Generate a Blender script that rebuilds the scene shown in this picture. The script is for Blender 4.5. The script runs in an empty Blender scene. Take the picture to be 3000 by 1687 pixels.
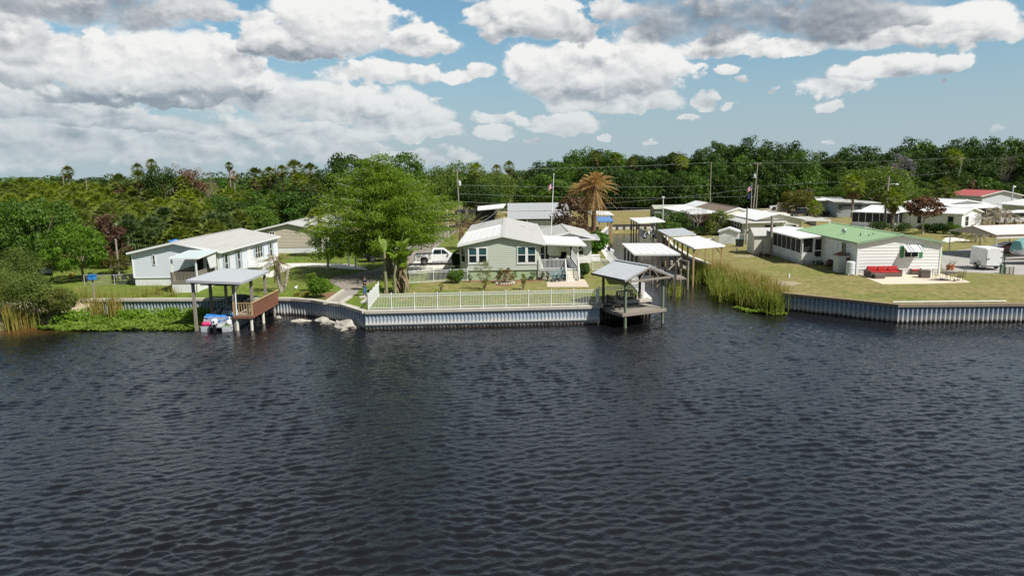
import bpy, bmesh, math, random
import numpy as np
from mathutils import Vector, Matrix
PI = math.pi
S = bpy.context.scene
COL = S.collection

# ------------------------------------------------------------------ camera
FPX, CH, LAND = 2083.0, 12.0, 1.45          # focal length in pixels of the 3000 px photo, camera height, land height
PITCH = math.atan((843.5 - 507) / FPX); ROLL = math.radians(0.8)
cp, sp, cr, sr = math.cos(PITCH), math.sin(PITCH), math.cos(ROLL), math.sin(ROLL)
RV = Vector((cr, -sr * sp, -sr * cp)); UV = Vector((sr, cr * sp, cr * cp)); FV = Vector((0, cp, -sp))
cam = bpy.data.cameras.new('camera'); co = bpy.data.objects.new('camera', cam); COL.objects.link(co)
M = Matrix((RV, UV, -FV)).transposed().to_4x4(); M.translation = (0, 0, CH)
co.matrix_world = M
cam.sensor_width = 36; cam.lens = 36 * FPX / 3000; cam.clip_start = 0.5; cam.clip_end = 20000
S.camera = co

# ------------------------------------------------------------------ sun, sky, exposure
SUN = Vector((0.54, -0.40, 0.80)).normalized()     # towards the sun
sun = bpy.data.lights.new('sun', 'SUN'); sun.energy = 5.0; sun.angle = math.radians(0.53); sun.color = (1, 0.97, 0.925)
so = bpy.data.objects.new('sun', sun); COL.objects.link(so)
so.rotation_euler = SUN.to_track_quat('Z', 'Y').to_euler()
S.view_settings.view_transform = 'Standard'; S.view_settings.look = 'None'
S.view_settings.exposure = 0.27; S.view_settings.gamma = 1; S.view_settings.use_curve_mapping = False
S.cycles.max_bounces = 6; S.cycles.transparent_max_bounces = 8; S.cycles.use_denoising = False; S.cycles.use_adaptive_sampling = False
S.cycles.diffuse_bounces = 3; S.cycles.glossy_bounces = 3; S.cycles.caustics_reflective = False; S.cycles.caustics_refractive = False
S.cycles.sample_clamp_indirect = 4; S.cycles.sample_clamp_direct = 4

class NT:                                    # a small node-tree writer
    def __init__(s, t): s.t = t; s.n = t.nodes; s.l = t.links
    def put(s, sock, v):
        if isinstance(v, bpy.types.NodeSocket): s.l.new(v, sock)
        elif v is not None: sock.default_value = v
    def m(s, op, a, b=None, c=None, clamp=False):
        n = s.n.new('ShaderNodeMath'); n.operation = op; n.use_clamp = clamp
        for i, v in enumerate((a, b, c)):
            if v is not None: s.put(n.inputs[i], v)
        return n.outputs[0]
    def v(s, op, a, b=None, c=None):
        n = s.n.new('ShaderNodeVectorMath'); n.operation = op
        for i, v in enumerate((a, b, c)):
            if v is not None: s.put(n.inputs[i], v)
        return n.outputs['Value'] if op in ('DOT_PRODUCT', 'LENGTH') else n.outputs[0]
    def scale(s, a, k):
        n = s.n.new('ShaderNodeVectorMath'); n.operation = 'SCALE'; s.put(n.inputs[0], a); s.put(n.inputs[3], k); return n.outputs[0]
    def sep(s, a):
        n = s.n.new('ShaderNodeSeparateXYZ'); s.put(n.inputs[0], a); return n.outputs
    def comb(s, x, y, z):
        n = s.n.new('ShaderNodeCombineXYZ'); s.put(n.inputs[0], x); s.put(n.inputs[1], y); s.put(n.inputs[2], z); return n.outputs[0]
    def noise(s, vec, scale, detail=3, rough=.55, color=False, dist=0):
        n = s.n.new('ShaderNodeTexNoise'); s.put(n.inputs['Vector'], vec)
        n.inputs['Scale'].default_value = scale; n.inputs['Detail'].default_value = detail; n.inputs['Roughness'].default_value = rough
        n.inputs['Distortion'].default_value = dist
        return n.outputs['Color' if color else 'Fac']
    def ss(s, x, a, b, lo=0., hi=1.):        # smoothstep
        n = s.n.new('ShaderNodeMapRange'); n.interpolation_type = 'SMOOTHSTEP'
        s.put(n.inputs[0], x)
        for i, q in enumerate((a, b, lo, hi)): n.inputs[i + 1].default_value = q
        return n.outputs[0]
    def mix(s, f, a, b, mode='MIX'):
        n = s.n.new('ShaderNodeMix'); n.data_type = 'RGBA'; n.blend_type = mode
        s.put(n.inputs[0], f)
        for i, q in ((6, a), (7, b)):
            if isinstance(q, tuple) and len(q) == 3: q = (*q, 1)
            s.put(n.inputs[i], q)
        return n.outputs[2]

W = bpy.data.worlds.new('World'); S.world = W; W.use_nodes = True
t = NT(W.node_tree); t.n.clear()
sky = t.n.new('ShaderNodeTexSky'); sky.sky_type = 'NISHITA'; sky.sun_disc = False
sky.sun_elevation = math.asin(SUN.z); sky.sun_rotation = math.atan2(SUN.x, SUN.y)
sky.air_density = 1.0; sky.dust_density = 1.6; sky.ozone_density = 1.6
geo = t.n.new('ShaderNodeNewGeometry')
inc = t.v('MULTIPLY', geo.outputs['Incoming'], (-1, -1, -1))      # view direction
X, Y, Z = t.sep(inc)
Zc = t.m('MAXIMUM', Z, 0.0)
R = t.m('SQRT', t.m('ADD', t.m('MULTIPLY', X, X), t.m('MULTIPLY', Y, Y)))
AZ = t.m('ARCTAN2', X, Y); EL = t.m('ARCTAN2', Zc, R)
P0 = t.comb(AZ, EL, 0.0)
# fractal edges for the cumulus: two scales of distortion
st = t.comb(AZ, t.m('MULTIPLY', EL, 1.5), 0.0)
n1 = t.noise(st, 7, 4, .55, True); n2 = t.noise(st, 24, 6, .62, True)
P = t.v('ADD', P0, t.v('MULTIPLY', t.v('SUBTRACT', n1, (.5, .5, .5)), (.10, .040, 0)))
P = t.v('ADD', P, t.v('MULTIPLY', t.v('SUBTRACT', n2, (.5, .5, .5)), (.040, .026, 0)))
def azel(u, v):                               # pixel of the full view (2576 wide) to azimuth / elevation
    a = (u * 1.1646 - 1500) / FPX; b = (843.5 - v * 1.1646) / FPX
    d = RV * a + UV * b + FV
    return math.atan2(d.x, d.y), math.atan2(d.z, math.hypot(d.x, d.y)), d.length
# cumulus of the sky: centre, radii, brightness of the top, darkness of the base
CL = [(250, 15, 370, 75, .55, .20), (330, 165, 260, 95, .95, .35), (150, 150, 110, 70, .9, .2), (560, 150, 120, 75, .95, .3), (20, 90, 85, 110, .85, .3),
      (500, 20, 160, 40, .75, .25), (40, 190, 110, 40, .8, .4), (120, 260, 260, 50, .8, .35), (380, 230, 260, 45, .62, .45), (850, 60, 215, 105, 1., .45), (1050, 110, 110, 42, .95, .4), (760, 130, 110, 45, .75, .5),
      (620, 235, 190, 60, .95, .45), (820, 260, 210, 55, .9, .35), (1000, 285, 140, 60, .98, .3), (1085, 335, 100, 24, .95, .2), (950, 190, 165, 36, .95, .25), (1152, 195, 46, 25, 1., .2), (1205, 178, 50, 26, .9, .15),
      (60, 340, 170, 32, .7, .3), (300, 300, 190, 35, .78, .4), (560, 325, 230, 26, .82, .3), (830, 335, 190, 30, .9, .25), (240, 372, 150, 22, .75, .2), (560, 375, 200, 14, .65, .1), (880, 372, 150, 14, .75, .1),
      (1330, 48, 185, 72, .98, .55), (1420, 70, 90, 45, .9, .4), (1200, 40, 50, 20, .8, .1), (1880, 30, 440, 100, .36, .16), (1560, 20, 90, 30, .85, .3), (2100, 60, 200, 70, .5, .2),
      (1830, 112, 150, 34, 1., .3), (1960, 125, 120, 22, .85, .25), (1840, 172, 42, 14, .85, .1), (1500, 190, 240, 100, .95, .5), (1680, 165, 100, 52, 1., .3), (1330, 165, 80, 55, 1., .3), (1595, 95, 42, 26, .95, .2), (1460, 140, 120, 50, .98, .3),
      (1560, 262, 175, 34, .9, .35), (1250, 295, 70, 22, .95, .2), (1240, 332, 62, 24, .97, .2), (1410, 312, 125, 26, .95, .25),
      (2330, 85, 230, 58, 1., .5), (2490, 60, 130, 58, 1., .4), (2240, 55, 100, 40, .8, .3), (2240, 178, 170, 32, .95, .35), (2110, 218, 110, 34, .95, .25), (2090, 266, 48, 15, .9, .1),
      (1765, 255, 44, 28, .8, .15), (1835, 268, 26, 12, .85, .1), (1510, 343, 26, 10, .85, .1), (1635, 357, 20, 8, .85, .1), (2075, 352, 12, 9, .8, .1), (1720, 296, 30, 9, .85, .1), (1955, 238, 12, 10, .6, .1), (1872, 196, 16, 8, .7, .1), (2365, 208, 14, 9, .6, .1), (1330, 352, 30, 8, .7, .1), (2515, 330, 14, 8, .6, .1),
      (280, 385, 560, 50, .74, .15), (150, 330, 420, 90, .80, .3), (620, 345, 420, 75, .84, .3), (950, 395, 260, 26, .75, .1),
      # beyond the frame: above it and behind, mirrored in the river
      (200, -150, 480, 90, .8, .3), (1000, -190, 420, 110, .62, .3), (1750, -170, 380, 80, .8, .3), (2450, -140, 330, 90, .85, .3), (-350, 60, 260, 140, .85, .3), (-300, 280, 240, 60, .85, .3), (2950, 100, 250, 90, .9, .3), (2900, 260, 160, 40, .9, .3),
      (400, -420, 600, 120, .7, .3), (1700, -480, 600, 120, .75, .3), (2900, -400, 400, 120, .8, .3)]
fine = t.noise(st, 26, 7, .58); fine2 = t.noise(t.v('ADD', st, (.006, .012, 0)), 26, 7, .58)
def billow(v, sc): return t.m('MULTIPLY', t.m('ABSOLUTE', t.m('SUBTRACT', t.noise(v, sc, 4, .5), .5)), 3.2)
big = billow(st, 13); big2 = billow(t.v('ADD', st, (.008, .020, 0)), 13)
rough = t.m('MULTIPLY_ADD', t.m('SUBTRACT', fine, .5), 1.45, t.m('MULTIPLY', t.m('SUBTRACT', big, .32), .9))
alpha = None; bright = None
for (u, v, ru, rv, br, dk) in sorted(CL, key=lambda c: -c[1] + (200 if c[4] < .6 else 0)):      # far clouds first, nearer ones over them
    a, e, L = azel(u, v)
    k = 1.1646 / FPX / L if v > -100 else 1.1646 / FPX
    rx, ry = ru * k * 1.10, rv * k * 1.15
    q = t.v('MULTIPLY_ADD', P, (1 / rx, 1 / ry, 0), (-a / rx, -e / ry, 0))
    qy = t.v('DOT_PRODUCT', q, (0, 1, 0))
    f = t.m('SUBTRACT', 1, t.v('DOT_PRODUCT', q, q))
    f = t.m('MULTIPLY_ADD', t.m('MINIMUM', t.m('ADD', qy, .45), 0.0), 1.6, f)          # flat base
    al = t.ss(t.m('ADD', f, rough), .01, (.40 if br > .6 else .8) if ru < 380 else 1.1)
    sh = t.ss(qy, .55, -.85, br, br - dk)
    if alpha is None: alpha, bright = al, sh
    else:
        alpha = t.m('ADD', alpha, t.m('MULTIPLY', al, t.m('SUBTRACT', 1, alpha)))
        bright = t.m('MULTIPLY_ADD', al, t.m('SUBTRACT', sh, bright), bright)
# scattered clouds over the rest of the dome (behind the camera)
dome = t.v('DIVIDE', inc, t.comb(t.m('ADD', Zc, .12), t.m('ADD', Zc, .12), t.m('ADD', Zc, .12)))
nd = t.noise(dome, 1.6, 6, .58)
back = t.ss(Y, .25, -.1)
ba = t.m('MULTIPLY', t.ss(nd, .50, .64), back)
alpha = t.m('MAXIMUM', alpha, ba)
bright = t.m('MULTIPLY_ADD', ba, t.m('SUBTRACT', t.ss(nd, .78, .5, .30, .52), bright), bright)  # these unseen clouds are kept dim to lessen the fill light
# billows: noise difference towards the light gives relief inside the clouds
relief = t.m('MULTIPLY_ADD', t.m('SUBTRACT', fine, fine2), .85, t.m('MULTIPLY', t.m('SUBTRACT', big, big2), .42))
bright = t.m('ADD', t.m('ADD', bright, .05), relief)
bright = t.m('MINIMUM', t.m('MAXIMUM', bright, .28), 1.04)
ramp = t.n.new('ShaderNodeValToRGB'); t.put(ramp.inputs[0], bright)
el = ramp.color_ramp.elements
el[0].position = .28; el[0].color = (.25, .29, .34, 1); el[1].position = .98; el[1].color = (.93, .93, .91, 1)
e = el.new(.50); e.color = (.42, .455, .495, 1); e = el.new(.74); e.color = (.70, .72, .73, 1)
low = t.ss(EL, 0.0, .16)
SKYK = .10
hs = t.n.new('ShaderNodeHueSaturation'); hs.inputs['Hue'].default_value = .482; hs.inputs['Saturation'].default_value = .80; hs.inputs['Value'].default_value = 1.0
t.put(hs.inputs['Color'], sky.outputs[0])
skyc = t.mix(1.0, hs.outputs[0], (.78, 1.10, 1.26), 'MULTIPLY')
skyc = t.mix(t.m('MULTIPLY', t.ss(EL, .22, -.03), .92), skyc, (.47 / SKYK, .58 / SKYK, .64 / SKYK))
cl_s = t.scale(ramp.outputs[0], 1 / SKYK)
haze_c = t.mix(t.m('MULTIPLY', t.m('SUBTRACT', 1, low), .42), cl_s, (.44 / SKYK, .54 / SKYK, .60 / SKYK))
skyc = t.mix(t.m('MULTIPLY', t.ss(EL, .36, .75), .7), skyc, (.215 / SKYK, .21 / SKYK, .215 / SKYK))      # thin veil high up
skyc = t.scale(skyc, t.m('MULTIPLY_ADD', back, -.5, 1))  # unseen sky behind the camera dimmed to deepen shade on the front walls
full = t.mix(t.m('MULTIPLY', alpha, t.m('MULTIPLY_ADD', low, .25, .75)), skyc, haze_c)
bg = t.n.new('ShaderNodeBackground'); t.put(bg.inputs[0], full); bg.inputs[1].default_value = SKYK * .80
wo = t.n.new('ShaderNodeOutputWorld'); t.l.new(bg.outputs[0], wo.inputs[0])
W.cycles.sampling_method = 'MANUAL'; W.cycles.sample_map_resolution = 512

# ------------------------------------------------------------------ from photo readings to places in the world
KR = {'k1': (0, 400, 2.415), 'k2': (350, 600, 3.623), 'k3': (850, 420, 2.635), 'k4': (1250, 550, 3.37), 'k5': (1650, 450, 2.733), 'k6': (2100, 500, 3.22), 'k7': (2400, 500, 3.22), 'k8': (2600, 560, 4.83),
      'e1': (1030, 780, 10.35), 'e2': (160, 700, 7.246), 'e3': (570, 820, 8.523), 'e4': (1780, 600, 5.574), 'e5': (1500, 680, 6.586), 'e6': (1380, 560, 5.855), 'e7': (840, 760, 6.9), 'e8': (1120, 560, 6.037),
      'f1': (1950, 580, 6.44), 'f2': (2240, 560, 6.44), 'f3': (2700, 540, 8.05), 'f4': (0, 560, 6.038), 't1': (0, 420, 5.152), 't2': (400, 420, 4.293), 't3': (1250, 420, 4.293), 't4': (1800, 400, 4.293), 't5': (2400, 400, 4.293), 'd': (0, 0, .85868)}
def ray(k, x, y):
    a = KR[k]; u = a[0] + x / a[2]; v = a[1] + y / a[2]
    return RV * ((u - 1500) / FPX) + UV * ((843.5 - v) / FPX) + FV
def G(k, x, y, z=LAND):                       # the point of height z seen at a reading
    d = ray(k, x, y); s = (z - CH) / d.z; return Vector((d.x * s, d.y * s, z))
def OP(k, x, y, Yd):                          # the point at distance Yd seen at a reading
    d = ray(k, x, y); s = Yd / d.y; return Vector((d.x * s, Yd, CH + d.z * s))

# ------------------------------------------------------------------ objects
def tag(o, label=None, cat=None, group=None, kind=None):
    if label: o['label'] = label
    if cat: o['category'] = cat
    if group: o['group'] = group
    if kind: o['kind'] = kind
    return o
def thing(name, label, cat, loc=(0, 0, 0), rz=0., group=None):
    o = bpy.data.objects.new(name, None); COL.objects.link(o); o.empty_display_size = .3
    o.location = loc; o.rotation_euler = (0, 0, rz)
    return tag(o, label, cat, group)
def copy_tree(o, parent=None):
    c = o.copy(); COL.objects.link(c)
    if parent: c.parent = parent
    for ch in o.children: copy_tree(ch, c)
    return c
def dup(o, loc, rz=None, label=None, scale=None, group=None):
    c = copy_tree(o); c.location = loc
    if rz is not None: c.rotation_euler = (0, 0, rz)
    if label: c['label'] = label
    if group: c['group'] = group
    if scale: c.scale = scale if hasattr(scale, '__len__') else (scale,) * 3
    return c

class MB:                                     # collects shapes; build() links them as one mesh object
    def __init__(s): s.v = []; s.f = []
    def add(s, vs, fs):
        b = len(s.v); s.v += [tuple(p) for p in vs]; s.f += [tuple(i + b for i in f) for f in fs]; return s
    def quad(s, *p): return s.add(p, [tuple(range(len(p)))])
    def bx(s, x0, x1, y0, y1, z0, z1):
        return s.add([(x0, y0, z0), (x1, y0, z0), (x1, y1, z0), (x0, y1, z0), (x0, y0, z1), (x1, y0, z1), (x1, y1, z1), (x0, y1, z1)],
                     [(3, 2, 1, 0), (4, 5, 6, 7), (0, 1, 5, 4), (1, 2, 6, 5), (2, 3, 7, 6), (3, 0, 4, 7)])
    def beam(s, p, q, w, h=None, up=(0, 0, 1)):
        p = Vector(p); q = Vector(q); h = h or w; d = (q - p).normalized(); u = Vector(up)
        if abs(d.dot(u)) > .98: u = Vector((0, 1, 0))
        a = d.cross(u).normalized() * w / 2; b = a.cross(d).normalized() * h / 2
        vs = [p - a - b, p + a - b, p + a + b, p - a + b, q - a - b, q + a - b, q + a + b, q - a + b]
        return s.add(vs, [(0, 1, 2, 3), (7, 6, 5, 4), (4, 5, 1, 0), (5, 6, 2, 1), (6, 7, 3, 2), (7, 4, 0, 3)])
    def tube(s, pts, r, n=7, cap=True):
        pts = [Vector(p) for p in pts]; rs = r if hasattr(r, '__len__') else [r] * len(pts); b = len(s.v); ref = None
        for i, p in enumerate(pts):
            d = (pts[min(i + 1, len(pts) - 1)] - pts[max(i - 1, 0)]).normalized()
            if ref is None: ref = d.orthogonal().normalized()
            a = (ref - d * ref.dot(d)).normalized(); ref = a; c = d.cross(a)
            s.v += [tuple(p + (a * math.cos(2 * PI * j / n) + c * math.sin(2 * PI * j / n)) * rs[i]) for j in range(n)]
        for i in range(len(pts) - 1):
            for j in range(n):
                k = (j + 1) % n; s.f.append((b + i * n + j, b + i * n + k, b + (i + 1) * n + k, b + (i + 1) * n + j))
        if cap: s.f.append(tuple(b + j for j in reversed(range(n)))); s.f.append(tuple(b + (len(pts) - 1) * n + j for j in range(n)))
        return s
    def prism(s, poly, ext):                  # a planar outline pushed along a vector
        n = len(poly); e = Vector(ext); A = [Vector(p) for p in poly]; B = [p + e for p in A]
        return s.add(A + B, [tuple(reversed(range(n))), tuple(range(n, 2 * n))] + [(i, (i + 1) % n, n + (i + 1) % n, n + i) for i in range(n)])
    def lathe(s, prof, c=(0, 0, 0), n=12, axis='z'):
        b = len(s.v); c = Vector(c)
        for (r, h) in prof:
            for j in range(n):
                a = 2 * PI * j / n; x, y = r * math.cos(a), r * math.sin(a)
                p = {'z': (x, y, h), 'x': (h, x, y), 'y': (x, h, y)}[axis]; s.v.append(tuple(c + Vector(p)))
        for i in range(len(prof) - 1):
            for j in range(n):
                k = (j + 1) % n; s.f.append((b + i * n + j, b + i * n + k, b + (i + 1) * n + k, b + (i + 1) * n + j))
        s.f.append(tuple(b + j for j in reversed(range(n)))); s.f.append(tuple(b + (len(prof) - 1) * n + j for j in range(n)))
        return s
    def ball(s, c, rx, ry=None, rz=None, n=10, m=6):
        ry = ry or rx; rz = rz or rx; b = len(s.v)
        for i in range(m + 1):
            a = PI * i / m
            for j in range(n):
                q = 2 * PI * j / n; s.v.append((c[0] + rx * math.sin(a) * math.cos(q), c[1] + ry * math.sin(a) * math.sin(q), c[2] + rz * math.cos(a)))
        for i in range(m):
            for j in range(n):
                k = (j + 1) % n; s.f.append((b + i * n + j, b + (i + 1) * n + j, b + (i + 1) * n + k, b + i * n + k))
        return s
    def build(s, name, mat, parent=None, smooth=False, bevel=0):
        me = bpy.data.meshes.new(name); me.from_pydata(s.v, [], s.f)
        bm = bmesh.new(); bm.from_mesh(me); bmesh.ops.recalc_face_normals(bm, faces=bm.faces); bm.to_mesh(me); bm.free()
        me.materials.append(mat)
        if smooth: me.polygons.foreach_set('use_smooth', [True] * len(me.polygons))
        o = bpy.data.objects.new(name, me); COL.objects.link(o)
        if parent: o.parent = parent
        if bevel:
            b = o.modifiers.new('bevel', 'BEVEL'); b.width = bevel; b.segments = 2; b.limit_method = 'ANGLE'
        return o

# ------------------------------------------------------------------ materials
MATS = {}
def mat(name, col, rough=.6, metal=0., var=.12, vs=1.5, dirt=None, dirt_amt=.3, bump=0., bs=20., spec=None, coat=0., stretch=(1, 1, 1), isl=0.):
    if name in MATS: return MATS[name]
    m = bpy.data.materials.new(name); m.use_nodes = True; t = NT(m.node_tree); b = t.n['Principled BSDF']
    tc = t.n.new('ShaderNodeTexCoord').outputs['Object']; tc = t.v('MULTIPLY', tc, stretch)
    n = t.noise(tc, vs, 5, .6)
    k = t.m('MULTIPLY_ADD', t.m('SUBTRACT', n, .5), var * 2.4, 1)
    if isl:
        gi = t.n.new('ShaderNodeNewGeometry').outputs['Random Per Island']
        k = t.m('MULTIPLY', k, t.m('MULTIPLY_ADD', t.m('SUBTRACT', gi, .5), isl * 2, 1))
    c = t.mix(1., t.comb(k, k, k), col, 'MULTIPLY')
    if dirt:
        d = t.ss(t.noise(tc, vs * 2.3, 7, .7), .52, .72)
        c = t.mix(t.m('MULTIPLY', d, dirt_amt), c, dirt)
    t.put(b.inputs['Base Color'], c); b.inputs['Roughness'].default_value = rough; b.inputs['Metallic'].default_value = metal
    if spec is not None: b.inputs['Specular IOR Level'].default_value = spec
    if coat: b.inputs['Coat Weight'].default_value = coat; b.inputs['Coat Roughness'].default_value = .08
    if bump:
        bn = t.n.new('ShaderNodeBump'); bn.inputs['Strength'].default_value = bump; bn.inputs['Distance'].default_value = .02
        t.put(bn.inputs['Height'], t.noise(tc, bs, 4, .6)); t.put(b.inputs['Normal'], bn.outputs[0])
    MATS[name] = m; return m
def leafmat(name, c0, c1, trans=.30, rough=.55, obj=.25):
    """foliage: colour differs from leaf to leaf, from clump to clump and from plant to plant"""
    if name in MATS: return MATS[name]
    m = bpy.data.materials.new(name); m.use_nodes = True; t = NT(m.node_tree); b = t.n['Principled BSDF']; out = t.n['Material Output']
    g = t.n.new('ShaderNodeNewGeometry'); oi = t.n.new('ShaderNodeObjectInfo')
    tc = t.n.new('ShaderNodeTexCoord').outputs['Object']
    nz = t.noise(t.v('ADD', tc, oi.outputs['Location']), .55, 3, .6)
    f = t.m('ADD', t.m('MULTIPLY', g.outputs['Random Per Island'], .45), t.m('MULTIPLY', t.ss(nz, .3, .7), .55))
    c = t.mix(f, c0, c1)
    k = t.m('MULTIPLY_ADD', t.m('SUBTRACT', oi.outputs['Random'], .5), obj * 2, 1)
    c = t.mix(1., c, t.comb(k, t.m('MULTIPLY_ADD', k, .8, .2), t.m('MULTIPLY_ADD', k, .7, .3)), 'MULTIPLY')
    t.put(b.inputs['Base Color'], c); b.inputs['Roughness'].default_value = rough; b.inputs['Specular IOR Level'].default_value = .25
    tr = t.n.new('ShaderNodeBsdfTranslucent'); t.put(tr.inputs[0], t.mix(1., c, (1.25, 1.35, .6), 'MULTIPLY'))
    mx = t.n.new('ShaderNodeMixShader'); mx.inputs[0].default_value = trans
    t.l.new(b.outputs[0], mx.inputs[1]); t.l.new(tr.outputs[0], mx.inputs[2]); t.l.new(mx.outputs[0], out.inputs[0])
    MATS[name] = m; return m
def glass(name='window_glass', col=(.012, .018, .022), rough=.06):
    if name in MATS: return MATS[name]
    m = bpy.data.materials.new(name); m.use_nodes = True; t = NT(m.node_tree); b = t.n['Principled BSDF']
    tc = t.n.new('ShaderNodeTexCoord').outputs['Object']
    n = t.noise(tc, .9, 2, .5); t.put(b.inputs['Base Color'], t.mix(n, tuple(c * .4 for c in col), tuple(c * 1.7 for c in col)))
    b.inputs['Roughness'].default_value = rough; b.inputs['IOR'].default_value = 1.5
    bn = t.n.new('ShaderNodeBump'); bn.inputs['Strength'].default_value = .05; t.put(bn.inputs['Height'], t.noise(tc, 1.2, 2)); t.put(b.inputs['Normal'], bn.outputs[0])
    MATS[name] = m; return m

white = mat('white_paint', (.80, .80, .78), .45, var=.04, dirt=(.45, .43, .38), dirt_amt=.12)
white_metal = mat('white_metal', (.80, .80, .79), .35, var=.03, vs=3)
roof_white = mat('white_roof_metal', (.76, .76, .73), .45, var=.07, vs=.8, dirt=(.46, .45, .42), dirt_amt=.4, stretch=(2.2, .6, 1))
roof_grey = mat('pale_grey_roof', (.45, .44, .41), .65, var=.10, vs=.7, dirt=(.27, .26, .23), dirt_amt=.5, stretch=(2.2, .5, 1))
galv = mat('galvanised_metal', (.52, .54, .55), .45, metal=.15, var=.10, vs=2, dirt=(.3, .3, .3), dirt_amt=.3)
concrete = mat('concrete', (.50, .46, .39), .85, var=.12, vs=.8, dirt=(.27, .24, .19), dirt_amt=.45, bump=.3)
concrete_pale = mat('pale_concrete', (.66, .62, .54), .85, var=.08, vs=.6, dirt=(.42, .39, .33), dirt_amt=.35, bump=.2)
wood_grey = mat('weathered_wood', (.27, .235, .19), .8, var=.22, vs=2.5, stretch=(1, 1, .25), dirt=(.10, .085, .07), dirt_amt=.5, bump=.4)
wood_tan = mat('tan_timber', (.42, .29, .14), .75, var=.18, vs=2.5, stretch=(1, 1, .3), dirt=(.18, .11, .05), dirt_amt=.4)
wood_dark = mat('dark_timber', (.075, .058, .045), .75, var=.2, vs=3)
wood_red = mat('red_stained_timber', (.205, .085, .05), .7, var=.3, vs=4, stretch=(1, 1, .2), dirt=(.15, .05, .025), dirt_amt=.5)
post_green = mat('treated_green_timber', (.17, .21, .14), .8, var=.2, vs=2, dirt=(.30, .27, .19), dirt_amt=.6, stretch=(1, 1, .4))
bark = mat('bark', (.16, .125, .095), .9, var=.25, vs=3, stretch=(1, 1, .3), bump=.6, bs=12)
bark_pale = mat('pale_bark', (.38, .33, .27), .9, var=.2, vs=3, stretch=(1, 1, .3))
trunk_palm = mat('palm_trunk', (.23, .185, .14), .9, var=.25, vs=6, stretch=(.4, .4, 1.5), bump=.6, bs=14)
black = mat('black_plastic', (.016, .016, .018), .45, var=.1)
dark_metal = mat('dark_metal', (.03, .03, .032), .5, var=.15)
rubber = mat('rubber', (.018, .018, .018), .85, var=.1)
chrome = mat('alloy_metal', (.55, .56, .58), .25, metal=.9, var=.05)
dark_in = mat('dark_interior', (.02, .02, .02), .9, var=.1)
pane = glass()
pane_teal = glass('teal_blind_glass', (.025, .075, .08), .08)
screen = glass('insect_screen', (.014, .014, .016), .7)
rnd = random.Random(7)
# ------------------------------------------------------------------ river and canal
WAVE = .25
def water_mat():
    m = bpy.data.materials.new('river_water'); m.use_nodes = True; t = NT(m.node_tree); b = t.n['Principled BSDF']
    tc = t.n.new('ShaderNodeTexCoord').outputs['Object']
    rot = t.n.new('ShaderNodeVectorRotate'); rot.rotation_type = 'Z_AXIS'; t.put(rot.inputs['Vector'], tc); rot.inputs['Angle'].default_value = .16
    p = rot.outputs[0]
    wob = t.scale(t.v('SUBTRACT', t.noise(p, .35, 2, .5, True), (.5, .5, .5)), 1.6)
    p = t.v('ADD', p, wob)
    c = t.noise(t.v('MULTIPLY', p, (1.0, 1.7, 1)), 3.2, 4, .6)
    d = t.noise(t.v('MULTIPLY', tc, (1.0, 1.5, 1)), 9, 3, .6)
    h = t.m('ADD', t.m('MULTIPLY', c, .035), t.m('MULTIPLY', d, .008))
    bn = t.n.new('ShaderNodeBump'); bn.inputs['Strength'].default_value = .95; bn.inputs['Distance'].default_value = 1.0
    t.put(bn.inputs['Height'], h); t.put(b.inputs['Normal'], bn.outputs[0])
    X, Y, Z = t.sep(tc)
    sh = t.m('MULTIPLY', t.ss(X, -33, -42), t.ss(Y, 52.5, 56.5))           # sand showing through the shallows by the bank
    t.put(b.inputs['Base Color'], t.mix(sh, (.006, .006, .007), (.12, .055, .015)))
    b.inputs['Roughness'].default_value = .06; b.inputs['IOR'].default_value = 1.40; b.inputs['Specular IOR Level'].default_value = .85
    return m
wr = np.random.default_rng(21); NW = 72                                  # wind waves: a sum of many small sine trains
lam = np.exp(wr.uniform(np.log(.24), np.log(.86), NW)); th_ = PI / 2 + .16 + wr.normal(0, .42, NW); kx, ky = 2 * PI / lam * np.cos(th_), 2 * PI / lam * np.sin(th_)
slope = WAVE * np.where(lam < .65, 1.0, .7) / math.sqrt(NW / 2); ph = wr.uniform(0, 2 * PI, NW)
ys = [9.0]
while ys[-1] < 64: ys.append(ys[-1] + .042 + .0017 * ys[-1])
ys = np.array(ys); nc = 620; sg = np.linspace(-1, 1, nc); XX = sg[None, :] * (.80 * ys[:, None] + 7); YY = np.repeat(ys[:, None], nc, 1)
def lump(x, y, s, ox):                                                   # slow patches of stronger and weaker wind
    return .5 + .5 * np.sin(x * s + 2.1 * np.sin(y * s * .8 + ox)) * np.sin(y * s * 1.3 + 1.7 * np.sin(x * s * .6 + ox * 2))
gust = .55 + .55 * lump(XX, YY, .16, .4) * (.5 + .5 * lump(XX, YY, .43, 1.9)) + .25 * lump(XX, YY, .9, 3.)
ZZ = np.zeros_like(XX)
for i in range(NW): ZZ += slope[i] * lam[i] / (2 * PI) * np.sin(kx[i] * XX + ky[i] * YY + ph[i])
fade = np.clip((64 - YY) / 6, 0, 1) * np.clip((YY - 9) / 2, 0, 1) * np.clip((1 - np.abs(sg))[None, :] * 12, 0, 1); ZZ *= gust * fade
wb = MB(); wb.v = np.stack([XX, YY, ZZ], -1).reshape(-1, 3).tolist(); nr = len(ys); idx = (np.arange(nr - 1)[:, None] * nc + np.arange(nc - 1)[None, :]).reshape(-1)
wb.f = np.stack([idx, idx + 1, idx + nc + 1, idx + nc], 1).tolist(); x0, x1 = .80 * ys[0] + 7, .80 * ys[-1] + 7; yb = float(ys[-1])
wb.quad((-x1, yb, 0), (x1, yb, 0), (x1, 200, 0), (-x1, 200, 0)); wb.quad((-x0, -1500, 0), (x0, -1500, 0), (x0, 9, 0), (-x0, 9, 0))
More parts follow.
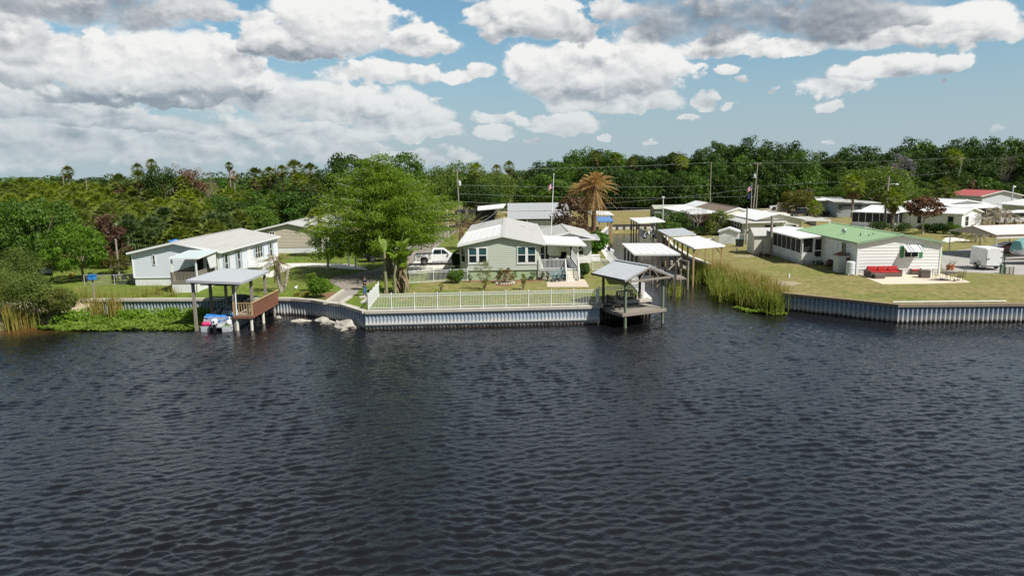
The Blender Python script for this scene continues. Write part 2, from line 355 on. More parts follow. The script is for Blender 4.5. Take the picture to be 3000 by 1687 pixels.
for s_ in (-1, 1): wb.quad((s_ * x0, -1500, 0), (s_ * 4000, -1500, 0), (s_ * 4000, 200, 0), (s_ * x1, 200, 0), (s_ * x1, yb, 0), (s_ * x0, 9, 0))
water = tag(wb.build('water', water_mat(), smooth=True), kind='structure')

# ------------------------------------------------------------------ ground
EDGE = [(-4000, 62.3), (-37.6, 62.3), (-25.7, 61.6), (-20.7, 61.5), (-17.2, 60.3), (-15.6, 59.0), (-14.1, 58.0), (-11.55, 54.75), (6.95, 55.65), (7.3, 57.0), (11.5, 58.5),
        (11.75, 70.2), (12.0, 86.3), (13.6, 114), (19.6, 141.2), (31.0, 141.2), (25.6, 120), (22.9, 99), (22.3, 88), (22.6, 80), (23.6, 66), (23.6, 60.3), (30.1, 54.5), (46, 54.0), (4000, 54.0), (4000, 6000), (-4000, 6000)]
def grass_mat():
    m = bpy.data.materials.new('grass'); m.use_nodes = True; t = NT(m.node_tree); b = t.n['Principled BSDF']
    tc = t.n.new('ShaderNodeTexCoord').outputs['Object']; X, Y, Z = t.sep(tc)
    n1 = t.noise(tc, .16, 5, .6); n2 = t.noise(tc, .9, 5, .65); n3 = t.noise(tc, 9, 4, .7)
    dry = t.m('ADD', t.m('MULTIPLY', t.ss(X, -14, 26), .34), t.m('ADD', t.m('MULTIPLY', n1, 1.0), t.m('MULTIPLY', n2, 1.0)))
    dry = t.m('ADD', dry, t.m('MULTIPLY', t.ss(Y, 120, 150), .35))
    # browner band along the flower bed of the green house
    bed = t.m('MULTIPLY', t.m('MULTIPLY', t.ss(X, -12, -8), t.ss(X, 9, 5)), t.m('MULTIPLY', t.ss(Y, 62, 66), t.ss(Y, 73, 70)))
    dry = t.m('ADD', dry, t.m('MULTIPLY', bed, .22))
    dry = t.m('MULTIPLY_ADD', t.ss(Y, 230, 300), -.5, dry)
    f = t.ss(dry, .80, 1.55)
    c = t.mix(f, (.115, .170, .022), (.245, .205, .085))
    c = t.mix(t.ss(n2, .60, .78), c, (.29, .24, .14)); c = t.mix(t.m('MULTIPLY', t.ss(t.noise(tc, .45, 4, .6), .55, .72), .55), c, (.10, .125, .025))
    k = t.m('MULTIPLY_ADD', n3, .8, .60); k = t.m('MULTIPLY', k, t.ss(t.noise(tc, 2.4, 5, .7), .25, .75, .62, 1.38))
    c = t.mix(1., c, t.comb(k, k, k), 'MULTIPLY')
    t.put(b.inputs['Base Color'], c); b.inputs['Roughness'].default_value = .95; b.inputs['Specular IOR Level'].default_value = .1
    bn = t.n.new('ShaderNodeBump'); bn.inputs['Strength'].default_value = .6; bn.inputs['Distance'].default_value = .06
    t.put(bn.inputs['Height'], t.noise(tc, 14, 3, .7)); t.put(b.inputs['Normal'], bn.outputs[0])
    return m
def flat(name, pts, m, z, thick=0.):
    bm = bmesh.new(); vs = [bm.verts.new((p[0], p[1], z)) for p in pts]; f = bm.faces.new(vs); bm.normal_update()
    if f.normal.z < 0: f.normal_flip()
    bmesh.ops.triangulate(bm, faces=bm.faces[:], ngon_method='EAR_CLIP')
    if thick:
        r = bmesh.ops.extrude_face_region(bm, geom=bm.faces[:])
        for v in [g for g in r['geom'] if isinstance(g, bmesh.types.BMVert)]: v.co.z -= thick
        bmesh.ops.recalc_face_normals(bm, faces=bm.faces)
    me = bpy.data.meshes.new(name); bm.to_mesh(me); bm.free(); me.materials.append(m)
    o = bpy.data.objects.new(name, me); COL.objects.link(o); return o
grass = grass_mat()
tag(flat('ground', EDGE, grass, LAND), kind='structure')
def sheet(name, pts, m, lift=.006, **kw):
    return tag(flat(name, pts, m, LAND + lift), kind='structure')
def gp(*a): return [G(*q) for q in a]
sheet('driveway', gp(('k2', 1600, 640), ('k2', 1700, 622), ('k2', 2000, 618), ('k2', 2355, 626), ('k3', 440, 930), ('k3', 560, 950), ('k3', 600, 978), ('k3', 440, 968), ('k3', 290, 957), ('k3', 150, 952), ('k2', 1862, 658), ('k2', 1610, 768), ('k2', 1500, 768), ('k2', 1700, 655)), concrete_pale)
sheet('driveway', gp(('e8', 380, 1449), ('e8', 520, 1290), ('e8', 600, 1210), ('e8', 1250, 1180), ('e8', 1420, 1290), ('e8', 1240, 1352), ('e8', 900, 1388), ('e8', 600, 1425)), concrete_pale, .010)
gravel = mat('gravel', (.25, .215, .175), .95, var=.2, vs=1.2, dirt=(.33, .30, .26), dirt_amt=.5, bump=.8, bs=14)
tr = gp(('k3', 290, 1062), ('k3', 345, 1028), ('k3', 520, 1000), ('k3', 640, 975), ('k3', 760, 940))
sheet('track', tr + [Vector((-14.5, 88, 0)), Vector((-17, 100, 0)), Vector((-18, 125, 0)), Vector((-13, 150, 0)), Vector((-7, 150, 0)), Vector((-10.5, 125, 0)), Vector((-11, 100, 0)), Vector((-10, 88, 0))] + gp(('k3', 960, 925), ('k3', 930, 985), ('k3', 640, 1070), ('k3', 560, 1105), ('k3', 470, 1180), ('k3', 415, 1130), ('k3', 335, 1085)), gravel, .005)
ramp_c = mat('ramp_concrete', (.30, .28, .24), .85, var=.2, vs=1.2, dirt=(.16, .15, .12), dirt_amt=.5, bump=.3)
sheet('boat_ramp', gp(('e7', 790, 890), ('e7', 1080, 900), ('e7', 1290, 770), ('e7', 1480, 640), ('e7', 1130, 630)), ramp_c, .012)
for a, b_ in ((('e7', 775, 895), ('e7', 1140, 640)), (('e7', 1085, 905), ('e7', 1300, 768))):
    p, q = G(*a), G(*b_); o = MB().beam(p + Vector((0, 0, .06)), q + Vector((0, 0, .06)), .28, .22).build('kerb', concrete); tag(o, kind='structure')
asph = mat('old_asphalt', (.36, .34, .31), .9, var=.13, vs=.5, dirt=(.2, .19, .16), dirt_amt=.5, bump=.4, bs=12)
sheet('driveway', gp(('k8', 755, 868), ('k8', 1020, 832), ('k8', 1330, 800), ('k8', 1600, 880)) + [Vector((66, 82, 0)), Vector((66, 69.5, 0))] + gp(('k8', 1932, 1185), ('k8', 1570, 1168), ('k8', 1150, 1148), ('k8', 770, 1125)), asph, .005)
sheet('path', gp(('f3', 415, 1395), ('f3', 560, 1260), ('f3', 700, 1235), ('f3', 1100, 1310), ('f3', 1160, 1335), ('f3', 700, 1360)), concrete_pale)
sheet('driveway', gp(('f2', -60, 375), ('f2', 90, 348), ('f2', 400, 400), ('f2', 620, 470), ('f2', 900, 490), ('f2', 1225, 492), ('f2', 1330, 500), ('f2', 1000, 525), ('f2', 760, 560), ('f2', 640, 570), ('f2', 300, 480)), concrete_pale)
sheet('path', gp(('f2', 1600, 655), ('f2', 2050, 610), ('f2', 2210, 600), ('f2', 2190, 650), ('f2', 2060, 695), ('f2', 1700, 690)), concrete_pale)
sheet('road', [(-10, 195.5), (60, 193.5), (110, 186), (170, 180), (170, 184), (110, 190), (60, 197), (-10, 199)], asph, .01)
sand = mat('bare_sand', (.34, .28, .18), .95, var=.15, vs=1.5, dirt=(.25, .21, .12), dirt_amt=.5)
mulch = mat('mulch', (.20, .10, .055), .95, var=.25, vs=5, bump=.6)
def blob(c, rx, ry, n=22, seed=1, j=.25):
    r = random.Random(seed); return [(c[0] + rx * math.cos(2 * PI * i / n) * (1 + r.uniform(-j, j)), c[1] + ry * math.sin(2 * PI * i / n) * (1 + r.uniform(-j, j))) for i in range(n)]
sheet('bare_patch', blob(G('k6', 640, 1060), 1.5, 1.3, seed=3), sand, .006)
sheet('bare_patch', blob(G('f1', 1560, 1095), 1.8, 1.0, seed=4), sand, .006)
sheet('flower_bed', [(-4.6, 70.3), (-4.7, 69.3), (-2.6, 69.0), (-.6, 69.3), (1, 68.9), (2.9, 69.3), (3.4, 70.3)], mulch, .006)
sheet('flower_bed', blob(G('k4', 770, 955), .85, .75, seed=5, j=.06), mulch, .010)
sheet('flower_bed', blob(G('e7', 900, 720), 1.0, 1.2, seed=6), mulch, .006)
paver = mat('patio_pavers', (.56, .47, .37), .85, var=.14, vs=5, dirt=(.36, .29, .22), dirt_amt=.4)
sheet('patio', gp(('k4', 1185, 930), ('k4', 1190, 980), ('k4', 1605, 980), ('k4', 1560, 905), ('k4', 1230, 905)), paver, .012)
sheet('patio', gp(('k7', 385, 985), ('k7', 440, 1010), ('k7', 600, 1072), ('k7', 1000, 1068), ('k7', 1430, 1055), ('k7', 1350, 1020), ('k7', 1120, 968)), mat('tan_pavers', (.66, .56, .43), .85, var=.12, vs=4, dirt=(.45, .36, .26), dirt_amt=.4), .012)
# sandy bank at the left edge of the picture
bank = MB(); nx_, ny_ = 70, 9; rb = random.Random(4)
for i in range(nx_ + 1):
    for j in range(ny_ + 1):
        x = -85 + 48.5 * i / nx_; f = j / ny_; k = min(1, (-36.4 - x) / 5); y0 = 62.3 - (7.2 + .9 * math.sin(x * .8) + .5 * math.sin(x * 2.1)) * max(.05, k)
        bank.v.append((x, y0 + (62.5 - y0) * f, -.35 + (LAND + .36) * f ** .75 + rb.uniform(-.07, .07) * (0 < j < ny_)))
for i in range(nx_):
    for j in range(ny_): a = i * (ny_ + 1) + j; bank.f.append((a, a + ny_ + 1, a + ny_ + 2, a + 1))
tag(bank.build('river_bank', sand, smooth=True), kind='structure')

# ------------------------------------------------------------------ seawalls
def offset(path, d):
    """a path moved sideways (to the right of its direction) with mitred corners"""
    P = [Vector((p[0], p[1])) for p in path]; out = []
    for i, p in enumerate(P):
        a = (P[i] - P[i - 1]).normalized() if i else (P[1] - P[0]).normalized()
        b = (P[i + 1] - P[i]).normalized() if i < len(P) - 1 else a
        na, nb = Vector((a.y, -a.x)), Vector((b.y, -b.x)); nn = (na + nb).normalized()
        out.append(p + nn * d / max(.35, nn.dot(na)))
    return out
def pile_mat(name, top, low, crust):
    m = bpy.data.materials.new(name); m.use_nodes = True; t = NT(m.node_tree); b = t.n['Principled BSDF']
    tc = t.n.new('ShaderNodeTexCoord').outputs['Object']; X, Y, Z = t.sep(tc)
    n = t.noise(t.v('MULTIPLY', tc, (1.2, 1.2, .5)), 1.6, 6, .65); nf = t.noise(t.v('MULTIPLY', tc, (3, 3, .6)), 2, 5, .7)
    c = t.mix(t.ss(t.m('MULTIPLY_ADD', n, .7, Z), 1.15, .75), top, low)          # lime crust on the splash zone
    c = t.mix(t.m('MULTIPLY', t.ss(nf, .55, .75), .6), c, crust)
    c = t.mix(t.ss(t.m('MULTIPLY_ADD', n, .35, Z), .45, .22), c, (.07, .055, .04))   # wet and stained at the waterline
    t.put(b.inputs['Base Color'], c); b.inputs['Roughness'].default_value = .7
    return m
pile_blue = pile_mat('blue_grey_sheet_pile', (.33, .40, .48), (.58, .57, .54), (.30, .30, .28))
pile_front = pile_mat('pale_sheet_pile', (.34, .40, .46), (.54, .53, .50), (.30, .30, .28))
pile_green = pile_mat('green_grey_sheet_pile', (.30, .37, .38), (.44, .45, .40), (.24, .22, .15))
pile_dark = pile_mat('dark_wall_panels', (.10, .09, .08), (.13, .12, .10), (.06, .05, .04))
def seawall(label, path, pmat, cap_mat, capw=.5, over=.12, pitch=.30, amp=.075, zt=1.28, caph=.22, corr=True, wale=False):
    t_ = thing('seawall', label, 'seawall', (path[len(path) // 2][0], path[len(path) // 2][1], 0))
    o = t_.location
    P = [Vector((p[0] - o.x, p[1] - o.y)) for p in path]
    m = MB(); prof = [(0, 1), (.10, 1), (.16, -1), (.30 - .16 + .10, -1)] if corr else [(0, 0)]
    strip = []
    for i in range(len(P) - 1):
        d = P[i + 1] - P[i]; L = d.length; d = d / L; nrm = Vector((d.y, -d.x)); k = max(1, round(L / pitch))
        for j in range(k):
            for (s, a) in ((.0, 1), (.33, 1), (.5, -1), (.83, -1)):
                strip.append(P[i] + d * L * (j + s) / k + nrm * (a * amp if corr else 0))
    strip.append(P[-1])
    for a, b in zip(strip, strip[1:]): m.quad((a.x, a.y, -1.5), (b.x, b.y, -1.5), (b.x, b.y, zt), (a.x, a.y, zt))
    m.build('sheet_pile', pmat, t_)
    A = offset(P, over + amp); B = offset(P, -(capw - over)); c = MB()
    for i in range(len(P) - 1):
        lo, hi = zt, zt + caph
        c.add([(A[i].x, A[i].y, lo), (A[i + 1].x, A[i + 1].y, lo), (B[i + 1].x, B[i + 1].y, lo), (B[i].x, B[i].y, lo), (A[i].x, A[i].y, hi), (A[i + 1].x, A[i + 1].y, hi), (B[i + 1].x, B[i + 1].y, hi), (B[i].x, B[i].y, hi)],
              [(3, 2, 1, 0), (4, 5, 6, 7), (0, 1, 5, 4), (2, 3, 7, 6)] + ([(3, 0, 4, 7)] if i == 0 else []) + ([(1, 2, 6, 5)] if i == len(P) - 2 else []))
    c.build('cap', cap_mat, t_)
    if wale:
        w = MB(); Wp = offset(P, amp + .06)
        for a, b in zip(Wp, Wp[1:]): w.beam((a.x, a.y, .42), (b.x, b.y, .42), .10, .10)
        w.build('wale', pmat, t_)
    return t_
seawall('long corrugated seawall with concrete cap below the white picket fence', [(-11.55, 54.75), (6.95, 55.65)], pile_front, concrete, amp=.028, pitch=.29, wale=True)
seawall('curved shaded seawall with concrete cap between brown dock rail and boulder', [(-20.9, 61.5), (-19.2, 61.2), (-17.2, 60.3), (-15.6, 59.0), (-14.1, 58.0), (-13.0, 56.6), (-11.62, 54.85)], pile_blue, concrete)
seawall('low green grey seawall behind the floating weeds, before the pale blue house', [(-38.5, 62.3), (-25.7, 61.6), (-21.0, 61.5)], pile_green, concrete, capw=.45)
seawall('angled blue grey seawall with brown cap along the dry lawn on the right', [(22.6, 80), (23.6, 66), (23.6, 60.3), (30.1, 54.5), (46, 54.0), (90, 53.6)], pile_blue, mat('brown_cap', (.27, .20, .13), .8, var=.2, vs=2), capw=.32, over=.10, pitch=.36, amp=.09)
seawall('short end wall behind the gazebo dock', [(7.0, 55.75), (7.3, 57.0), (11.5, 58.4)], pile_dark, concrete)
seawall('seawall with pale cap along the left side of the canal', [(11.5, 58.5), (11.75, 70.2), (12.0, 86.3), (13.6, 114), (19.6, 141.2)], pile_blue, concrete_pale, capw=.55, pitch=.5)
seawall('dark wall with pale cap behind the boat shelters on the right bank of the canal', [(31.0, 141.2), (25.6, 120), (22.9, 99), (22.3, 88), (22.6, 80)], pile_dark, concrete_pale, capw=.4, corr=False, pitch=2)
tw = thing('seawall', 'timber post wall with pale panels across the far end of the canal', 'seawall', (25, 141.2, 0))
MB().bx(-5.6, 6.2, 0, .12, .5, 1.45).build('wall_panel', concrete_pale, tw)
m = MB(); m.bx(-5.7, 6.3, -.16, .2, 1.45, 1.65); m.bx(-5.7, 6.3, -.10, -.002, .45, .62)
for i in range(9): m.bx(-5.4 + i * 1.4, -5.15 + i * 1.4, -.22, -.002, -1, 1.45)
m.build('timber_frame', wood_dark, tw)
bk = MB()
for i in range(24):
    x0, x1 = 19.7 + i * .46, 20.16 + i * .46; bk.quad((x0, 138.4 + .4 * math.sin(x0), -.4), (x1, 138.4 + .4 * math.sin(x1), -.4), (x1, 141.25, .62), (x0, 141.25, .62))
tag(bk.build('canal_bank', grass), kind='structure')

# ------------------------------------------------------------------ aluminium fences
def fence(label, path, h=1.22, bay=1.85, z=LAND, m=None, gap=.125, name='picket_fence'):
    m = m or white_metal; t_ = thing(name, label, 'fence', (path[0][0], path[0][1], z)); o = t_.location
    for i in range(len(path) - 1):
        a, b = [Vector((p[0] - o.x, p[1] - o.y, 0)) for p in path[i:i + 2]]; L = (b - a).length; d = (b - a) / L; k = max(1, round(L / bay))
        for j in range(k + 1 if i == len(path) - 2 else k):
            p = a + d * L * j / k
            pm = MB().beam(p, p + Vector((0, 0, h + .06)), .075); pm.add([p + Vector((-.05, -.05, h + .06)), p + Vector((.05, -.05, h + .06)), p + Vector((.05, .05, h + .06)), p + Vector((-.05, .05, h + .06)), p + Vector((0, 0, h + .11))], [(0, 1, 4), (1, 2, 4), (2, 3, 4), (3, 0, 4), (3, 2, 1, 0)])
            pm.build('post', m, t_)
        for j in range(k):
            p, q = a + d * (L * j / k + .04), a + d * (L * (j + 1) / k - .04); pm = MB()
            for zz in (.10, h - .20, h - .02): pm.beam(p + Vector((0, 0, zz)), q + Vector((0, 0, zz)), .03, .045)
            n = max(2, round((q - p).length / gap))
            for i2 in range(1, n): c = p + (q - p) * i2 / n; pm.beam(c + Vector((0, 0, .05)), c + Vector((0, 0, h - .02)), .022)
            pm.build('picket_panel', m, t_)
    return t_
fr0 = Vector((-11.35, 55.25)); fr1 = Vector((6.75, 56.15))
fence('long white picket fence along the top of the front seawall', [fr0, fr1], z=LAND + .05)
fence('short white picket fence running back from the front corner beside the person', [(-11.42, 55.35), (-11.75, 61.8)], bay=1.6)
fence('white picket fence in shade between the banana clump and the green house', [G('k3', 890, 1085), G('k3', 1110, 1072), G('k3', 1372, 1062)], bay=1.9)
fence('white picket fence beside the clipped bush, between porch and canal', [G('k4', 1500, 812), G('k4', 1640, 815), G('k4', 1835, 806)], bay=2.2)
fence('white picket fence with gate panels behind the gazebo benches', [(6.8, 56.3), (7.1, 57.3), (11.0, 58.9)], bay=2.0)
fence('white picket fence along the canal edge behind the gazebo', [(11.1, 59.0), (11.3, 70), (11.55, 85)], bay=2.0, gap=.11)
# ------------------------------------------------------------------ building kit (local frames: x along the front, y to the back)
def siding(m, p0, p1, z0, z1, peak=None, pitch=.2, lap=.028):
    """lapped boards on the wall p0->p1 (outside on the right hand); with peak the wall goes on as a gable"""
    p0, p1 = Vector(p0), Vector(p1); d = p1 - p0; L = d.length; d = d / L; n = Vector((d.y, -d.x)); top = peak or z1
    k = max(1, round((top - z0) / pitch)); st = (top - z0) / k
    def span(z):
        if z <= z1 or not peak: return 0, L
        f = max(0, (peak - z) / (peak - z1)); return L / 2 * (1 - f), L / 2 * (1 + f)
    for i in range(k):
        za, zb = z0 + i * st, z0 + (i + 1) * st; cuts = [za] + ([z1] if peak and za < z1 < zb else []) + [zb]
        for a, b in zip(cuts, cuts[1:]):
            (a0, a1), (b0, b1) = span(a), span(b); oa = lap * (1 - (a - za) / st) + .003; ob = lap * (1 - (b - za) / st) + .003
            P = lambda s_, o, z: ((p0 + d * s_ + n * o).x, (p0 + d * s_ + n * o).y, z)
            m.quad(P(a0, oa, a), P(a1, oa, a), P(b1, ob, b), P(b0, ob, b))
            if a == za: m.quad(P(a0, 0, a), P(a1, 0, a), P(a1, oa, a), P(a0, oa, a))
def wallbox(W, L, z0, z1, peak=None, pitch=.2, lap=.028, sides='flbr'):
    m = MB(); c = [(0, 0), (W, 0), (W, L), (0, L)]
    if 'f' in sides: siding(m, c[0], c[1], z0, z1, peak, pitch, lap)
    if 'r' in sides: siding(m, c[1], c[2], z0, z1, None, pitch, lap)
    if 'b' in sides: siding(m, c[2], c[3], z0, z1, peak, pitch, lap)
    if 'l' in sides: siding(m, c[3], c[0], z0, z1, None, pitch, lap)
    return m
def gable_roof(par, W, L, ze, zr, over=.3, ovf=.3, mat_=None, th=.12, ribs=0, fascia=None, name='roof', ovb=None):
    ovb = ovf if ovb is None else ovb; s = (zr - ze) / (W / 2); xe = -over; zl = ze - s * over; m = MB(); y0, y1 = -ovf, L + ovb
    for a, sg in ((-over, 1), (W + over, -1)):
        q = [(a, y0, zl), (W / 2, y0, zr), (W / 2, y0, zr + th), (a, y0, zl + th)]; m.prism(q, (0, y1 - y0, 0))
        if ribs:
            n = int((y1 - y0) / ribs)
            for i in range(1, n): m.beam((a, y0 + i * ribs, zl + th + .012), (W / 2, y0 + i * ribs, zr + th + .012), .035, .03)
    m.beam((W / 2, y0, zr + th + .01), (W / 2, y1, zr + th + .01), .35, .05)
    r = m.build(name, mat_, par)
    f = MB()
    for yy in (y0 - .021, y1 + .021):
        for a in (-over - .02, W + over + .02): f.beam((a, yy, zl + .02), (W / 2, yy, zr + .02), .04, .2)
    for a in (-over - .03, W + over + .03): f.beam((a, y0 - .04, zl + .02), (a, y1 + .04, zl + .02), .05, .16)
    f.build('fascia', fascia or white, par)
    return r
def window(par, o, d, x0, x1, z0, z1, nx=1, nz=2, frame=None, glass_=None, fw=.07, proud=.05, shutter=None, base=0., name='window'):
    """a window on the wall line through o along d; x0..x1 along it"""
    o, d = Vector(o), Vector(d).normalized(); n = Vector((d.y, -d.x)); frame = frame or white
    def P(s_, out, z): p = o + d * s_ + n * (out + base); return Vector((p.x, p.y, z))
    m = MB(); up = (n.x, n.y, 0)
    def bar(a, b, w, pr): m.beam(a, b, w, pr, up)
    q = proud / 2 + .03
    for z in (z0 + fw / 2, z1 - fw / 2): bar(P(x0, q, z), P(x1, q, z), fw, proud)
    for x in (x0 + fw / 2, x1 - fw / 2): bar(P(x, q, z0 + fw), P(x, q, z1 - fw), fw, proud)
    for i in range(1, nx): x = x0 + (x1 - x0) * i / nx; bar(P(x, q - .004, z0 + fw), P(x, q - .004, z1 - fw), fw * .75, proud - .01)
    for i in range(1, nz): z = z0 + (z1 - z0) * i / nz; bar(P(x0 + fw, q - .007, z), P(x1 - fw, q - .007, z), fw * .6, proud - .02)
    w = m.build(name, frame, par)
    g = MB().quad(P(x0 + .02, .035, z0 + .02), P(x1 - .02, .035, z0 + .02), P(x1 - .02, .035, z1 - .02), P(x0 + .02, .035, z1 - .02)).build('pane', glass_ or pane, w)
    if shutter:
        for a in (x0 - .36, x1 + .02):
            s_ = MB(); s_.prism([P(a, .03, z0), P(a + .34, .03, z0), P(a + .34, .03, z1), P(a, .03, z1)], n.to_3d() * .035)
            for i in range(10): z = z0 + .08 + (z1 - z0 - .16) * (i + .5) / 10; s_.beam(P(a + .05, .075, z), P(a + .29, .075, z), .03, .03)
            s_.build('shutter', shutter, par)
    return w
def rail(m, p, q, z0, h=.95, gap=.13, w=.04, post=True, pw=.09):
    p, q = Vector((*p, 0)), Vector((*q, 0)); L = (q - p).length
    for z in (z0 + .08, z0 + h): m.beam(p + Vector((0, 0, z)), q + Vector((0, 0, z)), .07, .05)
    n = max(1, int(L / gap))
    for i in range(1, n): c = p + (q - p) * i / n; m.beam(c + Vector((0, 0, z0 + .1)), c + Vector((0, 0, z0 + h - .02)), w)
    if post:
        for c in (p, q): m.beam(c + Vector((0, 0, z0)), c + Vector((0, 0, z0 + h + .06)), pw)
def steps(m, x0, x1, y_top, z_top, n, run=.28, dy=-1, z_bot=0.):
    r = (z_top - z_bot) / n
    for i in range(n):
        y = y_top + dy * run * i; m.bx(x0, x1, min(y, y + dy * run), max(y, y + dy * run), z_bot - .02, z_top - r * (i + 1) + r * 0.999 - .0)
    return m
def flat_roof(par, pts, th, mat_, name='roof', ribs=None, edge=None):
    """a sloping slab through four corners (front left, front right, back right, back left)"""
    P = [Vector(p) for p in pts]; m = MB(); n = (P[1] - P[0]).cross(P[3] - P[0]).normalized(); m.prism(P, n * th)
    if ribs:
        k = int((P[3] - P[0]).length / ribs) if ribs > 0 else int((P[1] - P[0]).length / -ribs)
        for i in range(1, k):
            f = i / k
            a, b = (P[0].lerp(P[3], f), P[1].lerp(P[2], f)) if ribs > 0 else (P[0].lerp(P[1], f), P[3].lerp(P[2], f))
            m.beam(a + n * (th + .012), b + n * (th + .012), .035, .03, n)
    r = m.build(name, mat_, par)
    if edge:
        e = MB(); off = n * (th / 2)
        for i in range(4):
            a, b = P[i], P[(i + 1) % 4]; c = (P[0] + P[2]) / 2; o_ = ((a + b) / 2 - c); o_ = (o_ - n * o_.dot(n)).normalized() * .035
            e.beam(a + off + o_, b + off + o_, .05, th + .05, n)
        e.build('fascia', edge, par)
    return r

green_side = mat('sage_green_siding', (.50, .545, .455), .6, var=.05, vs=.8)
green_skirt = mat('sage_green_skirting', (.37, .47, .29), .7, var=.07, vs=1, dirt=(.25, .28, .17), dirt_amt=.3)
blue_side = mat('pale_blue_white_siding', (.68, .72, .76), .55, var=.04, vs=.8)
blue_trim = mat('grey_blue_shutter', (.30, .36, .42), .6)
tan_side = mat('tan_siding', (.52, .46, .36), .6, var=.05, vs=.8)
skirt_white = mat('white_skirting', (.72, .73, .73), .6, var=.05, vs=1, dirt=(.42, .40, .33), dirt_amt=.3)
white_side = mat('white_siding', (.80, .80, .78), .55, var=.04, vs=.8)
cream = mat('cream_siding', (.66, .64, .53), .6, var=.05, vs=.8, dirt=(.45, .42, .32), dirt_amt=.25)
green_roof_m = mat('light_green_metal_roof', (.31, .45, .25), .5, var=.06, vs=.5)
deck_grey = mat('grey_deck', (.24, .25, .26), .8, var=.1)

# ------------------------------------------------------------------ sage green house in the middle
gx, gy = -4.4, 70.4
gh = thing('mobile_home', 'sage green mobile home with pale roof, bay front and white side porch', 'house', (gx, gy, LAND))
W = 7.05; BL = 27.; ze, zr = 3.52, 4.42; sx, sb = 1.0, 1.05
m = MB(); siding(m, (0, 0), (W, 0), 1.05, ze - .06, None, .19); siding(m, (-.8, 1.15), (0, 0), 1.05, ze, None, .19); siding(m, (W, 0), (W + .8, 1.15), 1.05, ze, None, .19)
siding(m, (-.8, BL), (-.8, 1.15), 1.05, ze, None, .19); siding(m, (W + .8, 1.15), (W + .8, BL), 1.05, ze, None, .19)
gm = MB(); gm.prism([(-.8, .012, ze - .07), (W + .8, .012, ze - .07), (W / 2, .012, zr - .02)], (0, .1, 0))
for i in range(5):                                       # boards of the gable
    za, zb = ze - .06 + i * .19, ze - .06 + (i + 1) * .19; f0, f1 = [(W / 2 + .8) * max(0, (zr - z) / (zr - ze)) for z in (za, zb)]
    m.quad((W / 2 - f0, -.03, za), (W / 2 + f0, -.03, za), (W / 2 + f1, -.003, zb), (W / 2 - f1, -.003, zb)); m.quad((W / 2 - f0, .01, za), (W / 2 + f0, .01, za), (W / 2 + f0, -.03, za), (W / 2 - f0, -.03, za))
hw = m.build('wall', green_side, gh); gm.build('gable_panel', green_side, gh)
MB().add([(-.78, 1.2, 0), (0, .06, 0), (W, .06, 0), (W + .78, 1.2, 0), (W + .78, BL, 0), (-.78, BL, 0), (-.78, 1.2, 1.05), (0, .06, 1.05), (W, .06, 1.05), (W + .78, 1.2, 1.05), (W + .78, BL, 1.05), (-.78, BL, 1.05)],
         [(0, 1, 7, 6), (1, 2, 8, 7), (2, 3, 9, 8), (3, 4, 10, 9), (4, 5, 11, 10), (5, 0, 6, 11)]).build('skirting', green_skirt, gh)
MB().bx(-.05, W + .05, -.035, -.004, .99, 1.05).build('trim_board', green_side, gh)
s_ = .9 / 4.33; m = MB()
for a in (-.9, W + .9):
    za = zr - abs(W / 2 - a) * s_; m.prism([(a, -.32, za), (W / 2, -.32, zr), (W / 2, -.32, zr + .12), (a, -.32, za + .12)], (0, BL + .6, 0))
m.beam((W / 2, -.32, zr + .13), (W / 2, BL + .28, zr + .13), .35, .04)
m.build('roof', roof_grey, gh)
m = MB()
for a in (-.93, W + .93):
    za = zr - abs(W / 2 - a) * s_; m.beam((a, -.345, za + .02), (W / 2, -.345, zr + .02), .045, .22); m.beam((a, -.36, za + .03), (a, BL + .3, za + .03), .06, .18)
m.build('fascia', white, gh)
def zf(v): return v - LAND
window(gh, (0, 0), (1, 0), .08, 1.98, zf(3.16), zf(4.76), 1, 1, fw=.09, glass_=pane_teal, name='window')
window(gh, (0, 0), (1, 0), 4.95, 6.84, zf(3.11), zf(4.80), 1, 1, fw=.09, glass_=pane_teal, name='window')
for a0 in (.08, 4.95):                                    # the centre post, meeting rails and dark lower sashes of the paired windows
    z0, z1 = (zf(3.16), zf(4.76)) if a0 < 1 else (zf(3.11), zf(4.80)); b0 = a0 + 1.9
    mm = MB(); mm.bx((a0 + b0) / 2 - .13, (a0 + b0) / 2 + .13, -.088, -.036, z0 + .09, z1 - .09); mm.bx(a0 + .09, b0 - .09, -.078, -.037, (z0 + z1) / 2 - .035, (z0 + z1) / 2 + .035)
    mm.bx(a0 - .06, b0 + .06, -.075, -.031, z0 - .09, z0); wf = mm.build('window_mullion', white, gh)
    MB().quad((a0 + .05, -.036, z0 + .05), (b0 - .05, -.036, z0 + .05), (b0 - .05, -.036, (z0 + z1) / 2), (a0 + .05, -.036, (z0 + z1) / 2)).build('lower_pane', pane, wf)
window(gh, (-.8, 1.15), (.8, -1.15), .25, 1.15, zf(3.2), zf(4.72), 1, 2, name='window'); window(gh, (W, 0), (.8, 1.15), .25, 1.15, zf(3.15), zf(4.75), 1, 2, name='window')
for yy in (4, 9, 15, 21): window(gh, (-.8, 27), (0, -1), 27 - yy - 1, 27 - yy, 1.8, 3.1, name='window')
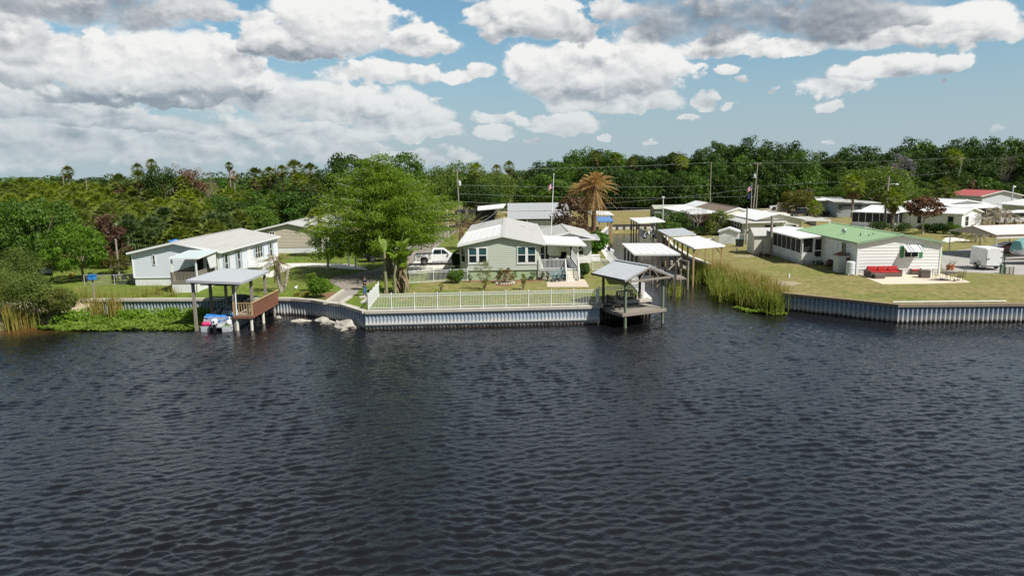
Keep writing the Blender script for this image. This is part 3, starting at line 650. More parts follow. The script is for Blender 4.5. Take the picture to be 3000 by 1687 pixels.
# white overlay on the left slope, porch on the right
sl = lambda x: zr - abs(W / 2 - x) * s_ + .135
flat_roof(gh, [(-.94, -.36, sl(-.94)), (W / 2 - .2, -.36, sl(W / 2 - .2)), (W / 2 - .2, 12.5, sl(W / 2 - .2)), (-.94, 12.5, sl(-.94))], .05, roof_white, 'roof_overlay', ribs=-.6)
MB().beam((-.94, 12.5, sl(-.94) + .1), (W / 2 - .3, 12.5, sl(W / 2 - .3) + .1), .08, .16).build('roof_lip', roof_white, gh)
pr = flat_roof(gh, [(7.85, -.35, 3.52), (11.75, -.35, 3.30), (11.75, 8.3, 3.30), (7.85, 8.3, 3.52)], .12, roof_white, 'porch_roof', ribs=1.0, edge=white)
MB().bx(7.0, 11.2, -.02, 8, .93, 1.06).build('porch_deck', deck_grey, gh)
MB().bx(7.0, 9.7, -.06, -.025, 0, .93).build('porch_skirting', mat('porch_skirting', (.42, .42, .36), .8, var=.1), gh)
MB().bx(7.02, 11.2, -.10, -.022, .95, 1.05).build('porch_edge', white, gh)
m = MB(); rail(m, (7.12, -.1), (9.72, -.1), 1.05, .95, .125, .038); m.build('porch_railing', white, gh)
for y in (.0, 8.0): MB().beam((11.0, y, 0), (11.0, y, 3.35), .16).build('porch_post', white, gh)
m = MB()
m.beam((11.0, 0, 2.75), (10.45, 0, 3.28), .07); m.beam((11, .1, 2.75), (11, .65, 3.28), .07); m.beam((11.0, 0, 2.75), (11.55, 0, 3.2), .07); m.build('porch_brace', white, gh)
m = MB(); rail(m, (11.05, .5), (11.05, 7.8), 1.05, .95, .15, .035); m.build('porch_railing', white, gh)
m = MB(); rail(m, (8.3, 8.0), (11.0, 8.0), 1.05, 1.7, .12, .03, pw=.16); m.build('porch_screen_gate', wood_dark, gh)
sm = MB()
for i in range(5): sm.bx(9.82, 10.98, -.12 - .29 * (i + 1), -.12 - .29 * i + .004 * i, 0, .86 - i * .205)
sm.build('porch_steps', concrete_pale, gh)
m = MB()
for x in (9.76, 11.03):
    m.beam((x, -.2, 1.95), (x, -1.55, .95), .07); m.beam((x, -.2, 1.15), (x, -1.55, .18), .06)
    for i in range(10): y = -.25 - i * .135; m.beam((x, y, 1.12 - i * .097), (x, y, 1.93 - i * .1), .032)
    m.beam((x, -1.55, 0), (x, -1.55, 1.02), .09); m.beam((x, -.14, .9), (x, -.14, 2.05), .09)
m.build('stair_railing', white, gh)
ptd = thing('patio_table', 'dark table with chairs half hidden on the shaded porch', 'table', (gx + 8.9, gy + 4.2, LAND + 1.06))
MB().lathe([(.75, .70), (.75, .74)], n=16).build('table_top', black, ptd); MB().tube([(0, 0, 0), (0, 0, .7)], .06).build('table_leg', black, ptd)
def wicker(x, y, rz, label):
    c = thing('porch_chair', label, 'chair', (x, y, LAND + 1.06), rz); MB().bx(-.3, .3, -.3, .3, .15, .45).build('seat', black, c); MB().bx(-.3, .3, .22, .32, .45, 1.05).build('backrest', black, c)
    m = MB(); m.bx(-.36, -.28, -.3, .3, .45, .66); m.bx(.28, .36, -.3, .3, .45, .66); m.build('armrest', black, c)
wicker(gx + 8.2, gy + 3.0, .6, 'dark porch chair nearest the green house wall, left of the porch table'); wicker(gx + 9.9, gy + 5.6, -.5, 'dark porch chair at the far right of the porch table')

# white house right behind the porch
wb = thing('mobile_home', 'white sided mobile home with grey gable roof behind the porch of the green house', 'house', (4.2, 83.2, LAND))
wallbox(5.2, 12, .0, 2.9, 3.5, .22).build('wall', white_side, wb); gable_roof(wb, 5.2, 12, 2.95, 3.6, .35, .35, roof_grey)
flat_roof(wb, [(-1.0, -.9, 2.75), (6.0, -.9, 2.75), (6.0, 2.5, 3.02), (-1.0, 2.5, 3.02)], .08, mat('dull_grey_roof', (.34, .35, .36), .6), 'awning_roof', edge=white)
MB().bx(1.3, 2.5, -.06, -.034, 0.1, 2.2).build('door', cream, wb)
window(wb, (0, 0), (1, 0), 3.4, 4.3, .9, 2.1)
bx_ = thing('storage_box', 'small white storage box beside the end of the white house, left of the canal', 'box', (9.9, 84.2, LAND)); MB().bx(-.6, .6, -.35, .35, .05, .7).build('box_body', white, bx_, bevel=.03); MB().bx(-.64, .64, -.39, .39, .7, .8).build('lid', white, bx_, bevel=.02)

# ------------------------------------------------------------------ pale blue-white house on the left
lh = thing('mobile_home', 'pale blue white mobile home with wooden railed porch behind the boathouse', 'house', (-37.5, 70.0, LAND), -.015)
W, BL, ze, zr = 8.65, 16.6, 3.30, 4.22
wallbox(W, BL, .80, ze, zr, .20).build('wall', blue_side, lh); gable_roof(lh, W, BL, ze, zr, .35, .35, roof_grey)
m = MB()
for a, b, y in ((.03, W - .03, .03),): m.bx(a, b, y, BL - .03, 0, .80)
for i in range(9): m.bx(.5 + i * 1.0, .53 + i * 1.0, .012, .03, .02, .78)
m.build('skirting', skirt_white, lh); MB().bx(-.04, W + .04, -.055, -.034, .76, .83).build('trim_board', white, lh)
m = MB()
for x, y in ((-.01, -.01), (W + .01, -.01), (W + .01, BL), (-.01, BL)): MB().bx(x - .06, x + .06, y - .06, y + .06, .8, ze).build('corner_trim', white, lh)
window(lh, (0, 0), (1, 0), 1.98, 2.28, zf(3.5), zf(4.5), fw=.05)
for y0, y1, z0, z1, nx in ((1.0, 1.9, .95, 2.95, 1), (4.2, 5.1, .95, 2.95, 1), (9.3, 11.6, 1.3, 2.85, 3), (13.9, 14.8, 1.2, 2.9, 1)):
    window(lh, (W, 0), (0, 1), y0, y1, z0, z1, nx, 2, shutter=blue_trim)
MB().bx(W + .035, W + .07, 7.1, 8.0, .95, 2.95).build('door', white, lh)
m = MB(); m.bx(W + .05, W + 1.3, 6.9, 8.3, .80, .92)
for i in range(5): m.bx(W + .1, W + 1.2, 8.3 + i * .28, 8.3 + (i + 1) * .28 - .003 * i, 0, .78 - i * .16)
m.build('side_steps', white, lh)
m = MB(); rail(m, (W + 1.25, 6.95), (W + 1.25, 8.3), .92, .9); rail(m, (W + .1, 6.95), (W + 1.2, 6.95), .92, .9); m.build('landing_railing', white, lh)
for x in (W + .12, W + 1.25):
    m = MB(); m.beam((x, 8.3, 1.82), (x, 9.75, .95), .06); m.beam((x, 8.3, 1.1), (x, 9.75, .2), .05); m.beam((x, 9.75, 0), (x, 9.75, 1.0), .08)
    for i in range(1, 10): m.beam((x, 8.3 + i * .145, 1.1 - i * .09), (x, 8.3 + i * .145, 1.8 - i * .087), .035)
    m.build('side_railing', white, lh)
# front porch
px0, px1, py0 = 6.0, 8.15, -4.6
MB().bx(px0, px1, py0, -.06, 0, .88).build('porch_base', skirt_white, lh); MB().bx(px0 - .06, px1 + .06, py0 - .06, -.06, .88, .98).build('porch_deck', wood_grey, lh)
m = MB(); rail(m, (px0, py0), (px1, py0), .98, .9, .13, .045, pw=.1); rail(m, (px1, py0), (px1, -.15), .98, .9, .13, .045, pw=.1); rail(m, (px0, py0), (px0, -.15), .98, .9, .13, .045, pw=.1); m.build('porch_railing', wood_grey, lh)
flat_roof(lh, [(px0 - .1, py0 - .1, 3.14), (px1 + .5, py0 - .1, 3.14), (px1 + .5, -.36, 3.42), (px0 - .1, -.36, 3.42)], .07, mat('pale_green_grey_awning', (.50, .58, .57), .5, var=.05), 'porch_awning', ribs=-.35, edge=white)
for x in (px0 + .1, px1 + .2): MB().beam((x, py0 + .1, .98 if x < px1 else 0), (x, py0 + .1, 3.14), .12).build('porch_post', white, lh)
MB().prism([(px1 + .35, -.5, 3.3), (px1 + .35, -2.6, 3.2), (px1 + .35, -2.0, 1.9), (px1 + .35, -.5, 1.9)], (.03, 0, 0)).build('side_screen', skirt_white, lh)
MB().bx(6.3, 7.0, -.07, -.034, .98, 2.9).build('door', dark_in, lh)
window(lh, (0, 0), (1, 0), 7.3, 8.1, 1.0, 2.9, 3, 5, fw=.06, name='french_door')
MB().bx(8.45, 8.55, -.14, -.04, 0, 3.2).build('downpipe', white, lh)

# ------------------------------------------------------------------ tan house behind it
th = thing('mobile_home', 'tan sided mobile home with white skirting behind the cypress, left side', 'house', (-35.1, 98.5, LAND))
W, BL, ze, zr = 8.6, 20, 3.2, 4.15
wallbox(W, BL, .8, ze, zr, .2).build('wall', tan_side, th); gable_roof(th, W, BL, ze, zr, .3, .35, roof_grey); MB().bx(.03, W - .03, .03, BL, 0, .8).build('skirting', skirt_white, th)
window(th, (0, 0), (1, 0), 1.6, 2.35, zf(3.07), zf(4.45), 2, 4, fw=.06)
MB().bx(-.06, -.02, 3, 6, 0, 1.4).build('fence_panel', wood_grey, th)
MB().bx(W * .5 + 1.2, W * .5 + 3.5, 7, 9, 3.9, 4.3).build('roof_vent_box', roof_grey, th)

# ------------------------------------------------------------------ white house with green roof on the right
rh = thing('mobile_home', 'white house with light green metal roof beside the patio on the right', 'house', (34.5, 70.4, LAND), -.03)
W, BL, ze, zr = 8.1, 15.6, 3.22, 3.98
wallbox(W, BL, .55, ze, zr, .30, .03).build('wall', white_side, rh); gable_roof(rh, W, BL, ze, zr, .22, .3, green_roof_m, .09, .45, mat('green_trim', (.25, .38, .24), .5))
m = MB()
for i in range(27):
    for j in range(2): m.bx(.02 + i * .3, .30 + i * .3, .0 + .008 * ((i * 7 + j * 3) % 3), .1, .02 + j * .27, .27 + j * .27)
m.bx(.02, W - .02, .1, BL, 0, .55); m.build('skirting', mat('white_block_skirting', (.70, .69, .66), .8, var=.1, vs=4), rh)
m = MB()
for x, y in ((-.01, -.01), (W + .01, -.01)): MB().bx(x - .07, x + .07, y - .06, y + .06, 0, ze).build('corner_trim', white, rh)
window(rh, (0, 0), (1, 0), 4.5, 5.95, zf(3.15), zf(4.35), 2, 1)
gs = mat('green_shutter', (.05, .22, .09), .55)
for a in (4.12, 5.98): MB().bx(a, a + .36, -.075, -.034, zf(3.15), zf(4.35)).build('shutter', gs, rh)
aw = MB(); n = 13
for i in range(n):
    a, b = 4.35 + i * 1.75 / n, 4.35 + (i + 1) * 1.75 / n; h = .02 * (i % 2)
    aw.add([(a, -.05, zf(4.42) + h), (b, -.05, zf(4.42) + h), (b + .12, -.85, zf(3.82) + h), (a + .12, -.85, zf(3.82) + h), (a, -.05, zf(4.39)), (b, -.05, zf(4.39)), (b + .12, -.85, zf(3.79)), (a + .12, -.85, zf(3.79))], [(0, 1, 2, 3), (7, 6, 5, 4), (0, 3, 7, 4), (1, 2, 6, 5), (2, 3, 7, 6)])
awo = aw.build('window_awning', white_metal, rh)
ms = MB()
for i in (2, 4, 10, 12): a = 4.35 + (i + .25) * 1.75 / n; ms.quad((a, -.06, zf(4.42) + .026), (a + .06, -.06, zf(4.42) + .026), (a + .18, -.851, zf(3.82) + .026), (a + .12, -.851, zf(3.82) + .026))
ms.build('awning_stripe', mat('dark_grey_stripe', (.10, .11, .12), .5), awo)
ma = MB()
for a in (4.45, 6.0): ma.beam((a + .1, -.82, zf(3.82)), (a, -.06, zf(3.75)), .025)
ma.build('awning_arm', white_metal, awo)
window(rh, (0, BL), (0, -1), BL - 3.6, BL - 2.7, 1.5, 2.95, 1, 2, frame=mat('grey_green_frame', (.25, .31, .31), .6))
MB().bx(-.07, -.034, 4.6, 5.4, .55, 2.7).build('side_door', white_side, rh)
for x, y, h in ((1.6, 3.2, .25), (2.0, 2.2, .12), (2.6, 2.6, .12), (2.5, 4.2, .42)):
    z = ze + .75 / 4.05 * x + .05; m = MB().lathe([(.10, z), (.06, z + .06), (.045, z + .08), (.045, z + .1 + h)], (x, y, 0), 8); m.build('roof_vent', dark_metal if h < .3 else white_metal, rh)
dsh = MB().lathe([(.02, -.05), (.25, .03), (.28, .1)], (0, 0, 0), 12, 'y'); dsh.tube([(0, 0, 0), (0, .25, -.35)], .025); o = dsh.build('satellite_dish', galv, rh); o.location = (1.2, 6.3, ze + .65); o.rotation_euler = (.3, 0, -.8)
# screened porch on its left side
sp_ = thing('screened_porch', 'white screened porch with flat pale roof and green steps, left of the green roofed house', 'porch', (32.45, 79.3, LAND), -.03)
PW, PL, PZ = 3.0, 12.5, 3.05
flat_roof(sp_, [(-.45, -.4, PZ - .16), (PW + .1, -.4, PZ + .14), (PW + .1, PL + .3, PZ + .14), (-.45, PL + .3, PZ - .16)], .1, roof_white, ribs=.9, edge=white)
MB().bx(0, PW, 0, .08, .35, 1.25).build('knee_wall', skirt_white, sp_); MB().bx(0, .08, .08, PL, .35, 1.25).build('knee_wall', skirt_white, sp_)
m = MB(); m.bx(.02, PW, .03, .10, 0, .34); m.bx(.02, .08, .1, PL, 0, .34); m.build('skirting', galv, sp_)
m = MB()
for x in (.06, 1.35, 2.4, PW - .06): m.bx(x - .055, x + .055, -.012, .092, 1.25 if x not in (1.35, 2.4) else .36, PZ - .05)
for i in range(9): y = .1 + i * (PL - .2) / 8; m.bx(-.012, .09, y - .035, y + .035, 1.25, PZ - .1)
m.bx(.0, PW, -.014, .094, PZ - .14, PZ - .02); m.bx(-.014, .094, 0, PL, PZ - .20, PZ - .08); m.bx(.005, PW, -.02, .1, 1.22, 1.30); m.build('screen_frame', white, sp_)
sc = MB(); sc.quad((.06, .05, 1.25), (1.35, .05, 1.25), (1.35, .05, PZ - .1), (.06, .05, PZ - .1)); sc.quad((2.4, .05, 1.25), (PW, .05, 1.25), (PW, .05, PZ - .1), (2.4, .05, PZ - .1)); sc.quad((.04, PL, 1.25), (.04, .1, 1.25), (.04, .1, PZ - .1), (.04, PL, PZ - .1)); sc.build('insect_screen', screen, sp_)
m = MB(); z0, z1 = .42, PZ - .15
for x in (1.46, 2.29): m.bx(x - .06, x + .06, -.06, -.02, z0, z1)
for z in (z0 + .35, z0 + 1.1, z1 - .05): m.bx(1.52, 2.23, -.058, -.022, z - .06, z + .06)
m.bx(1.52, 2.23, -.052, -.026, z0, z0 + .3); dr = m.build('screen_door', white, sp_)
MB().bx(1.5, 2.25, -.04, -.03, z0 + .3, z1).build('door_screen', screen, dr)
m = MB()
for i in range(3): m.bx(1.35, 2.75, -.42 - .3 * i, -.14 - .3 * i, .30 - i * .12, .35 - i * .12)
for x in (1.4, 2.7): m.beam((x, -.1, .25), (x, -1.0, 0), .06, .12)
m.build('green_steps', mat('dark_green_paint', (.03, .10, .05), .6), sp_)
m = MB(); m.beam((1.33, -.95, 0), (1.33, -.95, .9), .06); m.beam((1.33, -.95, .85), (1.33, -.1, 1.25), .05); m.build('handrail', galv, sp_)
m = MB(); m.bx(.1, .18, -.16, -.06, 0, PZ - .3); m.beam((.14, -.1, PZ - .32), (-.3, -.4, PZ - .16), .08); m.build('downpipe', white, sp_)
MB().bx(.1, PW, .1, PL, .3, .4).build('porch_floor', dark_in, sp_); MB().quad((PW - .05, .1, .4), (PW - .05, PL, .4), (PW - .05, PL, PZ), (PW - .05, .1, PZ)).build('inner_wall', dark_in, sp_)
# ------------------------------------------------------------------ boathouse on the left with its pontoon boat
bh = thing('boathouse', 'open boathouse with flat grey roof over the pontoon boat, left', 'boathouse', (-23.2, 58.2, 0))
ox, oy = -23.2, 58.2
flat_roof(bh, [(-25.35 - ox, 54.75 - oy, 3.98), (-21.1 - ox, 54.75 - oy, 3.74), (-21.2 - ox, 61.6 - oy, 3.74), (-25.2 - ox, 61.6 - oy, 3.98)], .14, galv, edge=mat('grey_gutter', (.42, .43, .44), .5), ribs=.8)
for x, y, zt in ((-25.05, 55.2, 3.95), (-25.0, 58.2, 3.95), (-24.95, 61.2, 3.95), (-21.9, 55.2, 3.75), (-21.6, 58.2, 3.75), (-21.5, 61.2, 3.75)):
    MB().beam((x - ox, y - oy, -1.5), (x - ox, y - oy, zt), .2).build('post', wood_grey, bh)
m = MB()
for x in (-25.0, -21.6): m.beam((x - ox, 54.9 - oy, 3.9 if x < -23 else 3.68), (x - ox, 61.5 - oy, 3.9 if x < -23 else 3.68), .12, .2)
m.beam((-25.2 - ox, 55.2 - oy, 3.88), (-21.4 - ox, 55.2 - oy, 3.68), .12, .2); m.build('roof_beam', wood_dark, bh)
m = MB(); m.tube([(-21.25 - ox, 54.75 - oy, 3.72), (-21.55 - ox, 54.95 - oy, 3.35), (-21.72 - ox, 55.05 - oy, 3.0), (-21.74 - ox, 55.06 - oy, 1.25)], .055, 8); m.build('downpipe', white, bh)
m = MB()
for y in (55.7, 60.7): m.tube([(-24.7 - ox, y - oy, 3.6), (-22.1 - ox, y - oy, 3.5)], .04, 6)
m.build('lift_beam', dark_metal, bh)
dk = thing('dock', 'timber dock with red stained board rail beside the boathouse', 'dock', (-21, 58.3, 0))
D = lambda x, y, z: (x + 21, y - 58.3, z)
m = MB()
for i in range(36): y = 55.0 + i * .18; m.bx(-21.95 + 21, -20.5 + 21, y - 58.3, y + .165 - 58.3, 1.16, 1.205)
m.build('decking', wood_grey, dk)
m = MB(); m.bx(-.98, .53, -3.36, -3.302, .98, 1.17); m.bx(.502, .56, -3.3, 3.2, .98, 1.17); m.bx(-.98, -.93, -3.3, 3.2, .98, 1.155); m.build('deck_beam', wood_red, dk)
m = MB(); rail(m, (-.93, -3.22), (.48, -3.22), 1.2, 1.0, .2, .05, pw=.13); m.build('front_railing', wood_tan, dk)
m = MB()
for i in range(44): y = -3.1 + i * .142; h = .012 * ((i * 5) % 4); m.bx(.50, .53 + h * .4, y, y + .13, 1.18, 2.14)
m.build('board_rail', wood_red, dk)
m = MB(); m.beam((.515, -3.2, 2.18), (.515, 3.2, 2.18), .16, .05)
for y in (-3.2, -.1, 3.15): m.beam((.44, y, 1.1), (.44, y, 2.15), .1)
m.build('rail_cap', wood_tan, dk)
for x, y in ((-.78, -3.15), (.36, -3.15), (.40, -.6), (.40, 2.2), (-.75, 0)): MB().tube([(x, y, -1.5), (x, y, 1.0)], .115, 9).build('pile', concrete_pale if y < 1 else wood_grey, dk)
def chair_simple(x, y, z, rz, label, m_):
    c = thing('deck_chair', label, 'chair', (x, y, z), rz); MB().bx(-.25, .25, -.25, .25, .40, .45).build('seat', m_, c); MB().bx(-.25, .25, .22, .27, .45, .95).build('backrest', m_, c)
    m = MB(); [m.beam((a, b, 0), (a, b, .4), .04) for a in (-.22, .22) for b in (-.22, .22)]; m.build('leg_frame', m_, c); return c
chair_simple(-21.3, 56.4, 1.205, 2.6, 'small dark chair on the timber dock inside the red board rail', wood_dark)

pb = thing('pontoon_boat', 'grey pontoon boat with blue tarp tied over its stern, under the boathouse', 'boat', (-23.35, 54.7, .0))
def pontoon_parts(b, L=6.3, hull_m=None, tarp=True):
    hull_m = hull_m or galv
    for x in (-.83, .83):
        m = MB(); m.bx(x - .33, x + .33, 0, L, -.25, .30) if tarp else m.lathe([(.3, 0), (.33, .1), (.33, L - .8), (.05, L)], (x, 0, .2), 12, 'y'); m.build('pontoon', hull_m, b, bevel=.03 if tarp else 0)
    MB().bx(-1.2, 1.2, .05, L - .3, .32, .42).build('deck', hull_m, b)
pontoon_parts(pb)
m = MB(); m.bx(-1.14, -1.1, .75, 5.9, .42, 1.02); m.bx(1.1, 1.14, .75, 5.9, .42, 1.02); m.bx(-1.14, 1.14, .72, .77, .42, .98); m.build('side_panel', mat('boat_panel', (.50, .53, .57), .4, metal=.2, var=.08), pb)
m = MB()
for x in (-1.12, 1.12): m.tube([(x, .72, 1.05), (x, 5.95, 1.1)], .025, 6); m.tube([(x, .72, .95), (x, .4, .45)], .02, 5); [m.tube([(x, y, .42), (x, y, 1.1)], .02, 5) for y in (.72, 2, 3.3, 4.6, 5.9)]
m.tube([(-1.12, .72, 1.05), (1.12, .72, 1.05)], .025, 6); m.build('railing', galv, pb)
tp = MB(); nx, ny = 16, 6; R9 = random.Random(5)
for j in range(ny + 1):
    for i in range(nx + 1):
        x = -1.13 + 2.26 * i / nx; f = j / ny; sag = math.sin(PI * i / nx)
        y = 1.5 - .82 * f if f < .6 else 1.0 - .02 - (f - .6) * .75 - .0; z = 1.20 - .12 * sag * (1 - f) if f < .6 else 1.13 - (f - .6) * (.9 * sag + .15) * 1.0
        tp.v.append((x, y - .03 * math.sin(i * 1.7 + j), z + R9.uniform(-.02, .02)))
for j in range(ny):
    for i in range(nx): a = j * (nx + 1) + i; tp.f.append((a, a + 1, a + nx + 2, a + nx + 1))
tp.build('tarp', mat('blue_tarp', (.02, .18, .52), .45, var=.25, vs=3, bump=.5, bs=6), pb)
cn = MB(); cn.prism([(-.35, 2.2, .42), (-.35, 2.9, .42), (-.35, 2.75, 1.25), (-.35, 2.3, 1.12)], (1.15, 0, 0)); co_ = cn.build('console', mat('console_plastic', (.55, .57, .58), .4), pb, bevel=.04)
m = MB(); prev = None; ring = [(.05 + .19 * math.cos(2 * PI * i / 16), 2.12, 1.15 + .19 * math.sin(2 * PI * i / 16)) for i in range(17)]; m.tube(ring, .02, 5); m.beam((-.13, 2.12, 1.15), (.23, 2.12, 1.15), .03); m.tube([(.05, 2.12, 1.15), (.05, 2.4, 1.1)], .03, 6); m.build('steering_wheel', black, co_)
m = MB(); pts = [(-.35 + 1.15 * i / 10, 2.55, 1.25 + .28 * math.sin(PI * i / 10)) for i in range(11)]; m.tube(pts, .018, 5)
MB().prism(pts + [(.8, 2.55, 1.25)], (0, .012, 0)).build('windscreen', glass('clear_screen', (.10, .12, .13), .1), co_); m.build('windscreen_frame', galv, co_)
m = MB(); m.prism([(-.18, .15, .65), (.18, .15, .65), (.2, .12, .95), (.12, .1, 1.08), (-.12, .1, 1.08), (-.2, .12, .95)], (0, -.5, -.03)); ob = m.build('outboard_motor', mat('white_gelcoat', (.78, .78, .77), .25, coat=.3, var=.02), pb, bevel=.05)
m = MB(); m.beam((0, -.1, .68), (0, -.1, -.25), .16, .24); m.bx(-.12, .12, -.2, .2, .50, .66); m.build('motor_leg', black, ob)
m = MB(); m.bx(-.12, -.02, -.395, -.388, .80, .86); m.bx(.02, .11, -.397, -.39, .83, .92); m.build('motor_mark', black, ob)
MB().bx(.5, 1.1, .08, .6, .42, .44).build('mat', mat('green_turf', (.14, .25, .08), .95, var=.2), pb)
m = MB(); m.bx(-1.05, 1.0, 3.2, 3.9, .42, .85); m.bx(-1.05, 1.0, 3.8, 3.95, .85, 1.25); m.bx(-1.05, 1, 5.0, 5.7, .42, .85); m.build('bench_seat', mat('dark_vinyl', (.035, .028, .026), .6), pb, bevel=.05)
bm_ = thing('bimini_top', 'dark folded canopy over the bow half of the boat in the boathouse', 'canopy', (-23.35, 59.3, 1.1))
m = MB(); n = 8
for i in range(n): a0, a1 = PI * i / n, PI * (i + 1) / n; m.quad((-1.1 * math.cos(a0), -1.2, .6 + .28 * math.sin(a0)), (-1.1 * math.cos(a1), -1.2, .6 + .28 * math.sin(a1)), (-1.1 * math.cos(a1), 1.0, .66 + .3 * math.sin(a1)), (-1.1 * math.cos(a0), 1.0, .66 + .3 * math.sin(a0)))
m.build('canopy_cloth', mat('black_canvas', (.015, .015, .017), .85), bm_)
for x in (-1.1, 1.1): MB().tube([(x, -1.2, .6), (x, 0, -.05), (x, 1.0, .66)], .02, 5).build('canopy_frame', galv, bm_)
k = thing('boat_float', 'bright pink float lying on the stern deck of the blue tarped pontoon boat', 'float', (-24.1, 54.95, .42))
MB().lathe([(.02, -.42), (.15, -.36), (.17, -.1), (.13, 0), (.17, .1), (.15, .36), (.02, .42)], (0, 0, .16), 10, 'x').build('float_body', mat('pink_plastic', (.75, .04, .18), .4), k, smooth=True)
m = MB(); m.tube([(-.2, 0, .3), (0, 0, .38), (.2, 0, .3)], .02, 5).build('handle', mat('pink_plastic', (.75, .04, .18)), k)
b_ = thing('bag', 'white plastic bag slumped on the right stern corner of the pontoon boat', 'bag', (-22.42, 55.25, .42))
m = MB().ball((0, 0, .22), .26, .24, .26, 12, 8); m.v = [(x * (1 + .12 * math.sin(9 * z + 3 * x)), y * (1 + .1 * math.cos(11 * z)), z) for x, y, z in m.v]; m.tube([(0, 0, .42), (.03, 0, .55), (-.02, .02, .66)], [.09, .04, .08], 8); m.build('bag_body', white, b_, smooth=True)

# ------------------------------------------------------------------ gazebo dock at the mouth of the canal
ga = thing('gazebo_dock', 'gazebo dock with gabled metal roof on green posts at the canal mouth', 'gazebo', (8.75, 54.1, 0), math.radians(27))
DW, DD = 3.75, 3.6
m = MB()
for i in range(26): y = -.12 + i * .165; m.bx(-.35, DW + .12, y, y + .15, 1.14, 1.185)
m.build('decking', wood_grey, ga)
m = MB(); m.bx(-.38, DW + .15, -.18, -.122, .93, 1.18); m.bx(-.40, -.352, -.12, 4.1, .93, 1.17); m.bx(DW + .122, DW + .17, -.12, 4.1, .93, 1.17)
for y in (1.2, 2.6): m.bx(-.3, DW + .1, y, y + .06, .93, 1.138)
m.build('deck_beam', wood_grey, ga)
for i, (x, y) in enumerate(((0, 0), (DW - .1, 0), (0, DD - .6), (DW - .1, DD - .6))):
    MB().tube([(x, y, -1.5), (x, y, 3.85)], [.125, .105], 10).build('post', post_green if i < 2 else wood_dark, ga)
rs, ze, zr = -.55, 3.80, 4.72; RW = DW + .95; R0, R1 = -.7, 3.9
for side, (xa, sg) in enumerate(((rs, 1), (rs + RW, -1))):
    xm = rs + RW / 2; m = MB(); m.prism([(xa, R0, ze), (xm, R0, zr), (xm, R0, zr + .07), (xa, R0, ze + .07)], (0, R1 - R0, 0))
    for i in range(1, 14): y = R0 + (R1 - R0) * i / 14; m.beam((xa, y, ze + .085), (xm, y, zr + .085), .035, .03)
    m.build('roof', galv, ga)
m = MB(); m.beam((rs + RW / 2, R0, zr + .09), (rs + RW / 2, R1, zr + .09), .3, .04); m.build('ridge_cap', galv, ga)
m = MB(); xm = rs + RW / 2
for y in (R0 + .05, 1.5, R1 - .05):
    m.beam((rs, y, ze - .06), (xm, y, zr - .07), .06, .12); m.beam((rs + RW, y, ze - .06), (xm, y, zr - .07), .06, .12)
    if y < 3: m.beam((-.2, y, ze - .1), (DW + .1, y, ze - .02), .06, .15); m.beam((xm, y, ze), (xm, y, zr - .1), .06); m.beam((xm - .9, y, ze), (xm - .5, y, ze + .5), .05); m.beam((xm + .9, y, ze), (xm + .5, y, ze + .5), .05)
for x in (0, DW - .1): m.beam((x, R0, ze - .08), (x, R1, ze - .08), .08, .18)
m.build('roof_truss', wood_grey, ga)
m = MB(); m.beam((rs - .03, R0, ze + .02), (rs - .03, R1, ze + .02), .05, .16); m.beam((rs + RW + .03, R0, ze + .02), (rs + RW + .03, R1, ze + .02), .05, .16); m.build('fascia', dark_metal, ga)
def bench(p, rz, label):
    b = thing('garden_bench', label, 'bench', p, rz)
    m = MB(); [m.bx(-.75, .75, -.25 + i * .11, -.16 + i * .11, .42, .46) for i in range(5)]; m.build('seat', wood_dark, b)
    m = MB(); [m.bx(-.7 + i * .2, -.6 + i * .2, .28, .31, .46, .98) for i in range(8)]; m.bx(-.78, .78, .27, .33, .95, 1.05); m.build('backrest', wood_dark, b)
    for x in (-.74, .74): m = MB(); m.bx(x - .04, x + .04, -.28, -.2, 0, .68); m.bx(x - .04, x + .04, .26, .34, 0, .95); m.bx(x - .05, x + .05, -.3, .3, .66, .71); m.build('arm_frame', wood_dark, b)
    return b
def gaz(x, y, z=1.185): c, s_ = math.cos(math.radians(27)), math.sin(math.radians(27)); return (8.75 + x * c - y * s_, 54.1 + x * s_ + y * c, z)
bench(gaz(.25, 1.9), math.radians(27 + 75), 'dark wooden bench on the left side of the gazebo dock')
bench(gaz(2.5, 3.3), math.radians(27 - 5), 'dark wooden bench at the back of the gazebo dock, beside its right rear post')

# ------------------------------------------------------------------ boat shelters along the canal
def shelter(label, roof_pts, posts, rm, pm, beam=True, group=None, brace=False, z0=-1.5):
    c = sum((Vector(p) for p in roof_pts), Vector()) / 4
    s_ = thing('boat_shelter', label, 'boat shelter', (c.x, c.y, 0), 0, 'flat roofed boat shelters in the canal')
    L = lambda p: (p[0] - c.x, p[1] - c.y, p[2])
    flat_roof(s_, [L(p) for p in roof_pts], .12, rm, ribs=-.6, edge=rm)
    zt = min(p[2] for p in roof_pts) - .05
    for (x, y) in posts: MB().beam((x - c.x, y - c.y, z0), (x - c.x, y - c.y, zt), .16).build('post', pm, s_)
    m = MB(); P = [Vector(L(p)) for p in roof_pts]
    for a, b in ((0, 3), (1, 2)):
        A, B = P[a].lerp(P[1 - a if a < 2 else a], .08), P[b].lerp(P[2 if b == 3 else 3], .08); m.beam(A - Vector((0, 0, .12)), B - Vector((0, 0, .12)), .08, .2)
    m.build('roof_beam', pm, s_)
    if brace:
        m = MB()
        for (x, y) in posts[:2]:
            for dx in (.7,): d = 1 if x < c.x else -1; m.beam((x - c.x, y - c.y, zt - .95), (x - c.x + d * dx, y - c.y, zt - .1), .08)
        m.build('brace', pm, s_)
    return s_
def quad(z, *q): return [G('e4', *p, z) for p in q]
A = quad(4.35, (435, 825), (1180, 825), (870, 650), (240, 650))
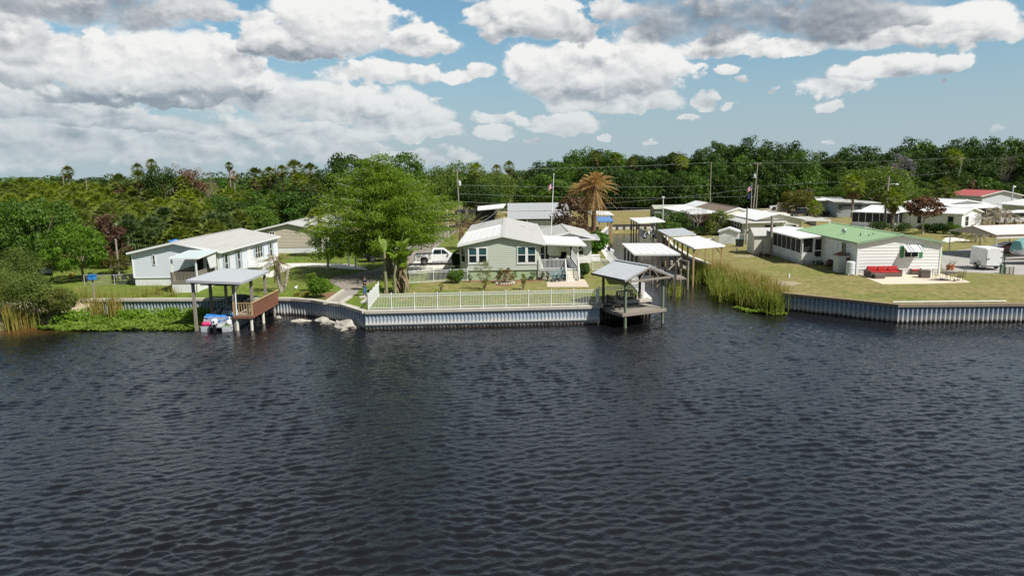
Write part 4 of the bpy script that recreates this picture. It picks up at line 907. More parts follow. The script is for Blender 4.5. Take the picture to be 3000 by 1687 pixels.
def inset(q, us): return [tuple((q[0].lerp(q[1], u)).lerp(q[3].lerp(q[2], u), v).xy) for u, v in us]
shelter('broad white roofed boat shelter in mid canal, just behind the gazebo roof', A, inset(A, [(.06, .05), (.94, .05), (.06, .36), (.06, .66), (.06, .95), (.94, .5), (.94, .95)]), roof_white, wood_dark)
B = quad(4.3, (500, 305), (935, 280), (770, 212), (360, 230))
shelter('farthest white roofed boat shelter with a pontoon boat hanging under it', B, inset(B, [(.05, .05), (.93, .05), (.05, .35), (.05, .65), (.05, .95), (.93, .5), (.93, .95)]), roof_white, wood_dark)
C = quad(4.1, (1000, 520), (1440, 495), (1230, 395), (820, 425))
shelter('grey roofed boat shelter by the dark canal wall, with one tan front post', C, inset(C, [(.02, .02), (.95, .03), (.03, .3), (.03, .62), (.03, .95), (.95, .95)]), galv, wood_tan)
Dq = quad(3.95, (1410, 720), (1910, 680), (1490, 528), (1065, 558))
shelter('bright white roofed boat shelter on tan posts at the edge of the reeds', Dq, inset(Dq, [(.02, .03), (.97, .05), (.03, .3), (.03, .55), (.03, .78), (.03, .97), (.97, .35), (.97, .65), (.97, .95)]), mat('bright_white_roof', (.84, .84, .80), .4, var=.02), wood_tan, brace=True)
# plank dock and pilings beside the middle shelter
gd = thing('dock', 'narrow weathered plank dock on pilings in mid canal behind the gazebo', 'dock', (16.8, 76.5, 0))
m = MB()
for i in range(44): y = -4.6 + i * .2; m.bx(-.1, 1.15, y, y + .185, 1.0, 1.05)
m.build('decking', wood_grey, gd); m = MB(); m.bx(-.12, -.06, -4.6, 4.2, .8, 1.0); m.bx(1.1, 1.16, -4.6, 4.2, .8, 1.0); m.build('deck_beam', wood_grey, gd)
for x, y, z in ((-.2, -4.5, 1.1), (.0, -1.6, 1.2), (1.2, -4.5, 2.9), (1.2, -1.4, 2.9), (1.25, 1.5, 2.7), (-.1, 1.6, 1.2), (1.2, 4, 2.6), (0, 4, 1.2), (-1.6, -2.8, 1.0), (-1.6, -.4, 1.0)): MB().tube([(x, y, -1.5), (x, y, z)], .12, 8).build('pile', wood_grey, gd)
m = MB(); m.beam((1.2, -4.5, 2.75), (1.2, 4, 2.5), .1, .16); m.beam((-.8, -4.5, 2.0), (1.2, -1.4, 2.85), .1, .1); m.build('lift_beam', wood_grey, gd)
rd = thing('dock', 'small railed dock in shade under the broad white shelter roof', 'dock', (15.0, 80.5, 0))
MB().bx(-1.6, 1.6, -1.0, 1.2, 1.05, 1.15).build('decking', wood_grey, rd); m = MB(); rail(m, (-1.6, -.95), (1.6, -.95), 1.15, .95, .16, .05, pw=.12); m.build('railing', wood_dark, rd)
for x, y in ((-1.5, -.9), (1.5, -.9), (-1.5, 1.1), (1.5, 1.1)): MB().tube([(x, y, -1.5), (x, y, 1.05)], .12, 8).build('pile', wood_dark, rd)
fd = thing('dock', 'low grey floating platform by the dark canal wall beside the tan posts', 'dock', (20.9, 88.6, .0)); MB().bx(-1.3, .7, -4.2, 4.0, .25, .40).build('decking', wood_grey, fd)
m = MB(); m.bx(-1.3, .7, -4.2, 4, -.1, .249); m.build('float_box', wood_dark, fd)
m = MB(); m.prism([(.2, -2, .4), (.6, -2, .4), (.55, -2, .95)], (0, .9, 0)); tag(m.build('sheet_pile_offcut', concrete_pale), 'pale concrete wedge standing on the low floating platform', 'wedge').location = (20.4, 90.5, 0)
# pontoon boat hanging in the farthest shelter
fb = thing('pontoon_boat', 'white pontoon boat on a lift under the farthest shelter, dark canopy above', 'boat', (23.2, 118.0, .9), -.06)
for x in (-.95, .95): MB().lathe([(.05, -.25), (.33, .2), (.36, .5), (.36, 6.3), (.1, 7)], (x, 0, .3), 12, 'y').build('pontoon', galv, fb, smooth=True)
MB().bx(-1.3, 1.3, .2, 6.8, .62, .72).build('deck', white, fb)
m = MB(); m.bx(-1.28, -1.22, .3, 6.6, .72, 1.4); m.bx(1.22, 1.28, .3, 6.6, .72, 1.4); m.bx(-1.28, -.45, .25, .32, .72, 1.38); m.bx(.45, 1.28, .25, .32, .72, 1.35); m.build('side_panel', mat('pale_vinyl', (.62, .60, .55), .5), fb)
m = MB(); m.bx(-.22, .22, -.5, .1, .9, 1.75); m.bx(-.1, .1, -.45, -.1, -.1, .9); m.build('outboard_motor', mat('white_gelcoat', (.78, .78, .77)), fb, bevel=.06)
for a, b in ((-1.1, -.3), (.4, 1.15)): MB().bx(a, b, .5, 1.05, .72, 1.22).build('bench_seat', mat('pale_vinyl', (.62, .60, .55)), fb, bevel=.06)
m = MB(); n = 8
for i in range(n): a0, a1 = PI * i / n, PI * (i + 1) / n; m.quad((-1.2 * math.cos(a0), 1.0, 2.5 + .35 * math.sin(a0)), (-1.2 * math.cos(a1), 1.0, 2.5 + .35 * math.sin(a1)), (-1.2 * math.cos(a1), 4.5, 2.5 + .35 * math.sin(a1)), (-1.2 * math.cos(a0), 4.5, 2.5 + .35 * math.sin(a0)))
m.build('canopy', mat('black_canvas', (.015, .015, .017)), fb)
for x in (-1.2, 1.2): MB().tube([(x, 1.0, 2.5), (x, 2.8, 1.3), (x, 4.5, 2.5)], .025, 5).build('canopy_frame', galv, fb)
# light pole beside the farthest shelter, blue topped shelter and boat on the left bank
lp = thing('light_pole', 'thin white light pole behind the farthest boat shelter', 'lamp post', (26.1, 122.5, LAND)); MB().tube([(0, 0, 0), (0, 0, 6.0)], .07, 8).build('pole', white, lp); m = MB(); m.bx(-.22, .22, -.15, .15, 6.0, 6.22); m.build('lamp_head', white, lp)
B2 = [OP('e6', *p, y) for p, y in (((2215, 590), 119), ((2370, 600), 119), ((2290, 530), 126), ((2215, 530), 126))]
sh2 = shelter('blue topped boat shelter on tan posts behind the dead palms', [Vector((14.2, 116, 3.9)), Vector((16.6, 116, 3.9)), Vector((17.3, 124, 4.15)), Vector((14.9, 124, 4.15))], [(14.4, 116.2), (16.45, 116.2), (16.6, 118.4), (16.8, 120.6), (17.0, 123.7)], mat('blue_roof_edge', (.10, .24, .50), .5), wood_tan)
sh3 = shelter('white roofed boat shelter behind the blue topped one, left bank of the canal', [Vector((14.2, 126.5, 4.5)), Vector((18.2, 126.5, 4.3)), Vector((18.8, 137, 4.3)), Vector((14.0, 137, 4.7))], [(17.9, 126.8), (18.1, 129.5), (18.3, 132), (18.5, 136.5), (14.4, 126.8)], roof_white, wood_dark)
sb = thing('moored_boat', 'small white boat moored at the left bank behind the leafy green bush', 'boat', (13.9, 101.5, .0), .1)
m = MB(); prof = [(-.9, 0, .9), (.9, 0, .9), (.9, 4, .95), (0, 5.4, 1.1), (-.9, 4, .95)]; m.add(prof + [(-.6, .1, -.1), (.6, .1, -.1), (.55, 4, -.1), (0, 5, 0), (-.55, 4, -.1)], [(0, 1, 2, 3, 4), (0, 5, 6, 1), (1, 6, 7, 2), (2, 7, 8, 3), (3, 8, 9, 4), (4, 9, 5, 0), (9, 8, 7, 6, 5)]); m.build('hull', mat('white_gelcoat', (.78, .78, .77)), sb, bevel=.04)
m = MB(); m.bx(-.5, .5, 2.2, 2.9, 1.0, 1.6); m.build('console', white, sb, bevel=.05); MB().bx(-.2, .2, -.35, .05, .5, 1.4).build('outboard_motor', black, sb, bevel=.05)

# ------------------------------------------------------------------ boulders and stones in the cove
def rock(label, p, rx, ry, rz, seed, name='boulder', m_=None):
    rr = random.Random(seed); bm = bmesh.new(); bmesh.ops.create_icosphere(bm, subdivisions=4, radius=1)
    cuts = []
    for _ in range(11):
        a = Vector((rr.uniform(-1, 1), rr.uniform(-1, 1), rr.uniform(-.7, 1))).normalized(); cuts.append((a, rr.uniform(.55, .85)))
    from mathutils import noise as mn
    for v in bm.verts:
        for a, d in cuts:
            q = v.co.dot(a)
            if q > d: v.co -= a * (q - d) * .92
        v.co *= 1 + .13 * mn.noise(v.co * 2.2 + Vector((seed, 0, 0))) + .06 * mn.noise(v.co * 6 + Vector((0, seed, 0)))
        v.co = Vector((v.co.x * rx, v.co.y * ry, v.co.z * rz))
    me = bpy.data.meshes.new(name); bm.to_mesh(me); bm.free(); me.materials.append(m_ or mat('limestone', (.40, .37, .31), .9, var=.22, vs=1.6, dirt=(.22, .19, .15), dirt_amt=.6, bump=.8, bs=9))
    o = bpy.data.objects.new(name, me); COL.objects.link(o); o.location = p; o.rotation_euler = (0, 0, rr.uniform(0, 6)); return tag(o, label, 'rock', 'stones in the cove')
rock('largest pale limestone boulder against the seawall corner in the cove', (-13.1, 55.7, .10), 1.25, .8, .52, 3).rotation_euler = (0, 0, -.35)
rock('flat long stone awash at the left end of the cove stones', (-17.5, 58.4, -.04), 1.15, .42, .24, 5).rotation_euler = (0, 0, .1)
rock('rough stone below the little green shrub on the cove wall', (-15.9, 58.2, .05), .9, .6, .35, 8)
rock('jagged stone between the flat long stone and the largest boulder', (-15.1, 57.5, .0), .75, .5, .3, 9)
rock('small upright white stone just left of the largest boulder', (-14.25, 56.7, .05), .3, .25, .4, 12)
rock('low wet stone in front of the largest boulder', (-13.3, 54.9, -.08), .7, .3, .18, 14)
rock('tiny stone alone in the water below the brown dock rail', (-20.1, 60.0, -.02), .4, .3, .2, 15)
# ------------------------------------------------------------------ vehicles
def wheel(m_t, m_r, x, y, r, w, par):
    o = MB().lathe([(r * .62, -w / 2), (r * .93, -w / 2), (r, -w * .35), (r, w * .35), (r * .93, w / 2), (r * .62, w / 2)], (x, y, r), 20, 'y').build('wheel', m_t, par, smooth=False)
    m = MB().lathe([(r * .62, -w * .42), (r * .58, -w * .30), (r * .2, -w * .34), (r * .12, -w * .45)], (x, y, r), 20, 'y')
    for i in range(6): a = 2 * PI * i / 6; [m.beam((x, y + s * w * .44, r), (x + r * .58 * math.cos(a), y + s * w * .42, r + r * .58 * math.sin(a)), .06, .05) for s in (-1, 1)]
    m.lathe([(r * .12, w * .45), (r * .2, w * .34), (r * .58, w * .30), (r * .62, w * .42)], (x, y, r), 20, 'y'); m.build('rim', m_r, o)
def loft(secs):                              # closed outlines of equal length, joined one to the next
    m = MB(); n = len(secs[0]); 
    for s in secs: m.v += [tuple(p) for p in s]
    for i in range(len(secs) - 1):
        for j in range(n): k = (j + 1) % n; m.f.append((i * n + j, i * n + k, (i + 1) * n + k, (i + 1) * n + j))
    m.f.append(tuple(reversed(range(n)))); m.f.append(tuple((len(secs) - 1) * n + j for j in range(n))); return m
def pickup(label, loc, rz, paint, cap=False, closed_bed=False):
    """a crew-cab pickup, front towards +x, side profile pushed across with tumblehome"""
    p = thing('pickup_truck', label, 'pickup truck', loc, rz); Wd = .98
    def sec(pts, wtop): return [[(x, s * (Wd if z < 1.15 else Wd - (z - 1.15) * wtop), z) for x, z in pts] for s in (-1, 1)]
    def arch(cx, r=.52, n=9): return [(cx + r * math.cos(PI * i / n), .50 + r * math.sin(PI * i / n)) for i in range(n + 1)]
    low = [(2.92, .55), (2.95, .75), (2.93, 1.08), (2.80, 1.16), (1.35, 1.24), (1.2, 1.28), (-.85, 1.28), (-2.9, 1.28), (-2.95, .62)] + [(-2.55, .5)] + [(x, z) for x, z in reversed(arch(-1.85))] + [(1.35, .48)] + [(x, z) for x, z in reversed(arch(1.9))] + [(2.7, .5)]
    low = [(x, z) for x, z in low]
    loft(sec(low, .1)).build('body', paint, p, bevel=.035)
    cab = [(1.30, 1.26), (.55, 1.86), (.35, 1.92), (-.75, 1.92), (-.92, 1.82), (-.95, 1.26)]
    m = MB(); A = [(x, -(Wd - .03 - (z - 1.26) * .30), z) for x, z in cab]; B = [(x, -y, z) for (x, y, z) in A]; loft([A, B]).build('cab', paint, p, bevel=.04)
    for s in (-1, 1):
        for q in ([(1.02, 1.31), (.52, 1.78), (.22, 1.82), (.22, 1.31)], [(.16, 1.31), (.16, 1.82), (-.66, 1.82), (-.80, 1.31)]):
            P = [(x, s * (Wd - .025 - (z - 1.26) * .30 + .018), z) for x, z in q]; MB().quad(*P).build('side_window', pane, p)
        mm = MB(); mm.bx(.95, 1.10, s * 1.0 if s > 0 else -1.22, s * 1.22 if s > 0 else -1.0, 1.25, 1.45); mm.build('mirror', paint, p, bevel=.03)
        mm = MB(); mm.bx(-2.97, -2.88, s * .80 if s > 0 else -.96, s * .96 if s > 0 else -.80, .85, 1.2); mm.build('taillight', mat('red_lens', (.35, .01, .01), .2), p)
        mm = MB(); mm.bx(2.86, 2.97, s * .62 if s > 0 else -.95, s * .95 if s > 0 else -.62, .85, 1.05); mm.build('headlight', mat('clear_lens', (.6, .62, .64), .1), p)
        for cx in (-1.85, 1.9): MB().add([(cx + .50 * math.cos(a), s * (Wd - .2), .48 + .50 * math.sin(a)) for a in [PI * i / 10 for i in range(11)]] , [tuple(range(11))]).build('wheel_well', dark_in, p)
        MB().bx(-.95, 1.25, s * .94 if s > 0 else -1.04, s * 1.04 if s > 0 else -.94, .40, .46).build('running_board', black, p)
        mm = MB(); [mm.bx(x, x + .18, s * .985 if s > 0 else -1.0, s * 1.0 if s > 0 else -.985, 1.12, 1.15) for x in (.2, -.7)]; mm.build('door_handle', paint, p)
    ws = [(1.22, 1.30), (.58, 1.80)]; MB().quad((ws[0][0] + .03, -.82, ws[0][1]), (ws[0][0] + .03, .82, ws[0][1]), (ws[1][0] + .03, .70, ws[1][1]), (ws[1][0] + .03, -.70, ws[1][1])).build('windscreen', pane, p)
    MB().bx(2.93, 2.98, -.6, .6, .72, 1.06).build('grille', black, p); MB().bx(2.90, 3.02, -.95, .95, .48, .66).build('bumper', chrome, p); MB().bx(-3.05, -2.93, -.9, .9, .5, .68).build('rear_bumper', chrome, p)
    MB().bx(-2.85, -1.0, -.82, .82, 1.281, 1.30).build('bed_cover', black, p)
    for x in (-1.85, 1.9):
        for y in (-.86, .86): wheel(rubber, chrome, x, y, .41, .27, p)
    return p
pw = mat('white_car_paint', (.80, .80, .80), .25, coat=.5, var=.015)
pk = mat('black_car_paint', (.012, .013, .016), .25, coat=.5, var=.05)
rw = G('e8', 735, 1310)
pickup('white crew cab pickup parked on the pale pad beside the green house', (rw.x + 1.85, rw.y + .75, LAND + .01), .10, pw)
pickup('black pickup in the shade of the cypress, behind the white pickup', (-15.6, 88.0, LAND + .01), -2.75, pk)
q = G('f2', 620, 480); pickup('black pickup facing right on the far drive beside the yellow green bushes', (q.x + 1.6, q.y + 1.8, LAND), .15, pk)
q = G('f2', 250, 370); pickup('white pickup facing left at the far edge, half hidden by a tan wooden panel', (q.x + 1.4, q.y + 1.4, LAND), PI - .2, pw)
o = thing('board_screen', 'tan wooden board panel standing in front of the far white pickup', 'panel', G('f2', 350, 388)); m = MB(); [m.bx(-1.5 + i * .25, -1.26 + i * .25, 0, .04, 0, 2.35) for i in range(12)]; m.build('boards', mat('tan_boards', (.42, .36, .28), .8, var=.15), o); MB().bx(-1.5, 1.5, .045, .09, .6, .7).build('crossbar', wood_grey, o)
# red sports car under the carport
red = mat('dark_red_car_paint', (.16, .012, .02), .22, coat=.6, var=.03)
def low_car(label, loc, rz, paint):
    p = thing('parked_car', label, 'car', loc, rz); Wd = .92
    prof = [(2.2, .35), (2.25, .6), (2.0, .74), (1.0, .86), (.75, .90), (-1.5, .95), (-2.15, .92), (-2.25, .6), (-2.15, .35)]
    loft([[(x, s * Wd, z) for x, z in prof] for s in (-1, 1)]).build('body', paint, p, bevel=.08)
    cab = [(.85, .88), (.10, 1.28), (-.75, 1.30), (-1.75, .94)]; loft([[(x, s * (Wd - .06 - (z - .88) * .45), z) for x, z in cab] for s in (-1, 1)]).build('cab', paint, p, bevel=.05)
    for s in (-1, 1): MB().quad(*[(x, s * (Wd - .035 - (z - .88) * .45), z) for x, z in [(.62, .95), (.05, 1.24), (-.7, 1.25), (-1.3, .98)]]).build('side_window', pane, p)
    MB().quad((.88, -.75, .92), (.88, .75, .92), (.16, .65, 1.27), (.16, -.65, 1.27)).build('windscreen', pane, p)
    for x in (-1.4, 1.4):
        for y in (-.80, .80): wheel(rubber, chrome, x, y, .33, .24, p)
    for s in (-1, 1): MB().bx(2.05, 2.24, s * .55 if s > 0 else -.85, s * .85 if s > 0 else -.55, .60, .72).build('headlight', mat('clear_lens', (.6, .62, .64)), p)
    return p
q = G('k8', 1625, 880); low_car('dark red low car parked under the cream roofed carport', (q.x + 1.3, q.y + 1.0, LAND + .01), PI - .12, red)
# enclosed trailer
q = G('k8', 1345, 1120)
tr_ = thing('cargo_trailer', 'small white enclosed cargo trailer on the drive beside the patio', 'trailer', (q.x + .05, q.y - .2, LAND + .02), -.06)
TW, TL, TH = 1.75, 2.7, 2.25
wt = mat('white_trailer_skin', (.78, .78, .78), .35, var=.03)
MB().bx(0, TW, 0, TL, .42, TH).build('body', wt, tr_, bevel=.05)
m = MB(); m.bx(.12, TW - .12, -.03, -.004, .50, TH - .12); rd_ = m.build('rear_door', wt, tr_, bevel=.01)
m = MB(); m.tube([(.1, -.05, .5), (.1, -.05, TH - .15)], .02, 6); m.tube([(TW - .08, -.04, .5), (TW - .08, -.04, TH - .15)], .018, 6); m.beam((.1, -.06, 1.2), (.45, -.06, 1.2), .04); [m.bx(TW - .3, TW - .04, -.05, -.031, z, z + .05) for z in (.7, 1.3, 1.9)]; m.build('door_hardware', dark_metal, rd_)
m = MB(); [m.bx(.5 + i * .2, .58 + i * .2, -.03, -.004, TH - .07, TH - .03) for i in range(5)]; m.build('marker_light', mat('red_lens', (.35, .01, .01)), tr_)
m = MB(); m.bx(0, TW, -.02, TL, .36, .42); [m.beam((x, 0, .05), (x, 0, .4), .06) for x in (.1, TW - .1)]; m.build('chassis', dark_metal, tr_)
for x in (-.12, TW + .12): wheel(rubber, chrome, 0, 0, .33, .2, tr_)
for o in list(tr_.children):
    if o.name.startswith('wheel'): o.rotation_euler = (0, 0, PI / 2)
ws_ = [o for o in tr_.children if o.name.startswith('wheel')]
ws_[0].location = (-.12, 1.25, 0); ws_[1].location = (TW + .12, 1.25, 0)
for x in (-.24, TW + .02): m = MB(); m.prism([(x, .85, .45), (x, .85, .72), (x, 1.0, .82), (x, 1.5, .82), (x, 1.65, .72), (x, 1.65, .45), (x, 1.55, .45), (x, 1.5, .68), (x, 1.0, .68), (x, .95, .45)], (.22, 0, 0)); m.build('mudguard', galv, tr_)
m = MB(); m.beam((.3, TL, .4), (TW / 2, TL + 1.1, .42), .07); m.beam((TW - .3, TL, .4), (TW / 2, TL + 1.1, .42), .07); m.build('drawbar', dark_metal, tr_)
pl = thing('pallet', 'dark green painted pallet leaning beside a plain pallet next to the cargo trailer', 'pallet', G('k8', 1600, 1165), .1)
m = MB(); [m.bx(0, .5, -.02 + .01 * (i % 2), .0 + .03, .03 + i * .17, .15 + i * .17) for i in range(5)]; m.bx(.02, .08, .05, .2, 0, .9); m.bx(.42, .48, .05, .2, 0, .9); m.build('slats', mat('dark_green_paint', (.03, .10, .05)), pl)
pl = thing('pallet', 'grey wooden pallet standing right of the dark green pallet by the trailer', 'pallet', G('k8', 1665, 1178), .05)
m = MB(); [m.bx(0, .9, -.02, .0, .03 + i * .15, .12 + i * .15) for i in range(5)]; m.build('slats', wood_grey, pl); m = MB(); [m.bx(x, x + .07, .005, .12, 0, .74) for x in (.0, .42, .83)]; m.build('stringers', wood_dark, pl)
# covered boat at the right edge
cb = thing('trailer_boat', 'silver boat under a teal cover on its trailer at the right edge', 'boat', (54.2, 76.6, LAND + .45), .02)
st_ = [(0.0, .35, 1.0, .95), (.5, .95, .62, 1.35), (1.6, 1.2, .45, 1.4), (6.2, 1.25, .40, 1.35)]
loft([[(x, -w, zt), (x, -w * .85, zb + .12), (x, 0, zb), (x, w * .85, zb + .12), (x, w, zt)] for x, w, zb, zt in st_]).build('hull', mat('silver_hull', (.55, .57, .58), .3, metal=.3, var=.04), cb, bevel=.03)
loft([[(x, -w - .03, zt - .05), (x, -w * .55, zt + h), (x, w * .55, zt + h), (x, w + .03, zt - .05)] for (x, w, zb, zt), h in zip(st_, (.35, .75, .95, .9))]).build('boat_cover', mat('teal_canvas', (.17, .36, .34), .8, var=.12, vs=1.5), cb, bevel=.06)
m = MB(); [m.quad((a, -1.225 + .0, .95), (b, -1.24, .95), (b, -1.262, 1.25), (a, -1.245, 1.25)) for a, b in ((1.8, 3.0), (3.2, 4.6))]; m.build('side_window', pane, cb)
m = MB(); m.beam((-1.3, 0, .1), (5.5, -.4, .1), .1); m.beam((-1.3, 0, .1), (5.5, .4, .1), .1); m.beam((-.7, 0, -.45), (-.7, 0, .5), .07); m.beam((-1.35, 0, .25), (-.55, 0, .25), .12, .08); m.build('trailer_frame', dark_metal, cb)
for y in (-.9, .9): wheel(rubber, galv, 3.6, y, .33, .22, cb)
for o in [o for o in cb.children if o.name.startswith('wheel')]: o.location.z = -.45
# carport
cpt = thing('carport', 'metal carport with cream gable roof and open sides at the right edge', 'carport', (58.3, 81.4, LAND), .16)
flat_roof(cpt, [(-3.0, -.6 + .6, 2.75), (14, 0, 2.75), (14, 3.6, 3.55), (-3.0, 3.6, 3.55)], .06, mat('cream_roof_metal', (.80, .76, .64), .5, var=.03), 'roof', ribs=-.8, edge=mat('brown_trim', (.22, .10, .07), .6))
flat_roof(cpt, [(-3.0, 3.6, 3.55), (14, 3.6, 3.55), (14, 7.2, 2.75), (-3.0, 7.2, 2.75)], .06, MATS['cream_roof_metal'], 'roof', ribs=-.8)
MB().prism([(-2.95, .1, 2.7), (-2.95, 3.6, 3.5), (-2.95, 7.1, 2.7)], (.03, 0, 0)).build('gable_panel', mat('tan_panel', (.40, .35, .28), .7), cpt); MB().bx(-2.9, 14, .02, .05, 2.35, 2.72).build('side_panel', mat('cream_panel', (.62, .58, .48), .6), cpt)
for x in (-2.85, 1.4, 5.6, 9.8):
    for y in (.1, 7.0): MB().beam((x, y, 0), (x, y, 2.7), .08).build('post', galv, cpt)
m = MB(); [m.beam((x, .1, 2.1), (x + .5, .1, 2.68), .05) for x in (-2.85, 1.4)]; m.build('brace', galv, cpt)
# ------------------------------------------------------------------ patio furniture on the right
wick = mat('brown_wicker', (.13, .10, .085), .8, var=.2, vs=12, bump=.8, bs=60)
cush = mat('red_cushion', (.42, .02, .018), .8, var=.08)
def wbox(par, nm, x0, x1, y0, y1, z0, z1, m_): return MB().bx(x0, x1, y0, y1, z0, z1).build(nm, m_, par, bevel=.03)
q = G('k7', 700, 1020); sf = thing('sectional_sofa', 'brown wicker corner sofa with red cushions against the white house wall', 'sofa', (q.x, q.y, LAND + .03), -.03)
s0 = -1.75
wbox(sf, 'base', s0, s0 + 3.2, 1.2, 1.95, .02, .38, wick); wbox(sf, 'chaise', s0 + .02, s0 + .98, .0, 1.19, .02, .40, wick); wbox(sf, 'backrest', s0, s0 + 3.2, 1.96, 2.12, .02, .72, wick); wbox(sf, 'armrest', s0 + 3.02, s0 + 3.2, 1.19, 1.95, .385, .62, wick); wbox(sf, 'side_rest', s0 - .16, s0 - .01, .5, 2.1, .02, .62, wick)
for i in range(3): wbox(sf, 'seat_cushion', s0 + .02 + i * 1.0, s0 + .99 + i * 1.0, 1.2, 1.9, .39, .52, cush); c = MB().bx(-.47, .47, -.1, .1, 0, .46).build('back_cushion', cush, sf, bevel=.07); c.location = (s0 + .52 + i * .99, 1.84, .52); c.rotation_euler = (-.18, 0, .02 * (i - 1))
q = G('k7', 930, 985); ac = thing('armchair', 'brown wicker armchair with red cushion between sofa and side table', 'armchair', (q.x, q.y + .5, LAND + .03), -.25)
wbox(ac, 'base', -.42, .42, -.4, .4, .02, .36, wick); wbox(ac, 'backrest', -.42, .42, .401, .52, .02, .78, wick); wbox(ac, 'armrest', -.50, -.425, -.4, .5, .02, .60, wick); wbox(ac, 'armrest', .425, .50, -.4, .5, .02, .60, wick); wbox(ac, 'seat_cushion', -.4, .4, -.4, .38, .365, .5, cush)
c = MB().bx(-.36, .36, -.09, .09, 0, .3).build('back_cushion', cush, ac, bevel=.06); c.location = (0, .15, .52); c.rotation_euler = (-1.0, 0, 0)
q = G('k7', 1015, 1015); st2 = thing('side_table', 'square brown wicker box table in front of the wicker armchair', 'table', (q.x, q.y + .45, LAND + .03), -.2); wbox(st2, 'base', -.42, .42, -.42, .42, .02, .66, wick); wbox(st2, 'table_top', -.45, .45, -.45, .45, .662, .70, wick)
q = G('k7', 1240, 1040); dt = thing('dining_table', 'oval dark metal patio table with four metal chairs round it', 'table', (q.x, q.y + .3, LAND + .03), 0)
m = MB(); m.lathe([(.62, .70), (.62, .73)], n=20); m.v = [(x * 1.35, y, z) for x, y, z in m.v]; m.build('table_top', mat('bronze_metal', (.10, .085, .06), .45, metal=.4, var=.15), dt)
for a in range(4): b = PI / 4 + a * PI / 2; MB().tube([(.5 * math.cos(b), .35 * math.sin(b), .7), (.25 * math.cos(b), .2 * math.sin(b), .35), (.55 * math.cos(b), .4 * math.sin(b), 0)], .02, 6).build('leg', MATS['bronze_metal'], dt)
def mchair(x, y, rz, label):
    c = thing('patio_chair', label, 'chair', (q.x + x, q.y + .3 + y, LAND + .03), rz); bmz = MATS['bronze_metal']
    m = MB(); m.bx(-.23, .23, -.23, .23, .43, .45); m.build('seat', bmz, c)
    m = MB(); [m.tube([(s * .22, .24, .45), (s * .22, .32, 1.0)], .018, 6) for s in (-1, 1)]; [m.beam((-.22, .25 + .02 * i, .55 + i * .14), (.22, .25 + .02 * i, .55 + i * .14), .02) for i in range(4)]; m.build('backrest', bmz, c)
    m = MB(); [m.tube([(s * .25, .24, .66), (s * .26, -.2, .66), (s * .24, -.22, .0)], .016, 6) for s in (-1, 1)]; m.build('arm_frame', bmz, c)
    for s in (-1, 1): MB().tube([(s * .21, .22, .43), (s * .22, .27, 0)], .017, 6).build('leg', bmz, c)
mchair(-1.05, .25, PI / 2, 'dark metal patio chair at the left end of the oval table'); mchair(1.1, -.1, -PI / 2 - .2, 'dark metal patio chair at the right end of the oval table, nearest the lawn'); mchair(.45, -.75, PI, 'dark metal patio chair on the near side of the oval table'); mchair(.35, .95, .2, 'dark metal patio chair on the far side of the oval table')
q = G('k7', 1130, 970); um = thing('patio_umbrella', 'folded lime green patio umbrella at the right corner of the white house', 'umbrella', (q.x + .1, q.y + .3, LAND)); MB().tube([(0, 0, 0), (0, 0, 2.65)], .025, 6).build('pole', galv, um)
m = MB(); prof = [(.05, 2.6), (.13, 2.2), (.20, 1.7), (.15, 1.3), (.19, 1.0), (.16, .95)]; n = 14; m.lathe(prof, n=n); m.v = [(x * (1 + .3 * (i % 2)), y * (1 + .3 * (i % 2)), z) for i, (x, y, z) in enumerate(m.v)]; m.build('canopy', mat('lime_canvas', (.20, .42, .12), .8), um); MB().lathe([(.25, 0), (.25, .06), (.06, .1)]).build('base', concrete, um)
for lab, px_, h, colr, nm in (('terracotta pot with a spiky plant near the corner of the white house', (1215, 935), .45, (.38, .14, .07), 'flower_pot'), ('orange cone like pot standing right of the spiky potted plant', (1222, 940), .5, (.55, .18, .07), 'flower_pot')):
    q = G('k7', *px_); o = thing(nm, lab, 'flower pot', (q.x + (.35 if 'cone' in lab else 0), q.y, LAND)); MB().lathe([(.14, 0), (.22, h), (.24, h), (.24, h + .05), (.18, h + .05)]).build('pot', mat(nm + lab[:4], colr, .8), o)
    if 'spiky' in lab: m = MB(); [m.add([(.03 * math.cos(a), .03 * math.sin(a), h), (-.03 * math.cos(a), .03, h), (.55 * math.cos(a), .55 * math.sin(a), h + .7 + .2 * math.sin(3 * a))], [(0, 1, 2)]) for a in [i * .6 for i in range(11)]]; m.build('leaves', mat('spiky_leaf', (.10, .16, .05), .5), o)
# shed with rusty roof, water tank and smoker beside the side wall
q = G('k6', 1150, 965); rs_ = thing('garden_cabinet', 'small white metal cabinet shed with rusty gabled roof by the green roofed house', 'shed', (q.x - .1, q.y, LAND), -.03)
m = MB(); m.bx(0, 1.55, 0, 1.2, .02, 1.75); [m.bx(x, x + .02, -.012, -.001, .05, 1.72) for x in (.4, .8, 1.2)]; m.build('wall', mat('dull_white_metal', (.58, .60, .62), .5, var=.08, dirt=(.35, .25, .18), dirt_amt=.2), rs_)
rust = mat('rusty_metal', (.20, .07, .035), .8, var=.35, vs=2, dirt=(.10, .10, .10), dirt_amt=.7)
m = MB(); m.prism([(-.12, -.1, 1.76), (.77, -.1, 2.02), (.77, -.1, 2.06), (-.12, -.1, 1.80)], (0, 1.4, 0)); m.prism([(1.67, -.1, 1.76), (.772, -.1, 2.02), (.772, -.1, 2.06), (1.67, -.1, 1.80)], (0, 1.4, 0)); m.build('roof', rust, rs_)
m = MB(); m.bx(.78, 1.12, -.03, -.013, .3, 1.6); m.build('rust_door', rust, rs_)
